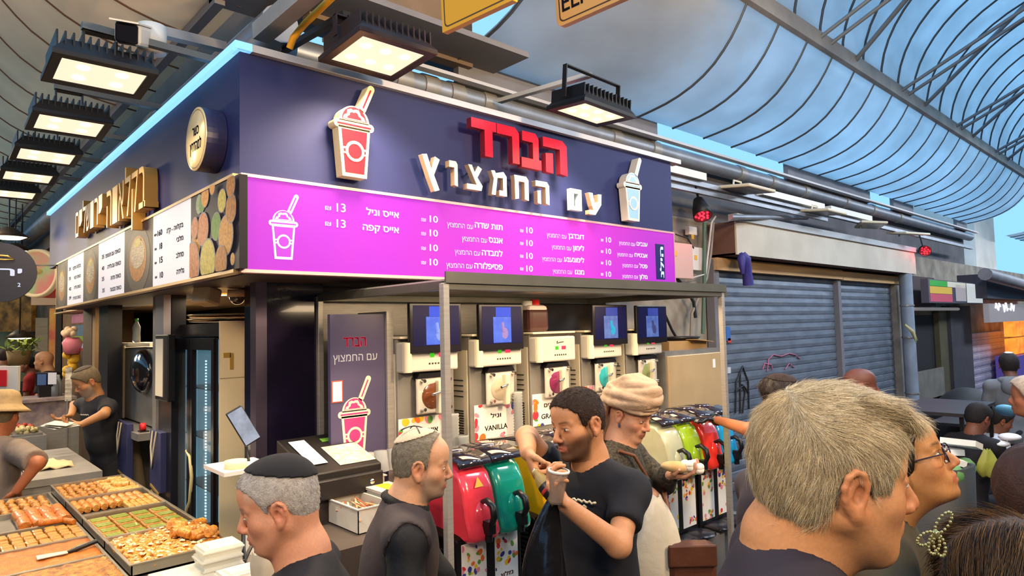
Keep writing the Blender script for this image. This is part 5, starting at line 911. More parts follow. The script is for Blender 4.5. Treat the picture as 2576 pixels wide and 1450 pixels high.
pc_ = lane('price_card', 'tall white price card with dark marks beside the worker', 'card', 163, 925, 180, 1010, 7.7, M('card_lines', '#e8dcc8', .5, n=.9, ns=25, col2='#6a5a50', stretch=(.2, .2, 1)), .01)
a = P(170, 1005, t=7.71); build('pole', G().tube([a, (a[0], a[1], 0)], .012, 6), m_steel2, pc_)
# steel counter in front of the worker, with cloth
tag(build('steel_counter', G().box((.40, 5.75, .90), (1.10, 7.2, .95)).box((.42, 5.77, 0), (1.08, 7.18, .90)), m_steel, loc=(.75, 6.4, 0)), 'steel counter between the man in the hat and the worker', 'counter')
g = G(); c = V(.82, 6.25, .95)
g.sheet([[(c[0] - .16 + .32 * i / 8, c[1] - .16 + .32 * j / 8, .955 + .05 * math.exp(-((i - 4) ** 2 + (j - 4) ** 2) / 9) + .012 * math.sin(i * 2.1 + j)) for i in range(9)] for j in range(9)])
tag(build('cloth', g, M('cloth_cream', '#cdbb90', .8), solid=.01, loc=c), 'crumpled cream cloth on the steel counter', 'cloth')
# ------------------------------------------------------------------ continuous figures from smooth distance fields
def fnoise(X, Y, Z, f, seed, n=6):
    r = np.random.default_rng(seed); o = 0
    for i in range(n):
        d = r.normal(size=3); d /= np.linalg.norm(d); ff = f * r.uniform(.6, 1.6); o = o + np.sin((d[0] * X + d[1] * Y + d[2] * Z) * ff + r.uniform(0, 6.28))
    return o / n
def axes(lo, hi, h): return [np.arange(lo[i], hi[i] + h, h, dtype=np.float32) for i in range(3)]
class Field:
    def __init__(s, ax): s.ax = ax; s.F = np.full([len(a) for a in ax], 9.0, np.float32); s.h = max(float(np.max(np.diff(a))) for a in ax)
    def sub(s, lo, hi):
        sl = tuple(slice(max(0, int(np.searchsorted(a, l)) - 1), int(np.searchsorted(a, u)) + 1) for a, l, u in zip(s.ax, lo, hi))
        x, y, z = (a[q] for a, q in zip(s.ax, sl)); return sl, x[:, None, None], y[None, :, None], z[None, None, :]
    def put(s, fn, lo, hi, k=.012, op='u'):
        mg = k + 3 * s.h; sl, x, y, z = s.sub([l - mg for l in lo], [u + mg for u in hi]); A = s.F[sl]
        if not A.size: return
        d = fn(x, y, z)
        if op == 'u': h = np.clip(.5 + .5 * (d - A) / k, 0, 1); s.F[sl] = d + (A - d) * h - k * h * (1 - h)
        elif op == 's': h = np.clip(.5 - .5 * (A + d) / k, 0, 1); s.F[sl] = A + (-d - A) * h + k * h * (1 - h)
        elif op == 'i': s.F[sl] = np.maximum(A, d)
        elif op == '+': s.F[sl] = A + d
    def all(s, fn, op='+'): s.put(fn, [a[0] for a in s.ax], [a[-1] for a in s.ax], .001, op)
    def cap(s, a, b, ra, rb=None, k=.012, op='u'):
        rb = ra if rb is None else rb; a = np.array(a, float); b = np.array(b, float); d = b - a; L2 = max(d @ d, 1e-9); m = max(ra, rb)
        def fn(x, y, z):
            px, py, pz = x - a[0], y - a[1], z - a[2]; t = np.clip((px * d[0] + py * d[1] + pz * d[2]) / L2, 0, 1)
            return np.sqrt((px - t * d[0]) ** 2 + (py - t * d[1]) ** 2 + (pz - t * d[2]) ** 2) - (ra + (rb - ra) * t)
        s.put(fn, np.minimum(a, b) - m, np.maximum(a, b) + m, k, op)
    def chain(s, pts, rs, k=.012, op='u'):
        for i in range(len(pts) - 1): s.cap(pts[i], pts[i + 1], rs[i], rs[i + 1], k, op)
    def ell(s, c, r, R=None, k=.012, op='u'):
        c = np.array(c, float); r = np.array(r, float); m = r.max(); R = np.eye(3) if R is None else R
        def fn(x, y, z):
            px, py, pz = x - c[0], y - c[1], z - c[2]; q = [(R[0, i] * px + R[1, i] * py + R[2, i] * pz) for i in range(3)]
            k0 = np.sqrt(sum((q[i] / r[i]) ** 2 for i in range(3))); k1 = np.sqrt(sum((q[i] / r[i] ** 2) ** 2 for i in range(3))) + 1e-9; return k0 * (k0 - 1) / k1
        s.put(fn, c - m, c + m, k, op)
    def mesh(s, smooth=1):
        F = s.F; I = F < 0; n = [d - 1 for d in F.shape]; S8 = np.zeros(n, np.uint8)
        cor = [(i, j, k) for i in (0, 1) for j in (0, 1) for k in (0, 1)]
        for i, j, k in cor: S8 += I[i:i + n[0], j:j + n[1], k:k + n[2]]
        act = np.argwhere((S8 > 0) & (S8 < 8)); N = len(act); idx = np.full(n, -1, np.int32); idx[tuple(act.T)] = np.arange(N)
        val = np.stack([F[act[:, 0] + i, act[:, 1] + j, act[:, 2] + k] for i, j, k in cor], 1); acc = np.zeros((N, 3)); cnt = np.zeros(N)
        for a in range(8):
            for b in range(a + 1, 8):
                ca, cb = np.array(cor[a]), np.array(cor[b])
                if abs(ca - cb).sum() != 1: continue
                m = (val[:, a] < 0) != (val[:, b] < 0); t = val[m, a] / (val[m, a] - val[m, b]); acc[m] += ca + (cb - ca) * t[:, None]; cnt[m] += 1
        fr = acc / cnt[:, None]; P_ = np.empty((N, 3))
        for i in range(3): a = s.ax[i].astype(float); P_[:, i] = a[act[:, i]] + (a[act[:, i] + 1] - a[act[:, i]]) * fr[:, i]
        Q = []
        for ax_ in range(3):
            b, c = (ax_ + 1) % 3, (ax_ + 2) % 3; sl0 = [slice(None)] * 3; sl1 = [slice(None)] * 3; sl0[ax_] = slice(0, -1); sl1[ax_] = slice(1, None)
            A, B = I[tuple(sl0)], I[tuple(sl1)]; e = np.argwhere(A != B); e = e[(e[:, b] > 0) & (e[:, c] > 0) & (e[:, b] < n[b]) & (e[:, c] < n[c])]
            if not len(e): continue
            def at_(db, dc): q = e.copy(); q[:, b] -= db; q[:, c] -= dc; return idx[tuple(q.T)]
            q = np.stack([at_(1, 1), at_(0, 1), at_(0, 0), at_(1, 0)], 1); fl = ~A[tuple(e.T)]; q[fl] = q[fl][:, ::-1]; Q.append(q)
        Q = np.vstack(Q); Q = Q[(Q >= 0).all(1)]
        E = np.vstack([Q[:, [0, 1]], Q[:, [1, 2]], Q[:, [2, 3]], Q[:, [3, 0]]])
        for _ in range(smooth):
            sm = np.zeros_like(P_); ct = np.zeros(N)
            for i in range(3): sm[:, i] = np.bincount(E[:, 0], P_[E[:, 1], i], N) + np.bincount(E[:, 1], P_[E[:, 0], i], N)
            ct = np.bincount(E[:, 0], minlength=N) + np.bincount(E[:, 1], minlength=N); P_ = P_ * .45 + .55 * sm / np.maximum(ct, 1)[:, None]
        return P_, Q
def np_mesh(name, P_, Q, mat_, parent, col=None):
    me = bpy.data.meshes.new(name); me.vertices.add(len(P_)); me.vertices.foreach_set('co', P_.astype(np.float32).ravel()); w = Q.shape[1]
    me.loops.add(len(Q) * w); me.loops.foreach_set('vertex_index', Q.astype(np.int32).ravel()); me.polygons.add(len(Q)); me.polygons.foreach_set('loop_start', np.arange(0, len(Q) * w, w, dtype=np.int32)); me.update(calc_edges=True)
    me.polygons.foreach_set('use_smooth', np.ones(len(Q), bool)); me.materials.append(mat_)
    if col is not None: a = me.color_attributes.new('Col', 'FLOAT_COLOR', 'POINT'); a.data.foreach_set('color', np.hstack([col, np.ones((len(col), 1))]).astype(np.float32).ravel())
    o = bpy.data.objects.new(name, me); COL.objects.link(o); o.parent = parent; return o
def rotm(yaw=0, pitch=0, roll=0):
    y, p, r = math.radians(yaw), math.radians(pitch), math.radians(roll); c, s_ = math.cos, math.sin
    return np.array([[c(y), -s_(y), 0], [s_(y), c(y), 0], [0, 0, 1]]) @ np.array([[c(p), 0, s_(p)], [0, 1, 0], [-s_(p), 0, c(p)]]) @ np.array([[1, 0, 0], [0, c(r), -s_(r)], [0, s_(r), c(r)]])
class Head:
    """a head with its own frame (x to the front, z up) inside a figure's frame"""
    def __init__(s, c, R, sc=1.0, **k): s.c = np.array(c, float); s.R = R; s.sc = sc; s.k = dict(jaw=1.0, nose=1.0, fat=0.0, chin=0.0, ear=1.0, brow=1.0, lips=1.0); s.k.update(k)
    def w(s, p): return s.c + s.R @ (np.array(p, float) * s.sc)
    def loc(s, P_): return ((P_ - s.c) @ s.R) / s.sc
    def e(s, F, p, r, k=.012, op='u', R2=None): F.ell(s.w(p), np.array(r) * s.sc, s.R if R2 is None else s.R @ R2, k, op)
    def cp(s, F, a, b, ra, rb=None, k=.012, op='u'): F.cap(s.w(a), s.w(b), ra * s.sc, (rb if rb is not None else ra) * s.sc, k, op)
    def skull(s, F, g=0.0):
        f = s.k['fat']
        s.e(F, (-.016, 0, .036), (.098 + g, .077 + g, .086 + g), .02); s.e(F, (.016, 0, .045), (.082 + g, .070 + g, .072 + g), .02)
        s.e(F, (-.045, 0, -.005), (.06 + g, .066 + g, .075 + g), .02)
    def face(s, F):
        K = s.k; f = K['fat']; j = K['jaw']
        s.e(F, (.030, 0, -.035), (.060, .058 + f * .6, .082), .025); s.e(F, (.028, 0, -.070), (.058, (.050 + f) * j, .045), .02)
        s.cp(F, (.0, .052 * j, -.045), (.055, .026 * j, -.098), .020 + f, .016 + f, .02); s.cp(F, (.0, -.052 * j, -.045), (.055, -.026 * j, -.098), .020 + f, .016 + f, .02)
        s.e(F, (.074 + K['chin'], 0, -.103), (.020, .022, .018), .02)
        for sg in (1, -1):
            s.e(F, (.048, sg * .042, -.028), (.028, .022 + f, .024), .03); s.cp(F, (.083, sg * .012, .020), (.070, sg * .045, .020), .010 * K['brow'], .008, .014)
            s.e(F, (.094, sg * .031, .0005), (.017, .018, .011), .012, 's')
            s.e(F, (.074, sg * .031, .0), (.0150, .0155, .0135), .005); s.cp(F, (.0865, sg * .018, .0055), (.0815, sg * .044, .0045), .0032, .0028, .004); s.cp(F, (.086, sg * .020, -.0085), (.080, sg * .043, -.0065), .0030, .0026, .005)
        n = K['nose']
        s.cp(F, (.086, 0, .012), (.099 + .009 * n, 0, -.026), .0085, .0105, .010); s.e(F, (.1015 + .009 * n, 0, -.034), (.0115, .0118, .0100), .008)
        for sg in (1, -1): s.e(F, (.0935 + .006 * n, sg * .0125, -.039), (.012, .0085, .0085), .006); s.e(F, (.0995 + .007 * n, sg * .0065, -.0455), (.0050, .0033, .004), .003, 's')
        s.e(F, (.078, 0, -.066), (.020, .028, .022), .015)
        for sg in (1, -1):
            s.cp(F, (.0975, sg * .005, -.0635), (.086, sg * .023, -.069), .0056 * K['lips'], .003, .005); s.cp(F, (.0960, sg * .005, -.0755), (.086, sg * .022, -.0705), .0062 * K['lips'], .003, .005)
        s.cp(F, (.1005, .014, -.0695), (.1005, -.014, -.0695), .0022, .0022, .003, 's')
        if K['ear']:
            for sg in (1, -1): s.ear(F, sg, K['ear'])
    def ear(s, F, sg, q):
        o = np.array((-.006, sg * .074, -.014)); 
        def p(x, y, z): return o + np.array((x * q, sg * y * q, z * q))
        pts = [p(.010, .006, .006), p(.013, .011, .020), p(.006, .016, .032), p(-.006, .020, .035), p(-.016, .022, .027), p(-.020, .021, .012), p(-.017, .018, -.004), p(-.009, .013, -.019)]
        for a, b in zip(pts, pts[1:]): s.cp(F, a, b, .0046 * q, None, .004)
        s.e(F, p(-.003, .008, .007), (.021 * q, .0085 * q, .030 * q), .008, 'u', rotm(sg * 20)); s.e(F, p(.003, .017, .003), (.0085 * q, .008 * q, .014 * q), .005, 's', rotm(sg * 20))
        s.cp(F, p(-.004, .014, .022), p(-.011, .016, .002), .004 * q, None, .005); s.e(F, p(.003, .011, -.024), (.0105 * q, .0062 * q, .0135 * q), .006); s.cp(F, p(-.012, .014, -.012), p(-.001, .012, -.026), .006 * q, None, .006); s.cp(F, p(.010, .008, .002), p(.010, .008, -.008), .0045 * q, None, .005)
    def paint(s, P_, skin, stub=None, browc=None, lipc='#a85a4e', red=.35, beard=None, scalp=None):
        """colour that belongs to the skin itself: lips, brows, stubble, ruddy nose and ears"""
        L = s.loc(P_); x, y, z = L.T; C = np.tile(np.array(lin(skin)[:3]), (len(P_), 1)); ay = np.abs(y)
        hm = (np.abs(y) < .12) & (np.abs(x) < .16) & (z > -.16)
        def mix(w, c): w = w * hm; C[:] = C * (1 - w[:, None]) + np.array(lin(c)[:3]) * w[:, None]
        g = lambda v, m, sd: np.exp(-((v - m) / sd) ** 2)
        mix(red * np.clip(g(x, .115, .016) * g(z, -.036, .018) + .7 * g(z, -.03, .025) * g(ay, .048, .02) * (x > .03) + .8 * (ay > .079) * (x < .03) * g(z, -.01, .04), 0, 1), '#c2563e')
        if stub: mix(np.clip(.75 * (z < -.028 - .5 * np.clip(.09 - x, 0, .1) * 0) * (x > .0) * np.clip((-.026 - z) / .02, 0, 1) * np.clip((x - .0) / .02, 0, 1) * (1 - g(z, -.069, .009) * (ay < .022)) * (z > -.135) * (1 - g(ay, .046, .016) * g(z, -.035, .02)), 0, 1), stub)
        sg_ = lambda v, w_: 1 / (1 + np.exp(-np.clip(v / w_, -30, 30)))
        if beard: mix(np.clip(sg_(-.074 - z + .62 * ay, .005) * sg_(x - .004, .005) * sg_(z + .122, .006) * (1 - .9 * g(z, -.0695, .009) * (ay < .024)) + g(z, -.0560, .0045) * sg_(.030 - ay, .004) * (x > .06), 0, 1) * .68, beard)
        mix(.8 * g(z, -.0695, .0095) * (ay < .025) * (x > .083), lipc)
        if browc: mix(.8 * g(z, .0225 + .003 * np.sin((ay - .012) * 70), .0042) * np.clip((ay - .008) / .008, 0, 1) * np.clip((.056 - ay) / .016, 0, 1) * (x > .05), browc)
        if scalp: mix(scalp[0](L) * 1.0, scalp[1])
        mix(.7 * g(z, .004, .004) * g(ay, .031, .014) * (x > .07), '#3a2018'); mix(.4 * g(z, -.006, .007) * g(ay, .031, .016) * (x > .07), '#7a4a38')
        return C
    def eyes(s, par, iris='#2e1c12'):
        for sg in (1, -1):
            c = Vector(s.w((.0778, sg * .031, -.001))); R = Matrix([list(r) for r in s.R]); q = s.sc
            o = build('eye', G().sphere(c, (.0128 * q, .0148 * q, .0068 * q), 16, 10, R=R), M('eye_white', '#c9bdb2', .25), par)
            g = G(); c2 = Vector(s.w((.0838, sg * .0310, -.001))); g.sphere(c2, (.0074 * q, .0076 * q, .0064 * q), 12, 8, R=R); build('iris', g, M('iris_' + iris.strip('#'), iris, .2), o)
    def hairline(s, fn): return fn
def strands(name, P_, Q, mat_, par, n, length, comb, lift, rad, seed, jit=.35, curl=.0, colfn=None, segs=4):
    r = np.random.default_rng(seed); a, b, c = P_[Q[:, 0]], P_[Q[:, 1]], P_[Q[:, 2]]; nr = np.cross(b - a, c - a); ar = np.linalg.norm(nr, axis=1); nr = nr / np.maximum(ar, 1e-12)[:, None]
    f = r.choice(len(Q), n, p=ar / ar.sum()); u, v = r.random((2, n)); p = a[f] + (b[f] - a[f]) * u[:, None] + (P_[Q[f, 3]] - a[f]) * v[:, None]; N = nr[f]
    d = comb(p); d = d - N * (d * N).sum(1)[:, None]; d /= np.linalg.norm(d, axis=1)[:, None] + 1e-9; d = d + r.normal(size=(n, 3)) * jit * .5; cl = np.stack([fnoise(p[:, 0], p[:, 1], p[:, 2], 90, seed + i) for i in range(3)], 1); d = d + cl * jit
    d = d - N * np.minimum((d * N).sum(1), 0)[:, None]; d /= np.linalg.norm(d, axis=1)[:, None]; L = length * r.uniform(.55, 1.15, n); lf = lift * r.uniform(.3, 1.3, n)
    sd = np.cross(d, N); sd /= np.linalg.norm(sd, axis=1)[:, None] + 1e-9; V_ = []
    for k in range(segs + 1):
        t = k / segs; q = p + d * (L * t)[:, None] + N * (lf * L * (t - .75 * t * t) - .10 * L * t * t)[:, None] + sd * (curl * L * math.sin(t * 3))[:, None]; w = rad * (1 - .85 * t)
        up = np.cross(sd, d)
        for ang in (0, 2.1, 4.2): V_.append(q + (sd * math.cos(ang) + up * math.sin(ang)) * w)
    V_ = np.stack(V_, 1).reshape(-1, 3); m = 3 * (segs + 1); base = (np.arange(n) * m)[:, None]; qs = []
    for k in range(segs):
        for j in range(3): qs.append(base + np.array([[3 * k + j, 3 * k + (j + 1) % 3, 3 * k + 3 + (j + 1) % 3, 3 * k + 3 + j]]))
    cc = None
    if colfn: cc = np.repeat(colfn(p, r), m, 0)
    return np_mesh(name, V_, np.vstack(qs), mat_, par, cc)
def unit(v): v = np.array(v, float); return v / np.linalg.norm(v)
def hand(F, w, fwd, nrm, thumb, curl=(20, 30, 25), sc=1.0, spread=.07, tcurl=.3, k=.004):
    """palm, four unequal fingers and a thumb; nrm is the way the palm faces, thumb the side it leaves from"""
    w = np.array(w, float); f = unit(fwd); n = unit(np.array(nrm) - f * np.dot(nrm, f)); t = unit(np.array(thumb) - f * np.dot(thumb, f) - n * np.dot(thumb, n)); R = np.stack([f, t, n], 1)
    F.ell(w + f * .050 * sc, (.056 * sc, .041 * sc, .017 * sc), R, .008); F.ell(w + f * .078 * sc, (.022 * sc, .042 * sc, .015 * sc), R, .006); F.ell(w + f * .032 * sc + t * .022 * sc + n * .008 * sc, (.032 * sc, .018 * sc, .016 * sc), R, .008)
    for i, (off, ln) in enumerate(((.031, .92), (.0105, 1.0), (-.0105, .94), (-.030, .76))):
        p = w + f * (.088 - .004 * abs(i - 1)) * sc + t * off * sc; a = 0; sp = spread * (1.5 - i); d0 = unit(f + t * sp)
        for j, (l, r0, r1) in enumerate(((.046, .0095, .0088), (.028, .0088, .0080), (.022, .0080, .0066))):
            a += math.radians(curl[j] * (1 + .08 * i)); d = d0 * math.cos(a) + n * math.sin(a); q = p + d * l * ln * sc; F.cap(p, q, r0 * sc, r1 * sc, k); p = q
    p = w + f * .022 * sc + t * .030 * sc + n * .006 * sc; d = unit(f * .62 + t * .75 + n * tcurl); q = p + d * .042 * sc; F.cap(p, q, .013 * sc, .0105 * sc, .007); d2 = unit(d * .8 + f * .45 + n * tcurl * 1.3 - t * .2); F.cap(q, q + d2 * .034 * sc, .0102 * sc, .0078 * sc, k)
    return w + f * .07 * sc + n * .02 * sc
def torso(F, J, g=0.0, fat=0.0, wid=1.0, k=.04):
    pv, ch, nb = (np.array(J[q]) for q in ('pelvis', 'chest', 'neck')); u = unit(nb - pv); x = unit(np.cross(J['side'], u)); y = np.cross(u, x); R = np.stack([x, y, u], 1)
    F.ell(ch + u * .0, (.115 + g + fat * .4, .158 * wid + g, .21 + g), R, k); mid = (pv + ch) / 2; F.ell(mid + x * (fat * .5), (.108 + g + fat, .142 * wid + g + fat * .8, .20 + g), R, k); F.ell(pv, (.115 + g + fat * .6, .160 * wid + g + fat * .5, .15 + g), R, k)
    a, b = np.array(J['shl']), np.array(J['shr']); F.cap(a, b, .058 + g, None, k); 
    for q in (a, b): F.cap(nb - u * .005, q, .050 + g, .050 + g, k)
def limb(F, a, b, c, r, k=.02): F.cap(a, b, r[0], r[1], k); F.cap(b, c, r[1], r[2], k)
def joints(hz, lean=(0, 0), sh=.19, neck=(-.025, 0), s=1.0, drop=.0):
    """standing skeleton; hz height of the eyes line, lean how far the head sits before the hips"""
    nb = np.array((lean[0] * .85 + neck[0] * 1.0 - .0, lean[1] * .85, hz - .165 * s)); ch = np.array((lean[0] * .6 - .02, lean[1] * .6, hz - .36 * s)); pv = np.array((-.02, 0, hz - .72 * s)); 
    J = dict(neck=nb, chest=ch, pelvis=pv, side=np.array((0, 1, 0.)), shl=nb + np.array((0, sh, -.065 * s)), shr=nb + np.array((0, -sh, -.065 * s)))
    return J
def trousers(par, J, mat_, hem=.09, shoe='#221e1c', h=.012, w=.09, fat=0):
    pv = J['pelvis']; F = Field(axes((-.28, -.32, 0.02), (.32, .32, pv[2] + .16), h)); F.ell(pv, (.125 + fat, .165 + fat, .15), None, .03)
    for sg in (1, -1): hp = pv + np.array((0, sg * w, -.05)); kn = np.array((pv[0] + .03, sg * w * 1.05, pv[2] * .52)); an = np.array((pv[0] - .02, sg * w * 1.1, hem)); limb(F, hp, kn, an, (.092 + fat * .5, .070, .060), .03)
    F.all(lambda x, y, z: .004 * fnoise(x, y, z, 38, 5)); P_, Q = F.mesh(); np_mesh('trousers', P_, Q, mat_, par)
    for sg in (1, -1): build('shoe', G().sphere((pv[0] + .05, sg * w * 1.1, .045), (.14, .048, .045), 16, 10), M('shoe_' + shoe.strip('#'), shoe, .5), par)
def skin_mat(): return M('skin', '#c08a64', .56, n=.22, ns=160, b=.05, bs=350, attr='Col')
HAIRLINE = ((.2, .09), (.085, .085), (.074, .066), (.060, .052), (.045, .028), (.030, -.004), (.022, -.022), (.017, -.012), (.012, .016), (-.020, .018), (-.030, -.025), (-.045, -.058), (-.08, -.072), (-.2, -.078))
def hair_cap(hd, th, mat_, par, line=HAIRLINE, h=.0035, noise=.0, nf=140, seed=3, extra=None, back=.0, name='hair', rough=0, tiltfn=None):
    c = hd.c; F = Field(axes(c - .17, c + .17, h)); hd.skull(F, th)
    if extra: extra(F)
    xs = np.array([a for a, b in line][::-1]); zs = np.array([b for a, b in line][::-1]); R = hd.R
    def reg(x, y, z):
        p = [x - c[0], y - c[1], z - c[2]]; lx, ly, lz = [(R[0, i] * p[0] + R[1, i] * p[1] + R[2, i] * p[2]) / hd.sc for i in range(3)]
        d = (np.interp(lx, xs, zs) - lz) * .6; return np.maximum(d, .006 - np.sqrt((lx) ** 2 + ly ** 2 + (lz - .02) ** 2) + .04)
    F.all(reg, 'i')
    if noise: F.all(lambda x, y, z: noise * fnoise(x, y, z, nf, seed) + noise * .5 * fnoise(x, y, z, nf * 2.3, seed + 1))
    P_, Q = F.mesh(1); return (P_, Q, np_mesh(name, P_, Q, mat_, par) if mat_ else None)
def person(label, u, v, t, yaw, hyaw=0, pitch=0, roll=0, skin='#b9805c', lean=(.04, 0), arms=(), sleeve=.62, shirt=None, shirt_name='t_shirt', pants=None, h=.005, hc=.009, fat=.0, sc=1.0, wid=1.0, hd_k=None, paint=None, neck=.066, hem=-.10, collar=False, eyes=True, iris='#2e1c12', legs=True, group=None, sleeve_r=(.068, .060), armr=(.046, .040, .027), headpos=None, zhi=None, fold=.0035, nk=.045, hcol=None, seated=None, sh=.18, nbo=(0, 0, 0)):
    W_ = headpos or P(u, v, t=t); a = math.radians(yaw); hl = np.array((lean[0] + .035, lean[1], W_[2])); off = np.array((hl[0] * math.cos(a) - hl[1] * math.sin(a), hl[0] * math.sin(a) + hl[1] * math.cos(a)))
    root = thing('person', label, 'person', (0, 0, 0), group); rl = (W_[0] - off[0], W_[1] - off[1], 0); root.location = rl; root.rotation_euler = (0, 0, a)
    ca, sa = math.cos(-a), math.sin(-a)
    def L(p): d = np.array(p, float) - np.array(rl); return np.array((d[0] * ca - d[1] * sa, d[0] * sa + d[1] * ca, d[2]))
    def D(p): p = np.array(p, float); return np.array((p[0] * ca - p[1] * sa, p[0] * sa + p[1] * ca, p[2]))
    J = joints(hl[2], lean, sh, s=sc)
    for q_ in ('neck', 'shl', 'shr', 'chest'): J[q_] = J[q_] + np.array(nbo)
    hd = Head(hl, rotm(hyaw, pitch, roll), sc, fat=fat * .25, **(hd_k or {})); nb = J['neck']
    A = []
    for (sd, el, wr, hf, hn, th, cu) in arms:
        s_ = J['shl'] if sd == 'l' else J['shr']
        A.append((s_, L(el), L(wr), D(hf), D(hn), D(th), cu))
    pts = [hl, nb, J['shl'], J['shr'], J['chest']] + [q for x in A for q in (x[1], x[2], x[2] + unit(x[3]) * .2)]
    lo = np.min(pts, 0) - .13; hi = np.max(pts, 0) + .14; hi[2] = hl[2] + .15 * sc; lo[2] = min(lo[2], J['chest'][2] - .15)
    ax = axes(lo, hi, h)
    if hcol:      # finer steps round the head, coarser below
        zc = nb[2] - .12; ax[2] = np.concatenate([np.arange(lo[2], zc, .009), np.arange(zc, hi[2], h)]).astype(np.float32)
    F = Field(ax); torso(F, J, -.016, fat, wid); hd.skull(F); hd.face(F)
    F.chain([hd.w((-.030, 0, -.045)), nb + np.array((.0, 0, .03)), nb], [.056 + nk * fat, .058 + nk * fat * 1.2, .068 + nk * fat], .03); F.cap(hd.w((.02, 0, -.085)), nb + np.array((.035, 0, .015)), .036 + fat * .3, .045 + fat * .3, .03)
    for (s_, e_, w_, hf, hn, th, cu) in A: limb(F, s_, e_, w_, armr); hand(F, w_, hf, hn, th, cu, sc)
    P_, Q = F.mesh(1); C = hd.paint(P_, skin, **(paint or {})); body = np_mesh('body', P_, Q, skin_mat(), root, C)
    if eyes: hd.eyes(root, iris)
    if shirt is not None:
        zb = J['pelvis'][2] + hem; lo2 = np.min([J['shl'], J['shr'], J['pelvis'], J['chest']] + [x[1] for x in A] + ([x[2] for x in A] if sleeve == 'long' else []), 0) - .24; hi2 = np.max([J['shl'], J['shr'], nb, J['chest'], J['pelvis']] + [x[1] for x in A] + ([x[2] for x in A] if sleeve == 'long' else []), 0) + .22; hi2[2] = max(nb[2] + .1, hi2[2] - .1); lo2[2] = min(zb - .02, lo2[2] + .1)
        F = Field(axes(lo2, hi2, hc)); torso(F, J, .012, fat, wid); F.all(lambda x, y, z: zb - z + 0 * x + 0 * y, 'i')
        for (s_, e_, w_, *_r) in A:
            if sleeve == 'long': limb(F, s_, e_, w_ + (e_ - w_) * .06, (sleeve_r[0], sleeve_r[1], .045), .03)
            else:
                q = s_ + (e_ - s_) * sleeve; ud = unit(e_ - s_); SL = float(np.linalg.norm(q - s_))
                def slv(x, y, z):
                    t_ = (x - s_[0]) * ud[0] + (y - s_[1]) * ud[1] + (z - s_[2]) * ud[2]; tc = np.clip(t_, 0, SL + .1); d_ = np.sqrt((x - s_[0] - tc * ud[0]) ** 2 + (y - s_[1] - tc * ud[1]) ** 2 + (z - s_[2] - tc * ud[2]) ** 2) - (sleeve_r[0] + (sleeve_r[1] - sleeve_r[0]) * tc / SL); return np.maximum(d_, t_ - SL)
                F.put(slv, np.minimum(s_, q) - .1, np.maximum(s_, q) + .1, .025)
        F.cap(nb + np.array((.012, 0, .005)), nb + np.array((.03, 0, .16)), neck, neck * 1.25, .008, 's')
        if fold: F.all(lambda x, y, z: fold * fnoise(x, y * .6, z * 1.5, 34, 11) + fold * .6 * fnoise(x, y, z, 75, 12))
        if collar:
            n_ = nb + np.array((.008, 0, .012)); k_ = 14; ring = [n_ + np.array((.075 * math.cos(b), .078 * math.sin(b), .012 - .030 * math.cos(b))) for b in [2 * math.pi * i / k_ for i in range(k_ + 1)]]; F.chain(ring, [.016] * len(ring), .008)
        P2, Q2 = F.mesh(1); np_mesh(shirt_name, P2, Q2, shirt, root)
    if pants is not None and legs: trousers(root, J, pants, fat=fat * .5)
    return root, hd, J, L, A
m_hair = M('hair_strand', '#888888', .42, attr='Col'); m_tee = M('tee_black', '#17161c', .85, n=.2, ns=30, b=.15, bs=400); m_jean = M('jeans_dark', '#24252e', .85, n=.3, ns=20)
def hair_cols(cols, seed=0):
    base = np.array([lin(c)[:3] for c in cols])
    def f(p, r): i = r.integers(0, len(base), len(p)); return base[i] * r.uniform(.8, 1.15, (len(p), 1))
    return f
def comb_to(hd, fn):
    def f(p): return fn(hd.loc(p)) @ hd.R.T
    return f
def comb_back_down(l):
    d = np.zeros_like(l); d[:, 0] = np.where(l[:, 2] > .06, .8, -.35); d[:, 2] = np.where(l[:, 2] > .06, -.2, -1); return d
def kippah(hd, r, cen, tilt, mat_, par, name='kippah', th=.0, rim=None, g=.012):
    """skull cap that follows the crown: the part of a slightly larger skull inside a cone about the tilted axis"""
    ax_ = unit(cen); c = hd.c; F = Field(axes(c - .16, c + .17, .004)); hd.skull(F, g)
    R = hd.R; A_ = R @ ax_; o = hd.w((-.005, 0, .03))
    F.all(lambda x, y, z: r - ((x - o[0]) * A_[0] + (y - o[1]) * A_[1] + (z - o[2]) * A_[2]), 'i'); P_, Q = F.mesh(1); return np_mesh(name, P_, Q, mat_, par)
# ------------------------------------------------------------------ the four customers at the front, the grey-haired man
CR = V(0.737, -0.675, 0); CF = V(.675, .735, 0)            # image-right and away-from-us directions on the ground
# man with the black skullcap, facing left
R_, hd, J, L, A = person('man with a large black skullcap and short white hair facing the pastry trays', 700, 1268, 1.84, 148, 4, 16, 0, skin='#c88c6c', lean=(.10, 0), fat=.03, wid=1.05, h=.004, hc=.006,
    arms=(('l', P(800, 1600, t=1.72), P(640, 1560, t=1.72), -CR, (0, 0, -1), -CF, (30, 30, 20)), ('r', P(640, 1560, t=2.05), P(560, 1560, t=1.9), -CR, (0, 0, -1), CF, (30, 30, 20))),
    shirt=m_tee, pants=m_jean, hd_k=dict(nose=.9, jaw=1.12, chin=-.002), paint=dict(browc='#5a4236', red=.35, scalp=(lambda l: .55 * np.clip((l[:, 2] - .03) / .03, 0, 1) * (l[:, 0] < .07), '#b9a598')), neck=.074)
lineL = ((.2, .09), (.080, .083), (.060, .066), (.048, .050), (.036, .025), (.030, .0), (.024, -.012), (.016, .018), (-.018, .022), (-.032, -.02), (-.05, -.055), (-.09, -.066), (-.2, -.07))
P_, Q, o = hair_cap(hd, .0045, M('hair_white_short', '#a9a29c', .8, n=.5, ns=60, col2='#756f6c', b=.4, bs=300), R_, lineL, noise=.0010, nf=220)
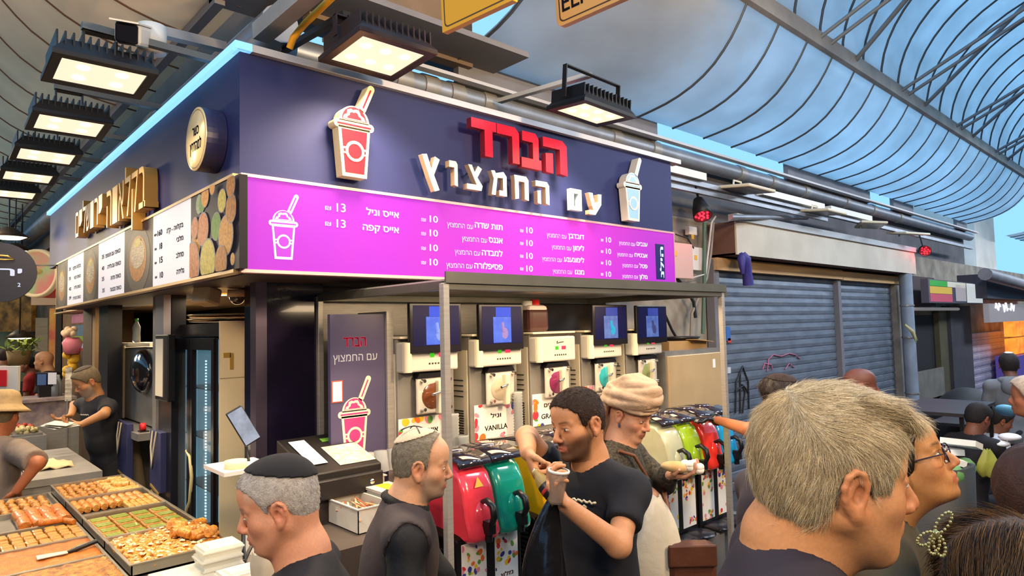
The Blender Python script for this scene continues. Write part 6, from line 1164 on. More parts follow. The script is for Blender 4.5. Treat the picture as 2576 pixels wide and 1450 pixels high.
strands('hair_strand', P_, Q, m_hair, R_, 5000, .010, comb_to(hd, comb_back_down), .35, .00045, 5, colfn=hair_cols(('#bdb6b0', '#8e8884', '#d6d0ca')), segs=2)
kippah(hd, .058, (-.42, .0, 1.0), 0, M('kippah_black', '#1a191d', .9, b=.3, bs=500), R_)
# old man in the black waistcoat, facing right
R_, hd, J, L, A = person('old man with grey hair and a pale skullcap in a black waistcoat', 1063, 1168, 2.48, -30, -10, 8, 0, skin='#c69472', lean=(.09, 0), fat=.015, h=.0045, sc=.97,
    arms=(('r', P(1020, 1480, t=2.2), P(1110, 1560, t=2.2), CR, (0, 0, -1), CF, (30, 30, 20)), ('l', P(1100, 1450, t=2.6), P(1160, 1530, t=2.6), CR, (0, 0, -1), -CF, (30, 30, 20))),
    shirt=M('shirt_black', '#151417', .85, n=.3, ns=30, b=.2, bs=60), shirt_name='shirt', sleeve='long', pants=m_jean, hd_k=dict(nose=1.15, jaw=.98, chin=.002, ear=1.12), paint=dict(stub='#8a7666', browc='#5c5450', red=.4), collar=True, neck=.07)
F = Field(axes(np.min([J['shl'], J['shr'], J['pelvis']], 0) - .24, np.max([J['shl'], J['shr'], J['neck']], 0) + .22, .009)); torso(F, J, .024, .015); zb = J['pelvis'][2] - .08; F.all(lambda x, y, z: zb - z + 0 * x + 0 * y, 'i')
for q in ('shl', 'shr'): F.ell(J[q] + np.array((0, .045 if q == 'shl' else -.045, -.05)), (.075, .055, .12), None, .01, 's')
F.cap(J['neck'] + np.array((.01, 0, .0)), J['neck'] + np.array((.05, 0, .16)), .082, .1, .008, 's'); F.all(lambda x, y, z: .0035 * fnoise(x, y, z, 30, 4)); P2, Q2 = F.mesh(1); np_mesh('waistcoat', P2, Q2, M('waistcoat', '#3a3032', .8, n=.3, ns=20, b=.2, bs=40), R_)
P_, Q, o = hair_cap(hd, .008, M('hair_grey', '#857c6c', .8, n=.6, ns=60, col2='#5c5446', b=.4, bs=300), R_, ((.2, .2), (.050, .125), (.030, .085), (.026, .03), (.022, -.02), (.012, .012), (-.018, .016), (-.03, -.02), (-.045, -.052), (-.08, -.065), (-.2, -.07)), noise=.002, nf=170)
strands('hair_strand', P_, Q, m_hair, R_, 12000, .013, comb_to(hd, comb_back_down), .3, .0003, 6, colfn=hair_cols(('#9a917e', '#7d7464', '#b5ad9c', '#665e50')), segs=3)
kp = kippah(hd, .076, (-.42, 0, 1.0), 0, M('kippah_knit', '#cdb9a0', .9, n=.3, ns=90, b=.5, bs=300), R_, g=.014); g = G()
c = Vector(hd.w((-.03, 0, .03))); 
for b in (.35, 2.0, 3.6): g.tube([Vector(hd.w((-.045 + .108 * math.sin(s) * math.cos(b) * .92, .092 * math.sin(s) * math.sin(b), .036 + .105 * math.cos(s)))) for s in [-.6 + .15 * k for k in range(9)]], .0022, 5)
build('black_thread', g, m_black, R_)
# young man pouring, facing left
wrR, wrL = P(1328, 1140, t=2.26), P(1424, 1272, t=2.10)
R_, hd, J, L, A = person('young man with cropped brown hair in a black tee pouring from a bottle', 1452, 1064, 2.42, 178, -4, 10, 4, skin='#c28a62', lean=(.07, 0), h=.0042, sc=1.0,
    arms=(('r', P(1326, 1100, t=2.52), wrR, CR * .25 + V(0, 0, -.6) - CF * .35, CR * .9 - CF * .1, -CF + V(0, 0, .3), (72, 88, 60)), ('l', P(1556, 1372, t=2.16), wrL, P(1392, 1232, t=2.08) - wrL, P(1420, 1225, t=2.08) - P(1385, 1260, t=2.08) , CF * .3 + CR * .8 + V(0, 0, .8), (35, 50, 35))),
    shirt=M('tee_navy', '#15161f', .85, n=.2, ns=30, b=.15, bs=350), pants=m_jean, hd_k=dict(nose=1.25, jaw=.96, chin=.006), paint=dict(stub='#6a4632', beard='#2e1f17', browc='#1e1410', red=.25), neck=.072, fold=.0045)
lineY = ((.2, .1), (.088, .088), (.078, .074), (.066, .070), (.060, .056), (.048, .050), (.038, .016), (.032, -.02), (.020, -.03), (.012, .014), (-.02, .018), (-.03, -.03), (-.05, -.06), (-.09, -.07), (-.2, -.075))
P_, Q, o = hair_cap(hd, .0045, M('hair_brown_short', '#2a1a13', .85, n=.5, ns=80, col2='#140c09', b=.5, bs=300), R_, lineY, noise=.0012, nf=250)
strands('hair_strand', P_, Q, m_hair, R_, 9000, .010, comb_to(hd, comb_back_down), .8, .0005, 7, jit=.7, colfn=hair_cols(('#3a251a', '#20140e', '#553824', '#2a1a12')), segs=2)
gq = G(); Rz = Matrix.Rotation(R_.rotation_euler.z, 3, 'Z'); cc = np.array(J['chest']) + np.array((.135, .075, .10)); [gq.tube([Vector(cc) + V(-.30, 1, -.05).normalized() * (.0075 * j - .045) + V(.003, 0, .004 * math.sin(j * 2.3) - dz) for j in range(n_)], .0026, 4) for dz, n_ in ((0, 13), (.018, 8))]; build('shirt_mark', gq, M('mark_cream', '#cfc4a8', .6), R_, solid=.004)
# bottle, cup and black bag he holds
b0, b1 = P(1343, 1184, t=2.17), P(1388, 1242, t=2.12); ax_ = (b1 - b0).normalized(); t = thing('soda_bottle', 'plastic soda bottle with a black label upended by the young man', 'bottle', b0)
build('body', G().lathe([(0, 0), (.012, 0), (.011, .014), (.014, .022), (.024, .045), (.026, .07), (.024, .10), (.026, .13), (.0, .133)], b0, 18, axis=ax_), M('bottle_yellow', '#b59a55', .1, tr=.35, coat=.5), t); build('label', G().lathe([(.0262, .060), (.027, .062), (.027, .10), (.0262, .102)], b0, 18, axis=ax_), M('label_black', '#1c1a1e', .4), t); build('label_stripe', G().lathe([(.0272, .076), (.0277, .077), (.0277, .086), (.0272, .087)], b0, 18, axis=ax_), M('label_red', '#b03030', .4), t)
cu = P(1404, 1205, t=2.06); t = thing('paper_cup', 'small clear cup held by the young man', 'cup', cu); axc = V(.05, -.12, 1).normalized(); build('cup_wall', G().lathe([(.0, -.075), (.022, -.075), (.030, .02), (.033, .022), (.033, .027), (.029, .024), (.021, -.07)], cu, 22, axis=axc), M('cup_frost', '#d9c2b0', .2, al=.5), t); build('rim', G().lathe([(.029, .020), (.0345, .020), (.0345, .028), (.029, .028)], cu, 22, axis=axc), M('cup_rim', '#d9d2cc', .3), t)
def bag(name, label, top, prof, mat_, depth, seed, cat='bag', ns=44, dirx=CR):
    """thin hanging bag: rings of (height below the top, centre shift, half width)"""
    t0 = Vector(top); rows = []
    for k, (dz, sx, hw) in enumerate(prof):
        ring = []
        for j in range(ns):
            b = 2 * math.pi * j / ns; wob = 1 + .10 * math.sin(3 * b + k * .9 + seed) + .06 * math.sin(7 * b + k * 1.7 + seed); ring.append(t0 + dirx * (sx + hw * math.cos(b) * wob) + CF * (depth * hw * math.sin(b) * wob * 1.1) - V(0, 0, dz + .006 * math.sin(5 * b + k)))
        rows.append(ring)
    g = G().sheet(rows, closed=True); g.add(rows[-1], [tuple(range(ns))], 0, True); return tag(build(name, g, mat_, loc=t0, solid=.002, sub=1), label, cat)
m_bagb = M('bag_black', '#121114', .22, b=.5, bs=14, coat=.3)
bag('plastic_bag', 'shiny black plastic bag hanging from the young man\'s hand', P(1392, 1250, t=2.12), [(0, .0, .012), (.03, -.01, .022), (.08, -.02, .038), (.15, -.03, .055), (.22, -.035, .070), (.30, -.03, .075), (.38, -.02, .06), (.40, -.02, .03)], m_bagb, .6, 1)
# woman in the wrapped headscarf
wr1, wr2 = P(1618, 1220, t=2.86), P(1682, 1196, t=2.80)
m_dress = M('dress_speckle', '#4a4232', .85, n=1.0, ns=95, col2='#14110f', b=.2, bs=90)
R_, hd, J, L, A = person('woman in a beige wrapped headscarf and speckled dark dress', 1588, 1040, 3.02, -68, -18, 22, 0, skin='#d09878', lean=(.05, 0), h=.0048, sc=.95, wid=.92, fat=.02,
    arms=(('r', P(1575, 1232, t=3.05), wr1, P(1652, 1252, t=2.80) - wr1, V(0, 0, -1) - CF * .3, CR * .5 - CF * .5, (45, 60, 40)), ('l', P(1668, 1215, t=3.10), wr2, P(1730, 1196, t=2.76) - wr2, V(0, 0, 1), -CF + CR * .2, (25, 35, 25))),
    shirt=m_dress, shirt_name='dress', sleeve='long', pants=None, hd_k=dict(nose=.9, jaw=.92, ear=.9), paint=dict(browc='#3a2a20', red=.35), neck=.066, hem=-.75, sleeve_r=(.062, .055))
m_turb = M('scarf_beige', '#bfa184', .85, n=.35, ns=20, col2='#8d7058', b=.25, bs=160); c = hd.c; F = Field(axes(c + np.array((-.22, -.2, -.30)), c + .22, .0045))
hd.skull(F, .024); o_ = hd.R
F.all(lambda x, y, z: (.030 - ((x - c[0]) * o_[0, 2] + (y - c[1]) * o_[1, 2] + (z - c[2]) * o_[2, 2]) + .30 * ((x - c[0]) * o_[0, 0] + (y - c[1]) * o_[1, 0] + (z - c[2]) * o_[2, 0])) * .9, 'i')
for k in range(13):
    a0 = -.9 + k * .15; zz = .045 + .0085 * k; rr_ = 1.0 if k < 7 else 1.0 - .07 * (k - 6); ring = [hd.w((-.022 + .127 * rr_ * math.cos(b), .106 * rr_ * math.sin(b), zz + .035 * math.cos(b) * (1 if k % 3 else .3) + .010 * math.sin(b * 2 + k))) for b in [2 * math.pi * i / 20 for i in range(21)]]; F.chain(ring, [.0105 + .005 * ((k * 7) % 3)] * 21, .003)
for k in range(5): s = -.05 + .025 * k; F.chain([hd.w((.10 - .02 * k, s, .085)), hd.w((.04, s * 1.1, .165)), hd.w((-.05, s * 1.1, .16)), hd.w((-.115, s * .9, .09)), c + np.array((-.142, s, -.01)), c + np.array((-.145, s * 1.2, -.10)), c + np.array((-.13, s * 1.3, -.19))], [.010, .016, .022, .028, .028, .026, .014], .006)
F.all(lambda x, y, z: .0012 * fnoise(x, y, z, 110, 3)); P_, Q = F.mesh(1); np_mesh('headscarf', P_, Q, m_turb, R_)
g = G(); e_ = Vector(hd.w((.0, -.080, -.045))); g.lathe([(0, -.02), (.006, -.012), (.004, .0), (.0015, .012), (0, .012)], e_, 10); build('earring', g, M('earring_blue', '#5a6488', .3, .4), R_)
g = G(); q0 = [Vector(J['shr']) + V(.05, .02, .075), Vector(J['chest']) + V(.11, -.10, .17), Vector(J['chest']) + V(.165, -.04, .04), Vector(J['chest']) + V(.165, .03, -.12), Vector(J['pelvis']) + V(.16, .10, .10), Vector(J['pelvis']) + V(.10, .19, -.02)]; g.tube(q0, .008, 6); build('bag_strap', g, M('leather_strap', '#6a3f28', .5), R_)
m_bagw = M('bag_white', '#cfc6b4', .4, b=.5, bs=12)
bag('plastic_bag', 'white plastic bag held low by the woman in the headscarf', P(1642, 1258, t=2.78), [(-.02, 0, .03), (.0, 0, .045), (.04, .0, .07), (.12, -.0, .10), (.22, -.005, .115), (.32, -.0, .12), (.40, -.0, .10), (.42, -.0, .04)], m_bagw, .55, 4)
c = P(1706, 1176, t=2.74); t = thing('filled_pita', 'bitten filled pita in white paper in the headscarf woman\'s hand', 'pita', c); R = Matrix.Rotation(-.72, 3, 'Z'); build('bread', G().sphere(c, (.075, .03, .024), 20, 12, R=R @ Matrix.Rotation(.12, 3, 'Y')), M('pita', '#c49a62', .8, n=.5, ns=20, col2='#d9bf94'), t); g = G()
for k in range(9): g.sphere(c + CR * (.03 + .018 * (k % 4)) + V(0, 0, -.012 + .012 * (k % 3)) - CF * .012 * (k % 2), (.025, .02, .018), 9, 7)
build('paper', g, M('pita_paper', '#e4dccf', .7, b=.5, bs=50), t)
t = thing('leather_bag', 'brown leather shoulder bag hanging beside the white plastic bag', 'bag', P(1735, 1420, t=2.75)); c = P(1735, 1425, t=2.75)
build('pouch', G().obox(c, (.21, .10, .20), Matrix.Rotation(-.74, 3, 'Z')), M('leather_brown', '#5e3524', .5, n=.4, ns=12, b=.2, bs=30), t, bevel=.03); build('flap', G().obox(c + V(0, 0, .06) - CF * .055, (.2, .015, .09), Matrix.Rotation(-.74, 3, 'Z')), M('leather_brown', '#5e3524'), t, bevel=.01); build('strap', G().tube([c - CR * .10 + V(0, 0, .08), P(1690, 1330, t=2.8), P(1672, 1250, t=2.9), P(1668, 1215, t=2.95)], .013, 6), M('leather_strap', '#6a3f28'), t)
# grey-haired man close to us, seen from behind his right side
R_, hd, J, L, A = person('large grey-haired man in a black tee seen close from behind', 2100, 1192, 1.0, -58, 12, 6, 0, skin='#c48a5c', lean=(.05, 0), h=.0026, hc=.0055, fat=.035, wid=1.1, hcol=True, sc=1.0,
    arms=(('r', P(1900, 2100, t=.9), P(2000, 2500, t=.9), V(.3, 0, -1), (0, 1, 0), (1, 0, 0), (30, 30, 20)), ('l', P(2500, 2050, t=1.15), P(2600, 2400, t=1.1), V(.3, 0, -1), (0, -1, 0), (1, 0, 0), (30, 30, 20))),
    shirt=M('tee_plum', '#2b2530', .85, n=.2, ns=40, b=.15, bs=400), pants=m_jean, hd_k=dict(nose=1.2, jaw=1.12, ear=1.0), paint=dict(browc='#b0977e', red=.3), neck=.078, sh=.20, nbo=(-.005, 0, .035))
lineG = ((.2, .1), (.100, .095), (.085, .086), (.074, .074), (.062, .056), (.054, .030), (.046, .0), (.038, -.020), (.026, -.020), (.016, .006), (.010, .020), (-.018, .020), (-.028, -.010), (-.034, -.052), (-.055, -.070), (-.09, -.076), (-.2, -.08))
def tuft(F):
    for k in range(7): y = -.06 + .02 * k; F.chain([hd.w((.01, y, .116)), hd.w((.05, y * 1.05, .108)), hd.w((.078, y * 1.0, .094)), hd.w((.088, y * .95, .084))], [.010, .010, .008, .004], .012)
P_, Q, o = hair_cap(hd, .012, M('hair_silver', '#b0a48c', .8, n=.6, ns=50, col2='#8d826d', b=.4, bs=250), R_, lineG, h=.0030, noise=.0028, nf=120, extra=tuft)
def comb_silver(l):
    d = np.zeros_like(l); s = np.clip((l[:, 2] - .01) / .09, 0, 1) * np.clip((l[:, 0] + .105) / .06, 0, 1); s = s * s * (3 - 2 * s); f = np.clip(.1 + l[:, 0] * 4.5, -.3, .55)
    d[:, 0] = s + (1 - s) * f; d[:, 1] = .3 * np.tanh(l[:, 1] * 30) * s; d[:, 2] = -(1 - s) - .35 * np.clip((l[:, 0] - .02) / .05, 0, 1) - 1.5 * np.clip((l[:, 0] - .045) / .03, 0, 1); return d
strands('hair_strand', P_, Q, m_hair, R_, 48000, .028, comb_to(hd, comb_silver), .22, .00030, 9, jit=.26, curl=.05, colfn=hair_cols(('#e2d0aa', '#cfbb94', '#bfaa86', '#ecdcbc', '#ab9876')), segs=5)
# woman with glasses beyond him, chin raised
R_, hd, J, L, A = person('person with dark-rimmed glasses looking up beyond the grey-haired man', 2272, 1158, 1.68, -70, -8, -20, 0, skin='#bf8652', lean=(.03, 0), h=.0042, sc=.95, wid=.9, shirt=M('top_olive', '#4a4230', .85, n=.3, ns=40), pants=m_jean, hd_k=dict(nose=1.15, jaw=.95), paint=dict(browc='#2a1a12', red=.3, lipc='#b0584a'), arms=(('l', P(2480, 1700, t=1.6), P(2500, 2000, t=1.5), V(0, 0, -1), CR, CF, (20, 20, 20)), ('r', P(2330, 1700, t=1.3), P(2380, 2000, t=1.3), V(0, 0, -1), CR, CF, (20, 20, 20))))
P_, Q, o = hair_cap(hd, .016, M('hair_dark', '#1d130e', .7, n=.5, ns=60, b=.4, bs=250), R_, ((.2, .11), (.09, .09), (.075, .07), (.055, .05), (.035, .0), (.02, -.03), (.0, -.05), (-.05, -.10), (-.2, -.11)), noise=.003)
g = G()
for sg in (1, -1):
    g.tube([Vector(hd.w((.102 + .004 * math.cos(b) - .006 * (math.cos(b) * 0 + 1) * 0, sg * (.034 + .024 * math.cos(b)), -.006 + .019 * math.sin(b)))) for b in [2 * math.pi * k / 20 for k in range(21)]], .0017, 6, False); g.tube([Vector(hd.w((.100, sg * .058, .0))), Vector(hd.w((.05, sg * .077, .002))), Vector(hd.w((-.01, sg * .080, .0)))], .0018, 6)
g.tube([Vector(hd.w((.104, .010, -.002))), Vector(hd.w((.110, 0, .001))), Vector(hd.w((.104, -.010, -.002)))], .0017, 6); build('glasses', g, M('glasses_frame', '#3a2d38', .35, .3), R_)
# brown-haired girl in the corner with a rhinestone bow, and the head beside her
R_, hd, J, L, A = person('girl with long brown hair and a sparkling bow in the bottom corner', 2568, 1500, 1.15, -60, 0, 6, 0, skin='#b07a52', lean=(.03, 0), h=.006, sc=.95, wid=.8, sh=.14, shirt=M('top_dark', '#2a1d1a', .85), pants=m_jean, eyes=True)
lineG2 = ((.2, .12), (.09, .09), (.06, .05), (.035, -.04), (.02, -.10), (-.03, -.16), (-.2, -.17))
def long_hair(F):
    for k in range(9): b = 1.9 + k * .305; x, y = .085 * math.cos(b), .085 * math.sin(b); F.chain([hd.w((x * .9, y * .9, .05)), hd.w((x * 1.15, y * 1.1, -.04)), hd.w((x * 1.15, y * 1.1, -.16))], [.03, .034, .03], .02)
P_, Q, o = hair_cap(hd, .022, M('hair_chestnut', '#2c1a0f', .6, n=.6, ns=40, col2='#5a3a1c', b=.3, bs=200), R_, lineG2, h=.0045, noise=.002, extra=long_hair)
def comb_long(l): d = np.zeros_like(l); d[:, 0] = np.where(l[:, 0] > .0, .5, -.6); d[:, 1] = 1.2 * np.sign(l[:, 1] + .02); d[:, 2] = -1.0; return d
strands('hair_strand', P_, Q, m_hair, R_, 14000, .07, comb_to(hd, comb_long), .10, .00055, 12, jit=.12, colfn=hair_cols(('#3a2412', '#6b4820', '#25160c', '#8a6230')), segs=5)
c = P(2354, 1343, t=1.08)
g = G(); ux, uz = CR, V(0, 0, 1)
for (a, b, s_) in ((.018, .022, 1), (-.016, -.008, .8), (.010, -.040, .9), (-.010, -.045, .8)):
    for k in range(16):
        q = 2 * math.pi * k / 16; d2 = V(0, 0, 0) + ux * a + uz * b; n2 = d2.normalized(); p2 = n2.cross(CF); g.sphere(c + n2 * (.022 * s_ + .020 * s_ * math.cos(q)) + p2 * (.009 * math.sin(q)), .0028, 6, 4)
g.sphere(c, .006, 8, 6); al = math.radians(R_.rotation_euler.z) ; mi = Matrix.Rotation(-R_.rotation_euler.z, 3, 'Z'); g.v = [tuple(mi @ (Vector(v_) - R_.location)) for v_ in g.v]; build('hair_bow', g, M('rhinestone', '#d8cc88', .08, .8), R_)
R_, hd, J, L, A = person('person with reddish brown hair at the frame edge above the girl', 2655, 1290, 1.35, 40, 0, 5, 0, lean=(.03, 0), h=.01, shirt=M('top_dark', '#2a1d1a'), pants=m_jean, eyes=False)
P_, Q, o = hair_cap(hd, .022, M('hair_auburn', '#3a1d12', .6, n=.6, ns=40, col2='#1d0e09', b=.3, bs=200), R_, lineG2, h=.006, noise=.003)
# assistant reaching over the slush lids
wr = P(1800, 1056, y=2.62); R_, hd, J, L, A = person('assistant with dark bobbed hair reaching a black glove over the slush lids', 1962, 1005, 3.75, 95, -10, 10, 0, skin='#b56a42', lean=(.06, 0), h=.006, sc=.98, shirt=m_tee, pants=m_jean, arms=(('l', P(1884, 1082, t=3.72), wr, P(1755, 1052, y=2.66) - wr, V(0, 0, -1), CF, (15, 20, 15)), ('r', P(2010, 1200, t=3.7), P(1980, 1280, t=3.6), V(0, 0, -1), CR, CF, (20, 20, 20))), eyes=False)
P_, Q, o = hair_cap(hd, .022, M('hair_dark_brown', '#2b1b17', .5, n=.6, ns=50, col2='#120a09', b=.3, bs=200), R_, ((.2, .11), (.09, .09), (.06, .05), (.04, -.04), (.02, -.09), (-.2, -.10)), h=.006, noise=.003); kippah(hd, .085, (-.3, 0, 1), 0, M('kippah_dark', '#2a1c18', .9), R_, g=.026)
strands('hair_strand', P_, Q, m_hair, R_, 3500, .05, comb_to(hd, comb_long), .08, .0007, 14, jit=.1, colfn=hair_cols(('#2b1b17', '#4a332a', '#1a100e')), segs=4)
F = Field(axes(A[0][2] - .2, A[0][2] + .22, .005)); hand(F, A[0][2], A[0][3], A[0][4], A[0][5], (8, 12, 10), 1.12, -.03, .1, .018); F.cap(A[0][2], A[0][2] + unit(A[0][1] - A[0][2]) * .06, .038, .044); P_, Q = F.mesh(1); np_mesh('glove', P_, Q, M('glove_black', '#15131a', .3, coat=.3), R_)
g = G(); n_ = Vector(J['neck']); g.tube([n_ + V(.075 * math.cos(b), .08 * math.sin(b), .01 - .03 * math.cos(b)) for b in [2 * math.pi * k / 16 for k in range(17)]], .014, 6); build('apron_collar', g, M('collar_red', '#c23a28', .7), R_)
# ------------------------------------------------------------------ pastry table, trays and every piece on them
m_tray = M('tray_steel', '#b9b2a2', .3, .8, n=.3, ns=8); TZ = 1.0
tag(build('pastry_table', G().box((-.35, 2.30, 0), (1.16, 5.22, .955)), M('table_steel', '#8a8378', .4, .6, n=.3, ns=3), loc=(.4, 3.8, 0)), 'steel table under the pastry trays', 'table')
def tray(label, x0, y0, x1, y1, z0=.96, hgt=.045):
    t = thing('baking_tray', label, 'tray', ((x0 + x1) / 2, (y0 + y1) / 2, z0), 'baking trays on the pastry table'); k = .005
    g = G().box((x0, y0, z0), (x1, y1, z0 + k)); g.box((x0, y0, z0), (x1, y0 + k, z0 + hgt)).box((x0, y1 - k, z0), (x1, y1, z0 + hgt)).box((x0, y0, z0), (x0 + k, y1, z0 + hgt)).box((x1 - k, y0, z0), (x1, y1, z0 + hgt)); build('pan', g, m_tray, t)
    build('rim', G().ring([(x0 - .006, y0 - .006), (x1 + .006, y0 - .006), (x1 + .006, y1 + .006), (x0 - .006, y1 + .006)], [(x0 + .004, y0 + .004), (x1 - .004, y0 + .004), (x1 - .004, y1 - .004), (x0 + .004, y1 - .004)], V(0, 0, z0 + hgt + .003), EX, EY, .005), m_tray, t); return z0 + k
RX0, RX1, RYs = .70, 1.10, [5.14, 4.61, 4.12, 3.60, 3.10]
rl_ = ['farthest tray of the near column, of mixed golden pastries', 'tray of golden rolls with an empty strip along its front', 'tray of pistachio topped pastry bars', 'nearest big tray, of curled baklava with almond flakes']
zR = [tray(rl_[k], RX0, RYs[k + 1] + .006, RX1, RYs[k] - .006, .962, .048) for k in range(4)]
LYs = [5.06, 4.625, 4.2, 3.83, 3.44, 2.62]; ll_ = ['small tray of crumbled nut pastries at the far corner', 'tray of thick plain rolls with an empty side', 'tray of diced pastry squares', 'tray of flat orange pastry with a spatula on it', 'tray of brown crumb pastry at the frame bottom']
zL = [tray(ll_[k], .20, LYs[k + 1] + .006, .675, LYs[k] - .006, .944, .036) for k in range(5)]
pal = ('#d08a2e', '#c2742a', '#dca04a', '#b4641f')
def pm(nm, c, c2, ns=70): return M('pastry_' + nm, c, .42, n=1, ns=ns, col2=c2, b=.5, bs=140, coat=.25)
def proto_roll(nm, L, r, mt):
    g = G(); n = 9
    for k in range(n): pass
    g.tube([(0, -L / 2 + L * k / 8, r * .92 + .0015 * math.sin(k * 2.4)) for k in range(9)], [r * (.86 if k in (0, 8) else 1 + .04 * math.sin(k * 3)) for k in range(9)], 10); return build(nm, g, mt)
def proto_chunk(nm, sx, sy, sz, mt, seed=1):
    r = random.Random(seed); g = G(); g.sphere((0, 0, sz * .46), (sx / 2, sy / 2, sz / 2), 10, 7); g.v = [(x + r.uniform(-1, 1) * sx * .07, y + r.uniform(-1, 1) * sy * .07, max(0, z + r.uniform(-1, 1) * sz * .08)) for x, y, z in g.v]; return build(nm, g, mt)
def proto_bar(nm, sx, sy, sz, mt, top=None):
    g = G().box((-sx / 2, -sy / 2, 0), (sx / 2, sy / 2, sz)); o = build(nm, g, mt, bevel=.006)
    if top: build('pistachio_top', G().box((-sx * .40, -sy * .34, sz - .001), (sx * .40, sy * .34, sz + .004)), top, o, bevel=.003)
    return o
def proto_curl(nm, mt, fl):
    g = G()
    g.tube([(.012 * (1 + .12 * k) * math.cos(k * .9), .012 * (1 + .12 * k) * math.sin(k * .9), .014 + .0012 * k) for k in range(9)], [.010, .012, .012, .012, .012, .011, .011, .010, .007], 7); o = build(nm, g, mt); g = G()
    for k in range(3): g.obox((random.uniform(-.012, .012), random.uniform(-.012, .012), .030 + .003 * k), (.016, .007, .002), Matrix.Rotation(k * 1.1, 3, 'Z') @ Matrix.Rotation(.4, 3, 'X'))
    build('almond_flake', g, fl, o); return o
class Spread:
    def __init__(s, proto, label, group, cat='pastry'): s.p = proto; s.l = label; s.g = group; s.c = cat; s.first = True
    def at(s, x, y, z, rz=0, sc=1.0, tilt=0):
        if s.first: o = tag(s.p, s.l, s.c, s.g); s.first = False
        else:
            o = s.p.copy(); COL.objects.link(o)
            for ch in s.p.children: c = ch.copy(); COL.objects.link(c); c.parent = o
        o.location = (x, y, z); o.rotation_euler = (tilt, 0, rz); o.scale = (sc, sc, sc)
rp = random.Random(11)
m_gold1 = pm('gold', '#d9963a', '#a8621e'); m_gold2 = pm('light', '#e6b45a', '#c08434', 50); m_nut = pm('nut', '#c88432', '#7a4a1c', 45); m_pist = pm('pistachio', '#9aa02c', '#6a7a1e', 60); m_bar = pm('bar', '#cf8f38', '#a3702a', 50); m_flake = M('almond', '#efd2a0', .5); m_orange = pm('orange', '#cf7a26', '#b05e1a', 30)
# farthest tray: nut chunks on one side, big rolls on the other
a = Spread(proto_chunk('nut_pastry', .042, .04, .034, m_nut), 'small chunky nut pastry in the farthest tray', 'nut pastries in the farthest tray')
for i in range(6):
    for j in range(9): a.at(RX0 + .035 + i * .041 + rp.uniform(-.006, .006), RYs[1] + .05 + j * .054 + rp.uniform(-.008, .008), zR[0] + rp.uniform(0, .006), rp.uniform(0, 3), rp.uniform(.9, 1.2))
a = Spread(proto_roll('pastry_roll', .085, .021, m_gold2), 'thick golden roll in the farthest tray', 'rolls in the farthest tray')
for i in range(3):
    for j in range(7): a.at(RX0 + .275 + i * .046 , RYs[1] + .055 + j * .066, zR[0] + (.026 if i == 1 and j in (2, 3, 5) else 0) + .0, 1.2 + rp.uniform(-.3, .3), rp.uniform(.9, 1.1))
# second tray: a row of rolls, fine bars, an empty strip
a = Spread(proto_roll('pastry_roll', .105, .0215, m_gold1), 'plump ridged roll in the tray with the empty strip', 'rolls in the second tray')
for i in range(9):
    for j in range(2): a.at(RX0 + .03 + i * .040, RYs[1] - .075 - j * .112, zR[1], rp.uniform(-.05, .05))
a = Spread(proto_bar('seed_bar', .028, .085, .032, m_gold2), 'narrow ridged bar at the rear edge of the second tray', 'narrow bars in the second tray')
for i in range(5):
    for j in range(4): a.at(RX1 - .02 - i * .032, RYs[2] + .06 + j * .09, zR[1], rp.uniform(-.04, .04))
# third: pistachio bars
a = Spread(proto_bar('pistachio_bar', .088, .105, .034, m_bar, m_pist), 'rectangular pastry bar with green pistachio on top', 'pistachio bars in the third tray')
for i in range(4):
    for j in range(4): a.at(RX0 + .055 + i * .095, RYs[3] + .07 + j * .118, zR[2], rp.uniform(-.04, .04), rp.uniform(.96, 1.02))
# nearest: curls with almond
a = Spread(proto_curl('almond_curl', m_gold1, m_flake), 'curled baklava with almond flakes in the nearest big tray', 'almond curls in the nearest tray')
for i in range(9):
    for j in range(10):
        x = RX0 + .036 + i * .041; a.at(x + rp.uniform(-.006, .006), RYs[4] + .045 + j * .047 + rp.uniform(-.006, .006), zR[3] + rp.uniform(0, .008) + (.026 if i > 6 and 2 < j < 8 else 0), rp.uniform(0, 6.28), rp.uniform(1.0, 1.25), rp.uniform(-.3, .3))
a = Spread(proto_roll('pastry_roll', .07, .022, m_gold1), 'loose roll lying on top of the almond curls', 'rolls heaped on the almond curls')
for i in range(9): a.at(RX1 - .10 + rp.uniform(-.05, .07), RYs[3] - .07 - i * .035, zR[3] + .035 + rp.uniform(0, .015), rp.uniform(0, 3), 1.0, rp.uniform(-.2, .2))
# the other column
a = Spread(proto_chunk('crumb_pastry', .045, .042, .034, m_nut, 4), 'small crumbled nut pastry in the far corner tray', 'crumbled pastries in the far corner tray')
for i in range(7):
    for j in range(7): a.at(.335 + i * .048 + rp.uniform(-.006, .006), LYs[1] + .05 + j * .055, zL[0] + rp.uniform(0, .005), rp.uniform(0, 3), rp.uniform(1, 1.2))
a = Spread(proto_roll('pastry_roll', .17, .031, m_orange), 'long thick plain roll in the half empty tray', 'thick rolls in the half empty tray')
for i in range(4):
    for j in range(2): a.at(.475 + i * .058, LYs[1] - .11 - j * .175, zL[1], rp.uniform(-.05, .05))
a.at(.57, 4.19, zL[1] + .035, 1.5, .6); a.at(.645, 4.15, zL[1] + .03, .4, .5)
a = Spread(proto_chunk('crumb_pastry', .05, .045, .03, m_gold1, 6), 'small broken pastry lying in the empty side of the roll tray', 'broken bits in the half empty tray')
for i in range(6): a.at(.33 + .035 * i, 4.24 + rp.uniform(0, .05), zL[1], rp.uniform(0, 3), rp.uniform(.6, 1))
a = Spread(proto_bar('pastry_square', .046, .046, .030, m_bar), 'small diced pastry square beside the spatula tray', 'diced squares')
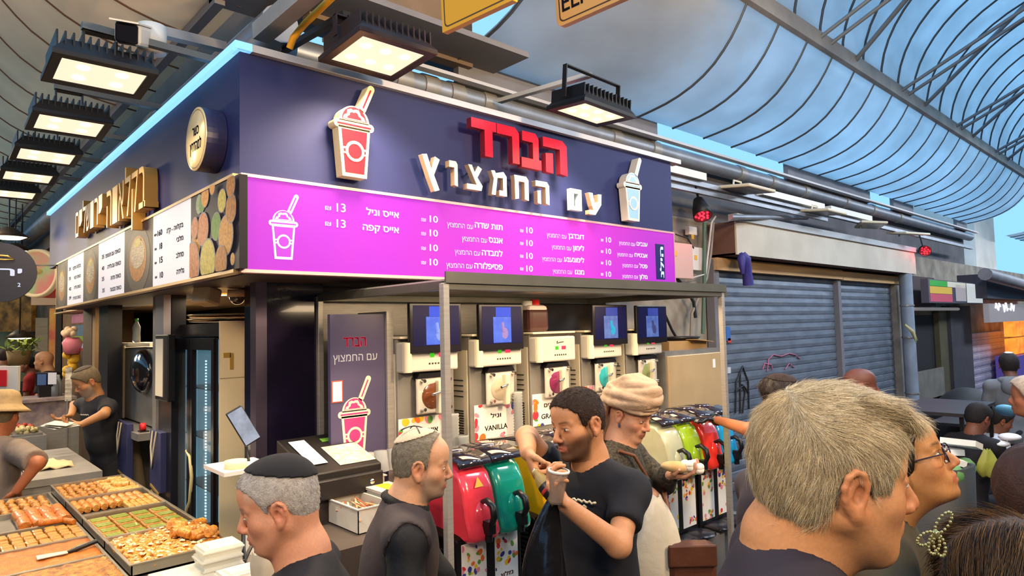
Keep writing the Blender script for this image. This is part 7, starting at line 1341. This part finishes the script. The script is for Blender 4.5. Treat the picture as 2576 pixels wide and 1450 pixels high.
for i in range(8):
    for j in range(6): a.at(.315 + i * .049 + rp.uniform(-.003, .003), LYs[3] + .045 + j * .054, zL[2] + rp.uniform(0, .004), rp.uniform(-.15, .15), rp.uniform(.9, 1.05))
g = G(); g.sheet([[(.21 + .46 * i / 20, 3.452 + .362 * j / 14, zL[3] + .018 + .002 * math.sin(i * 1.7 + j * 1.1)) for i in range(21)] for j in range(15)]); tag(build('flat_pastry', g, m_orange, solid=.02, loc=(.44, 3.64, zL[3])), 'flat sheet of orange pastry under the spatula', 'pastry')
g = G(); g.sheet([[(.21 + .46 * i / 40, 2.64 + .78 * j / 60, zL[4] + .02 + .006 * rp.random()) for i in range(41)] for j in range(61)]); o = tag(build('crumb_pastry_sheet', g, m_nut, solid=.02, loc=(.44, 3.0, zL[4])), 'brown crumb pastry filling the tray at the frame bottom', 'pastry', kind='stuff')
# spatula
pa, pb, pc = P(92, 1405, z=.985), P(170, 1390, z=.985), P(243, 1362, z=1.0); t = thing('spatula', 'cake spatula with a white blade and a dark handle on the orange pastry', 'spatula', pa); d = (pb - pa).normalized(); s = Vector((-d.y, d.x, 0)) * .032
g = G(); up = V(0, 0, .003); q = [pa + s, pa - s, pb - s * .6, pb + s * .6]; g.add([x for x in q] + [x + up for x in q], [(3, 2, 1, 0), (4, 5, 6, 7), (0, 1, 5, 4), (1, 2, 6, 5), (2, 3, 7, 6), (3, 0, 4, 7)]); build('blade', g, M('blade_white', '#d9d2c4', .3, .3), t); build('handle', G().tube([pb, pb.lerp(pc, .3), pc], [.007, .013, .011], 8), m_black, t)
# clear pastry boxes stacked at the table's corner
def clear_box(label, c, w, d, h):
    t = thing('clear_box', label, 'box', c, 'clear pastry boxes'); x, y, z = c
    def fr(s0, s1, za, zb): return [(x - s0 * w / 2, y - s0 * d / 2, za), (x + s0 * w / 2, y - s0 * d / 2, za), (x + s0 * w / 2, y + s0 * d / 2, za), (x - s0 * w / 2, y + s0 * d / 2, za), (x - s1 * w / 2, y - s1 * d / 2, zb), (x + s1 * w / 2, y - s1 * d / 2, zb), (x + s1 * w / 2, y + s1 * d / 2, zb), (x - s1 * w / 2, y + s1 * d / 2, zb)]
    fc = [(0, 1, 5, 4), (1, 2, 6, 5), (2, 3, 7, 6), (3, 0, 4, 7)]; mt = M('box_clear', '#f2efdf', .12, al=.42)
    build('base', G().add(fr(.9, 1.0, z, z + h * .7), fc + [(3, 2, 1, 0)]), mt, t, solid=.002); build('lid', G().add(fr(1.03, .96, z + h * .7, z + h), fc + [(4, 5, 6, 7)]).add(fr(.7, .66, z + h, z + h + .006), fc + [(4, 5, 6, 7)]), mt, t, solid=.002); build('lip', G().ring([(x - w * .53, y - d * .53), (x + w * .53, y - d * .53), (x + w * .53, y + d * .53), (x - w * .53, y + d * .53)], [(x - w * .49, y - d * .49), (x + w * .49, y - d * .49), (x + w * .49, y + d * .49), (x - w * .49, y + d * .49)], V(0, 0, z + h * .7 + .004), EX, EY, .006), mt, t)
c = P(548, 1372, z=1.10)
for k in range(4): clear_box(('lowest box of the clear pastry box stack', 'second box of the clear pastry box stack', 'third box of the clear pastry box stack', 'topmost box of the clear pastry box stack')[k], (c[0] + .0 + .004 * (k % 2), c[1], .958 + .035 * k), .15, .12, .042)
c2 = P(452, 1432, z=1.03); clear_box('wide clear lid box lying before the curled baklava tray', (c2[0], c2[1] - .02, .958), .20, .17, .06)
c3 = P(596, 1440, z=1.05); clear_box('clear box in front of the box stack', (c3[0], c3[1], .958), .15, .12, .05); clear_box('clear box lying on the one in front of the stack', (c3[0] + .01, c3[1], 1.01), .14, .115, .045)
bag('paper_bag', 'small cream paper bag with a blue mark beside the white-haired man', P(668, 1388, t=2.3), [(0, -.012, .03), (.03, -.008, .042), (.07, 0, .05), (.13, .006, .045), (.16, .008, .03)], M('paper_cream', '#d6c6a8', .8, n=.2, ns=30), .4, 3)
tag(build('cable', G().tube([P(612, 1250, y=2.9), P(612, 1380, y=2.85), P(618, 1420, y=2.8)], .008, 6).tube([P(640, 1360, y=2.9), P(622, 1395, y=2.85), P(614, 1415, y=2.8)], .008, 6), m_black, loc=P(612, 1250, y=2.9)), 'black cables hanging beside the cream fridge panel', 'cable')
# ------------------------------------------------------------------ people farther off
def cap_simple(hd, R_, nm, c, th=.012, line=None, h=.008): return hair_cap(hd, th, M(nm, c, .8, n=.5, ns=50, b=.3, bs=200), R_, line or HAIRLINE, h=h, noise=.002)
SL_ = V(-.737, .675, 0)
# worker in black behind the steel counter
w1, w2 = P(190, 1050, t=5.62), P(206, 1068, t=5.5)
R_, hd, J, L, A = person('worker with a grey kippah and black tee handling papers at the lane counter', 218, 960, 5.85, 200, -10, 30, 0, skin='#b07a50', lean=(.16, 0), h=.008, hc=.010, fat=.02, shirt=M('tee_charcoal', '#26252a', .85, n=.2, ns=30), pants=M('pants_charcoal', '#2c2a2a', .85, n=.2, ns=15), paint=dict(stub='#8a8078', browc='#4a4038'), arms=(('l', P(262, 1042, t=5.6), w2, P(150, 1070, t=5.4) - w2, V(0, 0, 1), CF, (30, 30, 20)), ('r', P(188, 1020, t=6.05), w1 + V(0, .2, 0), P(160, 1062, t=5.55) - w1, V(0, 0, 1), -CF, (30, 30, 20))), collar=False)
cap_simple(hd, R_, 'hair_grey_brown', '#6a5a44', .009); kippah(hd, .085, (-.2, 0, 1), 0, M('kippah_grey', '#4a4038', .9), R_, g=.014); g = G(); cc = np.array(J['chest']) + np.array((.15, .03, .07)); g.tube([Vector(cc) + V(-.2, 1, 0) * (.008 * j - .045) + V(0, 0, .004 * math.sin(j * 2.1)) for j in range(12)], .003, 4); build('shirt_mark', g, M('mark_pale', '#b0a898'), R_, solid=.004)
for k in range(3): c = P(152, 1072 - 3 * k, t=5.36); single('paper_sheet', G().obox(c, (.22, .16, .003), Matrix.Rotation(.3 * k + .5, 3, 'Z') @ Matrix.Rotation(.15, 3, 'X')), M('paper_grey', '#cfc8bc', .7), ('lowest paper sheet in the worker\'s hand', 'middle paper sheet in the worker\'s hand', 'uppermost paper sheet in the worker\'s hand')[k], 'paper', loc=c)
# man in the bucket hat with his back to us
R_, hd, J, L, A = person('man in a beige bucket hat and taupe shirt with his arm hanging down', 8, 1045, 4.5, 40, 20, 8, 0, skin='#a8623e', lean=(.06, 0), h=.008, hc=.010, fat=.03, wid=1.05, shirt=M('shirt_taupe', '#847264', .85, n=.3, ns=14, b=.2, bs=60), pants=M('pants_beige', '#a89a84', .85, n=.2, ns=15), arms=(('r', P(95, 1165, t=4.2), P(42, 1235, t=4.15), P(10, 1262, t=4.15) - P(42, 1235, t=4.15), V(0, 0, -1), CR, (30, 30, 20)), ('l', P(-120, 1160, t=4.4), P(-90, 1240, t=4.3), V(0, 0, -1), CR, CF, (30, 30, 20))), eyes=False, sleeve=.9, sleeve_r=(.08, .075))
g = G(); ns = 28; g.lathe([(.0, .155), (.05, .152), (.085, .135), (.098, .10), (.104, .055), (.112, .045), (.145, .018), (.165, .0), (.160, -.003), (.10, .045)], (0, 0, 0), ns); RR = Matrix([list(r) for r in hd.R]); g.v = [tuple(Vector(hd.w((-.01, 0, .02))) + RR @ Vector(v_)) for v_ in g.v]; build('bucket_hat', g, M('hat_beige', '#a98c60', .85, n=.3, ns=25, b=.3, bs=60), R_); cap_simple(hd, R_, 'hair_grey_brown', '#6a5a44', .007)
# smaller figures along the lane
def small(label, u, v, t, yaw, sc_, hc_, shirt, skin, bald=False, pitch=0, line=None, group=None, th=.012):
    R_, hd, J, L, A = person(label, u, v, t, yaw, 0, pitch, 0, skin=skin, lean=(.04, 0), h=.012, hc=.014, sc=sc_, shirt=M('shirt_' + shirt.strip('#'), shirt, .85, n=.3, ns=15), pants=m_jean, eyes=False, arms=(('l', *arm_down(u, v, t, yaw, 1)), ('r', *arm_down(u, v, t, yaw, -1))), fold=.002)
    if not bald: cap_simple(hd, R_, 'hair_' + hc_.strip('#'), hc_, th, line, .01)
    return R_, hd, J
def arm_down(u, v, t, yaw, sg):
    p = P(u, v, t=t); a = math.radians(yaw); f = V(math.cos(a), math.sin(a), 0); l = V(-math.sin(a), math.cos(a), 0) * sg
    return (p + l * .25 - f * .04 - V(0, 0, .52), p + l * .24 + f * .08 - V(0, 0, .76), V(0, 0, -1) + f * .2, -l, f, (25, 30, 20))
small('bald smiling man in black behind the sweets case', 110, 908, 8.6, 150, 1.0, '#2a2018', '#1f1c20', '#c08a60', bald=True)
small('dark-haired person in grey at the far end of the lane', 18, 898, 9.6, 20, .95, '#3a2a22', '#8a8a90', '#a06a48'); small('person with a dark cap and red shirt behind the bald man', 70, 918, 10.2, 160, .95, '#1c1a1e', '#a82c2c', '#8a5a3c')
# beside the marble pillar', 680, 935, 4.55, 60, .95, '#5d5a5c', '#5a3226', '#9a6040', th=.018)
small('person with a shaven reddish head just behind the grey-haired man', 2166, 972, 4.6, -60, 1.0, '#6a3a2c', '#3a3238', '#63382e', bald=True)
small('person in dark clothes standing behind the grey-haired man\'s neck', 1960, 1120, 3.0, -40, .96, '#1c1620', '#2f2a3a', '#5a4038', th=.02)
R_, hd, J = small('man in a grey hoodie with a white kippah standing with his back to us', 2538, 918, 7.2, 20, 1.02, '#241c1c', '#71757c', '#6a4434'); kippah(hd, .10, (-.1, 0, 1), 0, M('kippah_white', '#cfcad4', .9), R_, g=.016)
F = Field(axes(J['neck'] - .2, J['neck'] + .2, .012)); n_ = J['neck']; F.chain([n_ + np.array((.07 * math.cos(b), .10 * math.sin(b), -.005 - .02 * math.cos(b))) for b in [2 * math.pi * k / 12 for k in range(13)]], [.035] * 13, .02); F.ell(n_ + np.array((-.10, 0, -.06)), (.06, .11, .10), None, .03); P_, Q = F.mesh(); np_mesh('hood', P_, Q, MATS['shirt_71757c'], R_)
small('person in a pale pink printed top at the frame edge', 2592, 1000, 4.2, 100, 1.0, '#b8a898', '#c9a8ac', '#a06a50', th=.02)
# couple seated by the far wall
def seated(label, u, v, t, yaw, shirt, pants, skin, hair, zs=.42):
    p = P(u, v, t=t); R_, hd, J, L, A = person(label, u, v, t, yaw, 0, 22, 0, skin=skin, lean=(.14, 0), h=.010, hc=.012, sc=.95, shirt=M('shirt_' + shirt.strip('#'), shirt, .85, n=.3, ns=15), pants=None, eyes=False, hem=.0, arms=tuple(((sd, p + Vector(f_) + V(0, 0, -.50), p + Vector(g_) + V(0, 0, -.56), V(math.cos(math.radians(yaw)), math.sin(math.radians(yaw)), 0), V(0, 0, 1), V(0, 0, 1) + CF, (30, 40, 30)) for sd, f_, g_ in (('l', rotv((.08, .22, 0), yaw), rotv((.30, .10, 0), yaw)), ('r', rotv((.08, -.22, 0), yaw), rotv((.30, -.10, 0), yaw))))))
    cap_simple(hd, R_, 'hair_' + hair.strip('#'), hair, .014); pv = J['pelvis']; F = Field(axes((-.3, -.3, 0.02), (.75, .3, pv[2] + .16), .012)); F.ell(pv, (.14, .17, .13), None, .03); kz = max(pv[2] + .02, .40)
    for sg in (1, -1): limb(F, pv + np.array((0, sg * .09, -.03)), np.array((pv[0] + .42, sg * .12, kz)), np.array((pv[0] + .38, sg * .12, .08)), (.085, .068, .05), .03)
    P_, Q = F.mesh(); np_mesh('trousers', P_, Q, M('pants_' + pants.strip('#'), pants, .85), R_)
    for sg in (1, -1): build('shoe', G().sphere((pv[0] + .45, sg * .12, .045), (.13, .048, .045), 12, 8), M('shoe_tan', '#7a5a4a', .6), R_)
    return R_, p, pv
def rotv(v, yaw): a = math.radians(yaw); return (v[0] * math.cos(a) - v[1] * math.sin(a), v[0] * math.sin(a) + v[1] * math.cos(a), v[2])
r1, p1, pv1 = seated('woman in black sitting low with a yellow bag on her wrist', 2462, 1052, 5.6, -25, '#17151c', '#1c1a22', '#7a4a34', '#1a1216')
r2, p2, pv2 = seated('man in a white shirt and jeans sitting low beside the woman in black', 2518, 1058, 6.4, -60, '#d4d4dc', '#3a4c72', '#8a5a40', '#1a1414')
for r_, pv, lb in ((r1, pv1, 'low dark block under the seated woman in black'), (r2, pv2, 'low dark block under the seated man in white')): c = r_.location; single('low_seat', G().box((c[0] - .22, c[1] - .22, 0), (c[0] + .22, c[1] + .22, max(.1, pv[2] - .12))), m_dark, lb, 'seat', loc=(c[0], c[1], 0))
bag('plastic_bag', 'yellow green plastic bag hanging from the seated woman\'s wrist', P(2482, 1130, t=5.3), [(0, 0, .02), (.05, 0, .05), (.12, 0, .08), (.18, 0, .085), (.22, 0, .05)], M('bag_yellow', '#b0b04a', .5, n=.5, ns=12), .6, 2)
for k, (u, v, lb) in enumerate(((2512, 1116, 'white food box on the seated woman\'s lap'), (2540, 1100, 'white food box held by the seated man'))): c = P(u, v, t=5.4); single('food_box', G().sphere(c, (.10, .08, .03), 16, 8), M('box_white', '#dcdce0', .6), lb, 'box', loc=c)
# blue balloon-like disc, tables and clutter by the doorway
c = P(2531, 1033, t=5.7); single('blue_cap', G().sphere(c, (.10, .08, .035), 14, 8, R=Matrix.Rotation(.5, 3, 'Y')), M('cap_blue', '#6ab4e0', .5), 'pale blue cap over the seated man in white', 'cap', loc=c)
def table(label, u, v, t, w, d):
    c = P(u, v, t=t); o = thing('dark_table', label, 'table', (c[0], c[1], 0)); build('table_top', G().box((c[0] - w / 2, c[1] - d / 2, c[2] - .03), (c[0] + w / 2, c[1] + d / 2, c[2])), M('table_dark', '#2c2b30', .4), o)
    for sx in (-1, 1):
        for sy in (-1, 1): build('leg', G().box((c[0] + sx * w * .45 - .015, c[1] + sy * d * .45 - .015, 0), (c[0] + sx * w * .45 + .015, c[1] + sy * d * .45 + .015, c[2] - .03)), m_black, o)
table('dark table before the open doorway past the downpipe', 2370, 1020, 6.2, 1.1, .6); table('dark table beside the one before the doorway', 2455, 1052, 7.4, 1.2, .6)
c = P(2430, 985, t=8.2); t = thing('covered_heap', 'dark tarpaulin heap behind the tables', 'heap', (c[0], c[1], 0)); g = G().sphere((c[0], c[1], c[2] * .55), (.55, .4, c[2] * .5), 18, 12); build('tarpaulin', g, M('tarp', '#131318', .7, b=.5, bs=6), t)
c = P(2320, 1112, t=3.4); t = thing('waste_bin', 'bin heaped with white paper beside the glasses wearer', 'bin', (c[0], c[1], 0)); build('drum', G().lathe([(0, 0), (.19, 0), (.22, c[2] - .10), (.20, c[2] - .10), (0, c[2] - .2)], (c[0], c[1], 0), 20), M('bin_dark', '#232528', .6), t); g = G()
for k in range(9): g.obox((c[0] + random.uniform(-.14, .14), c[1] + random.uniform(-.14, .14), c[2] - .09 + random.uniform(0, .16)), (.16, .10, .03), Matrix.Rotation(random.uniform(0, 3), 3, 'Z') @ Matrix.Rotation(random.uniform(-.5, .5), 3, 'X'))
build('paper_waste', g, M('paper_white', '#cdd2d6', .7), t); g = G(); 
for k in range(4): g.sphere((c[0] + random.uniform(-.1, .16), c[1] - .15, c[2] - .13), .05, 8, 6)
build('green_waste', g, M('waste_green', '#5a8a54', .6), t)
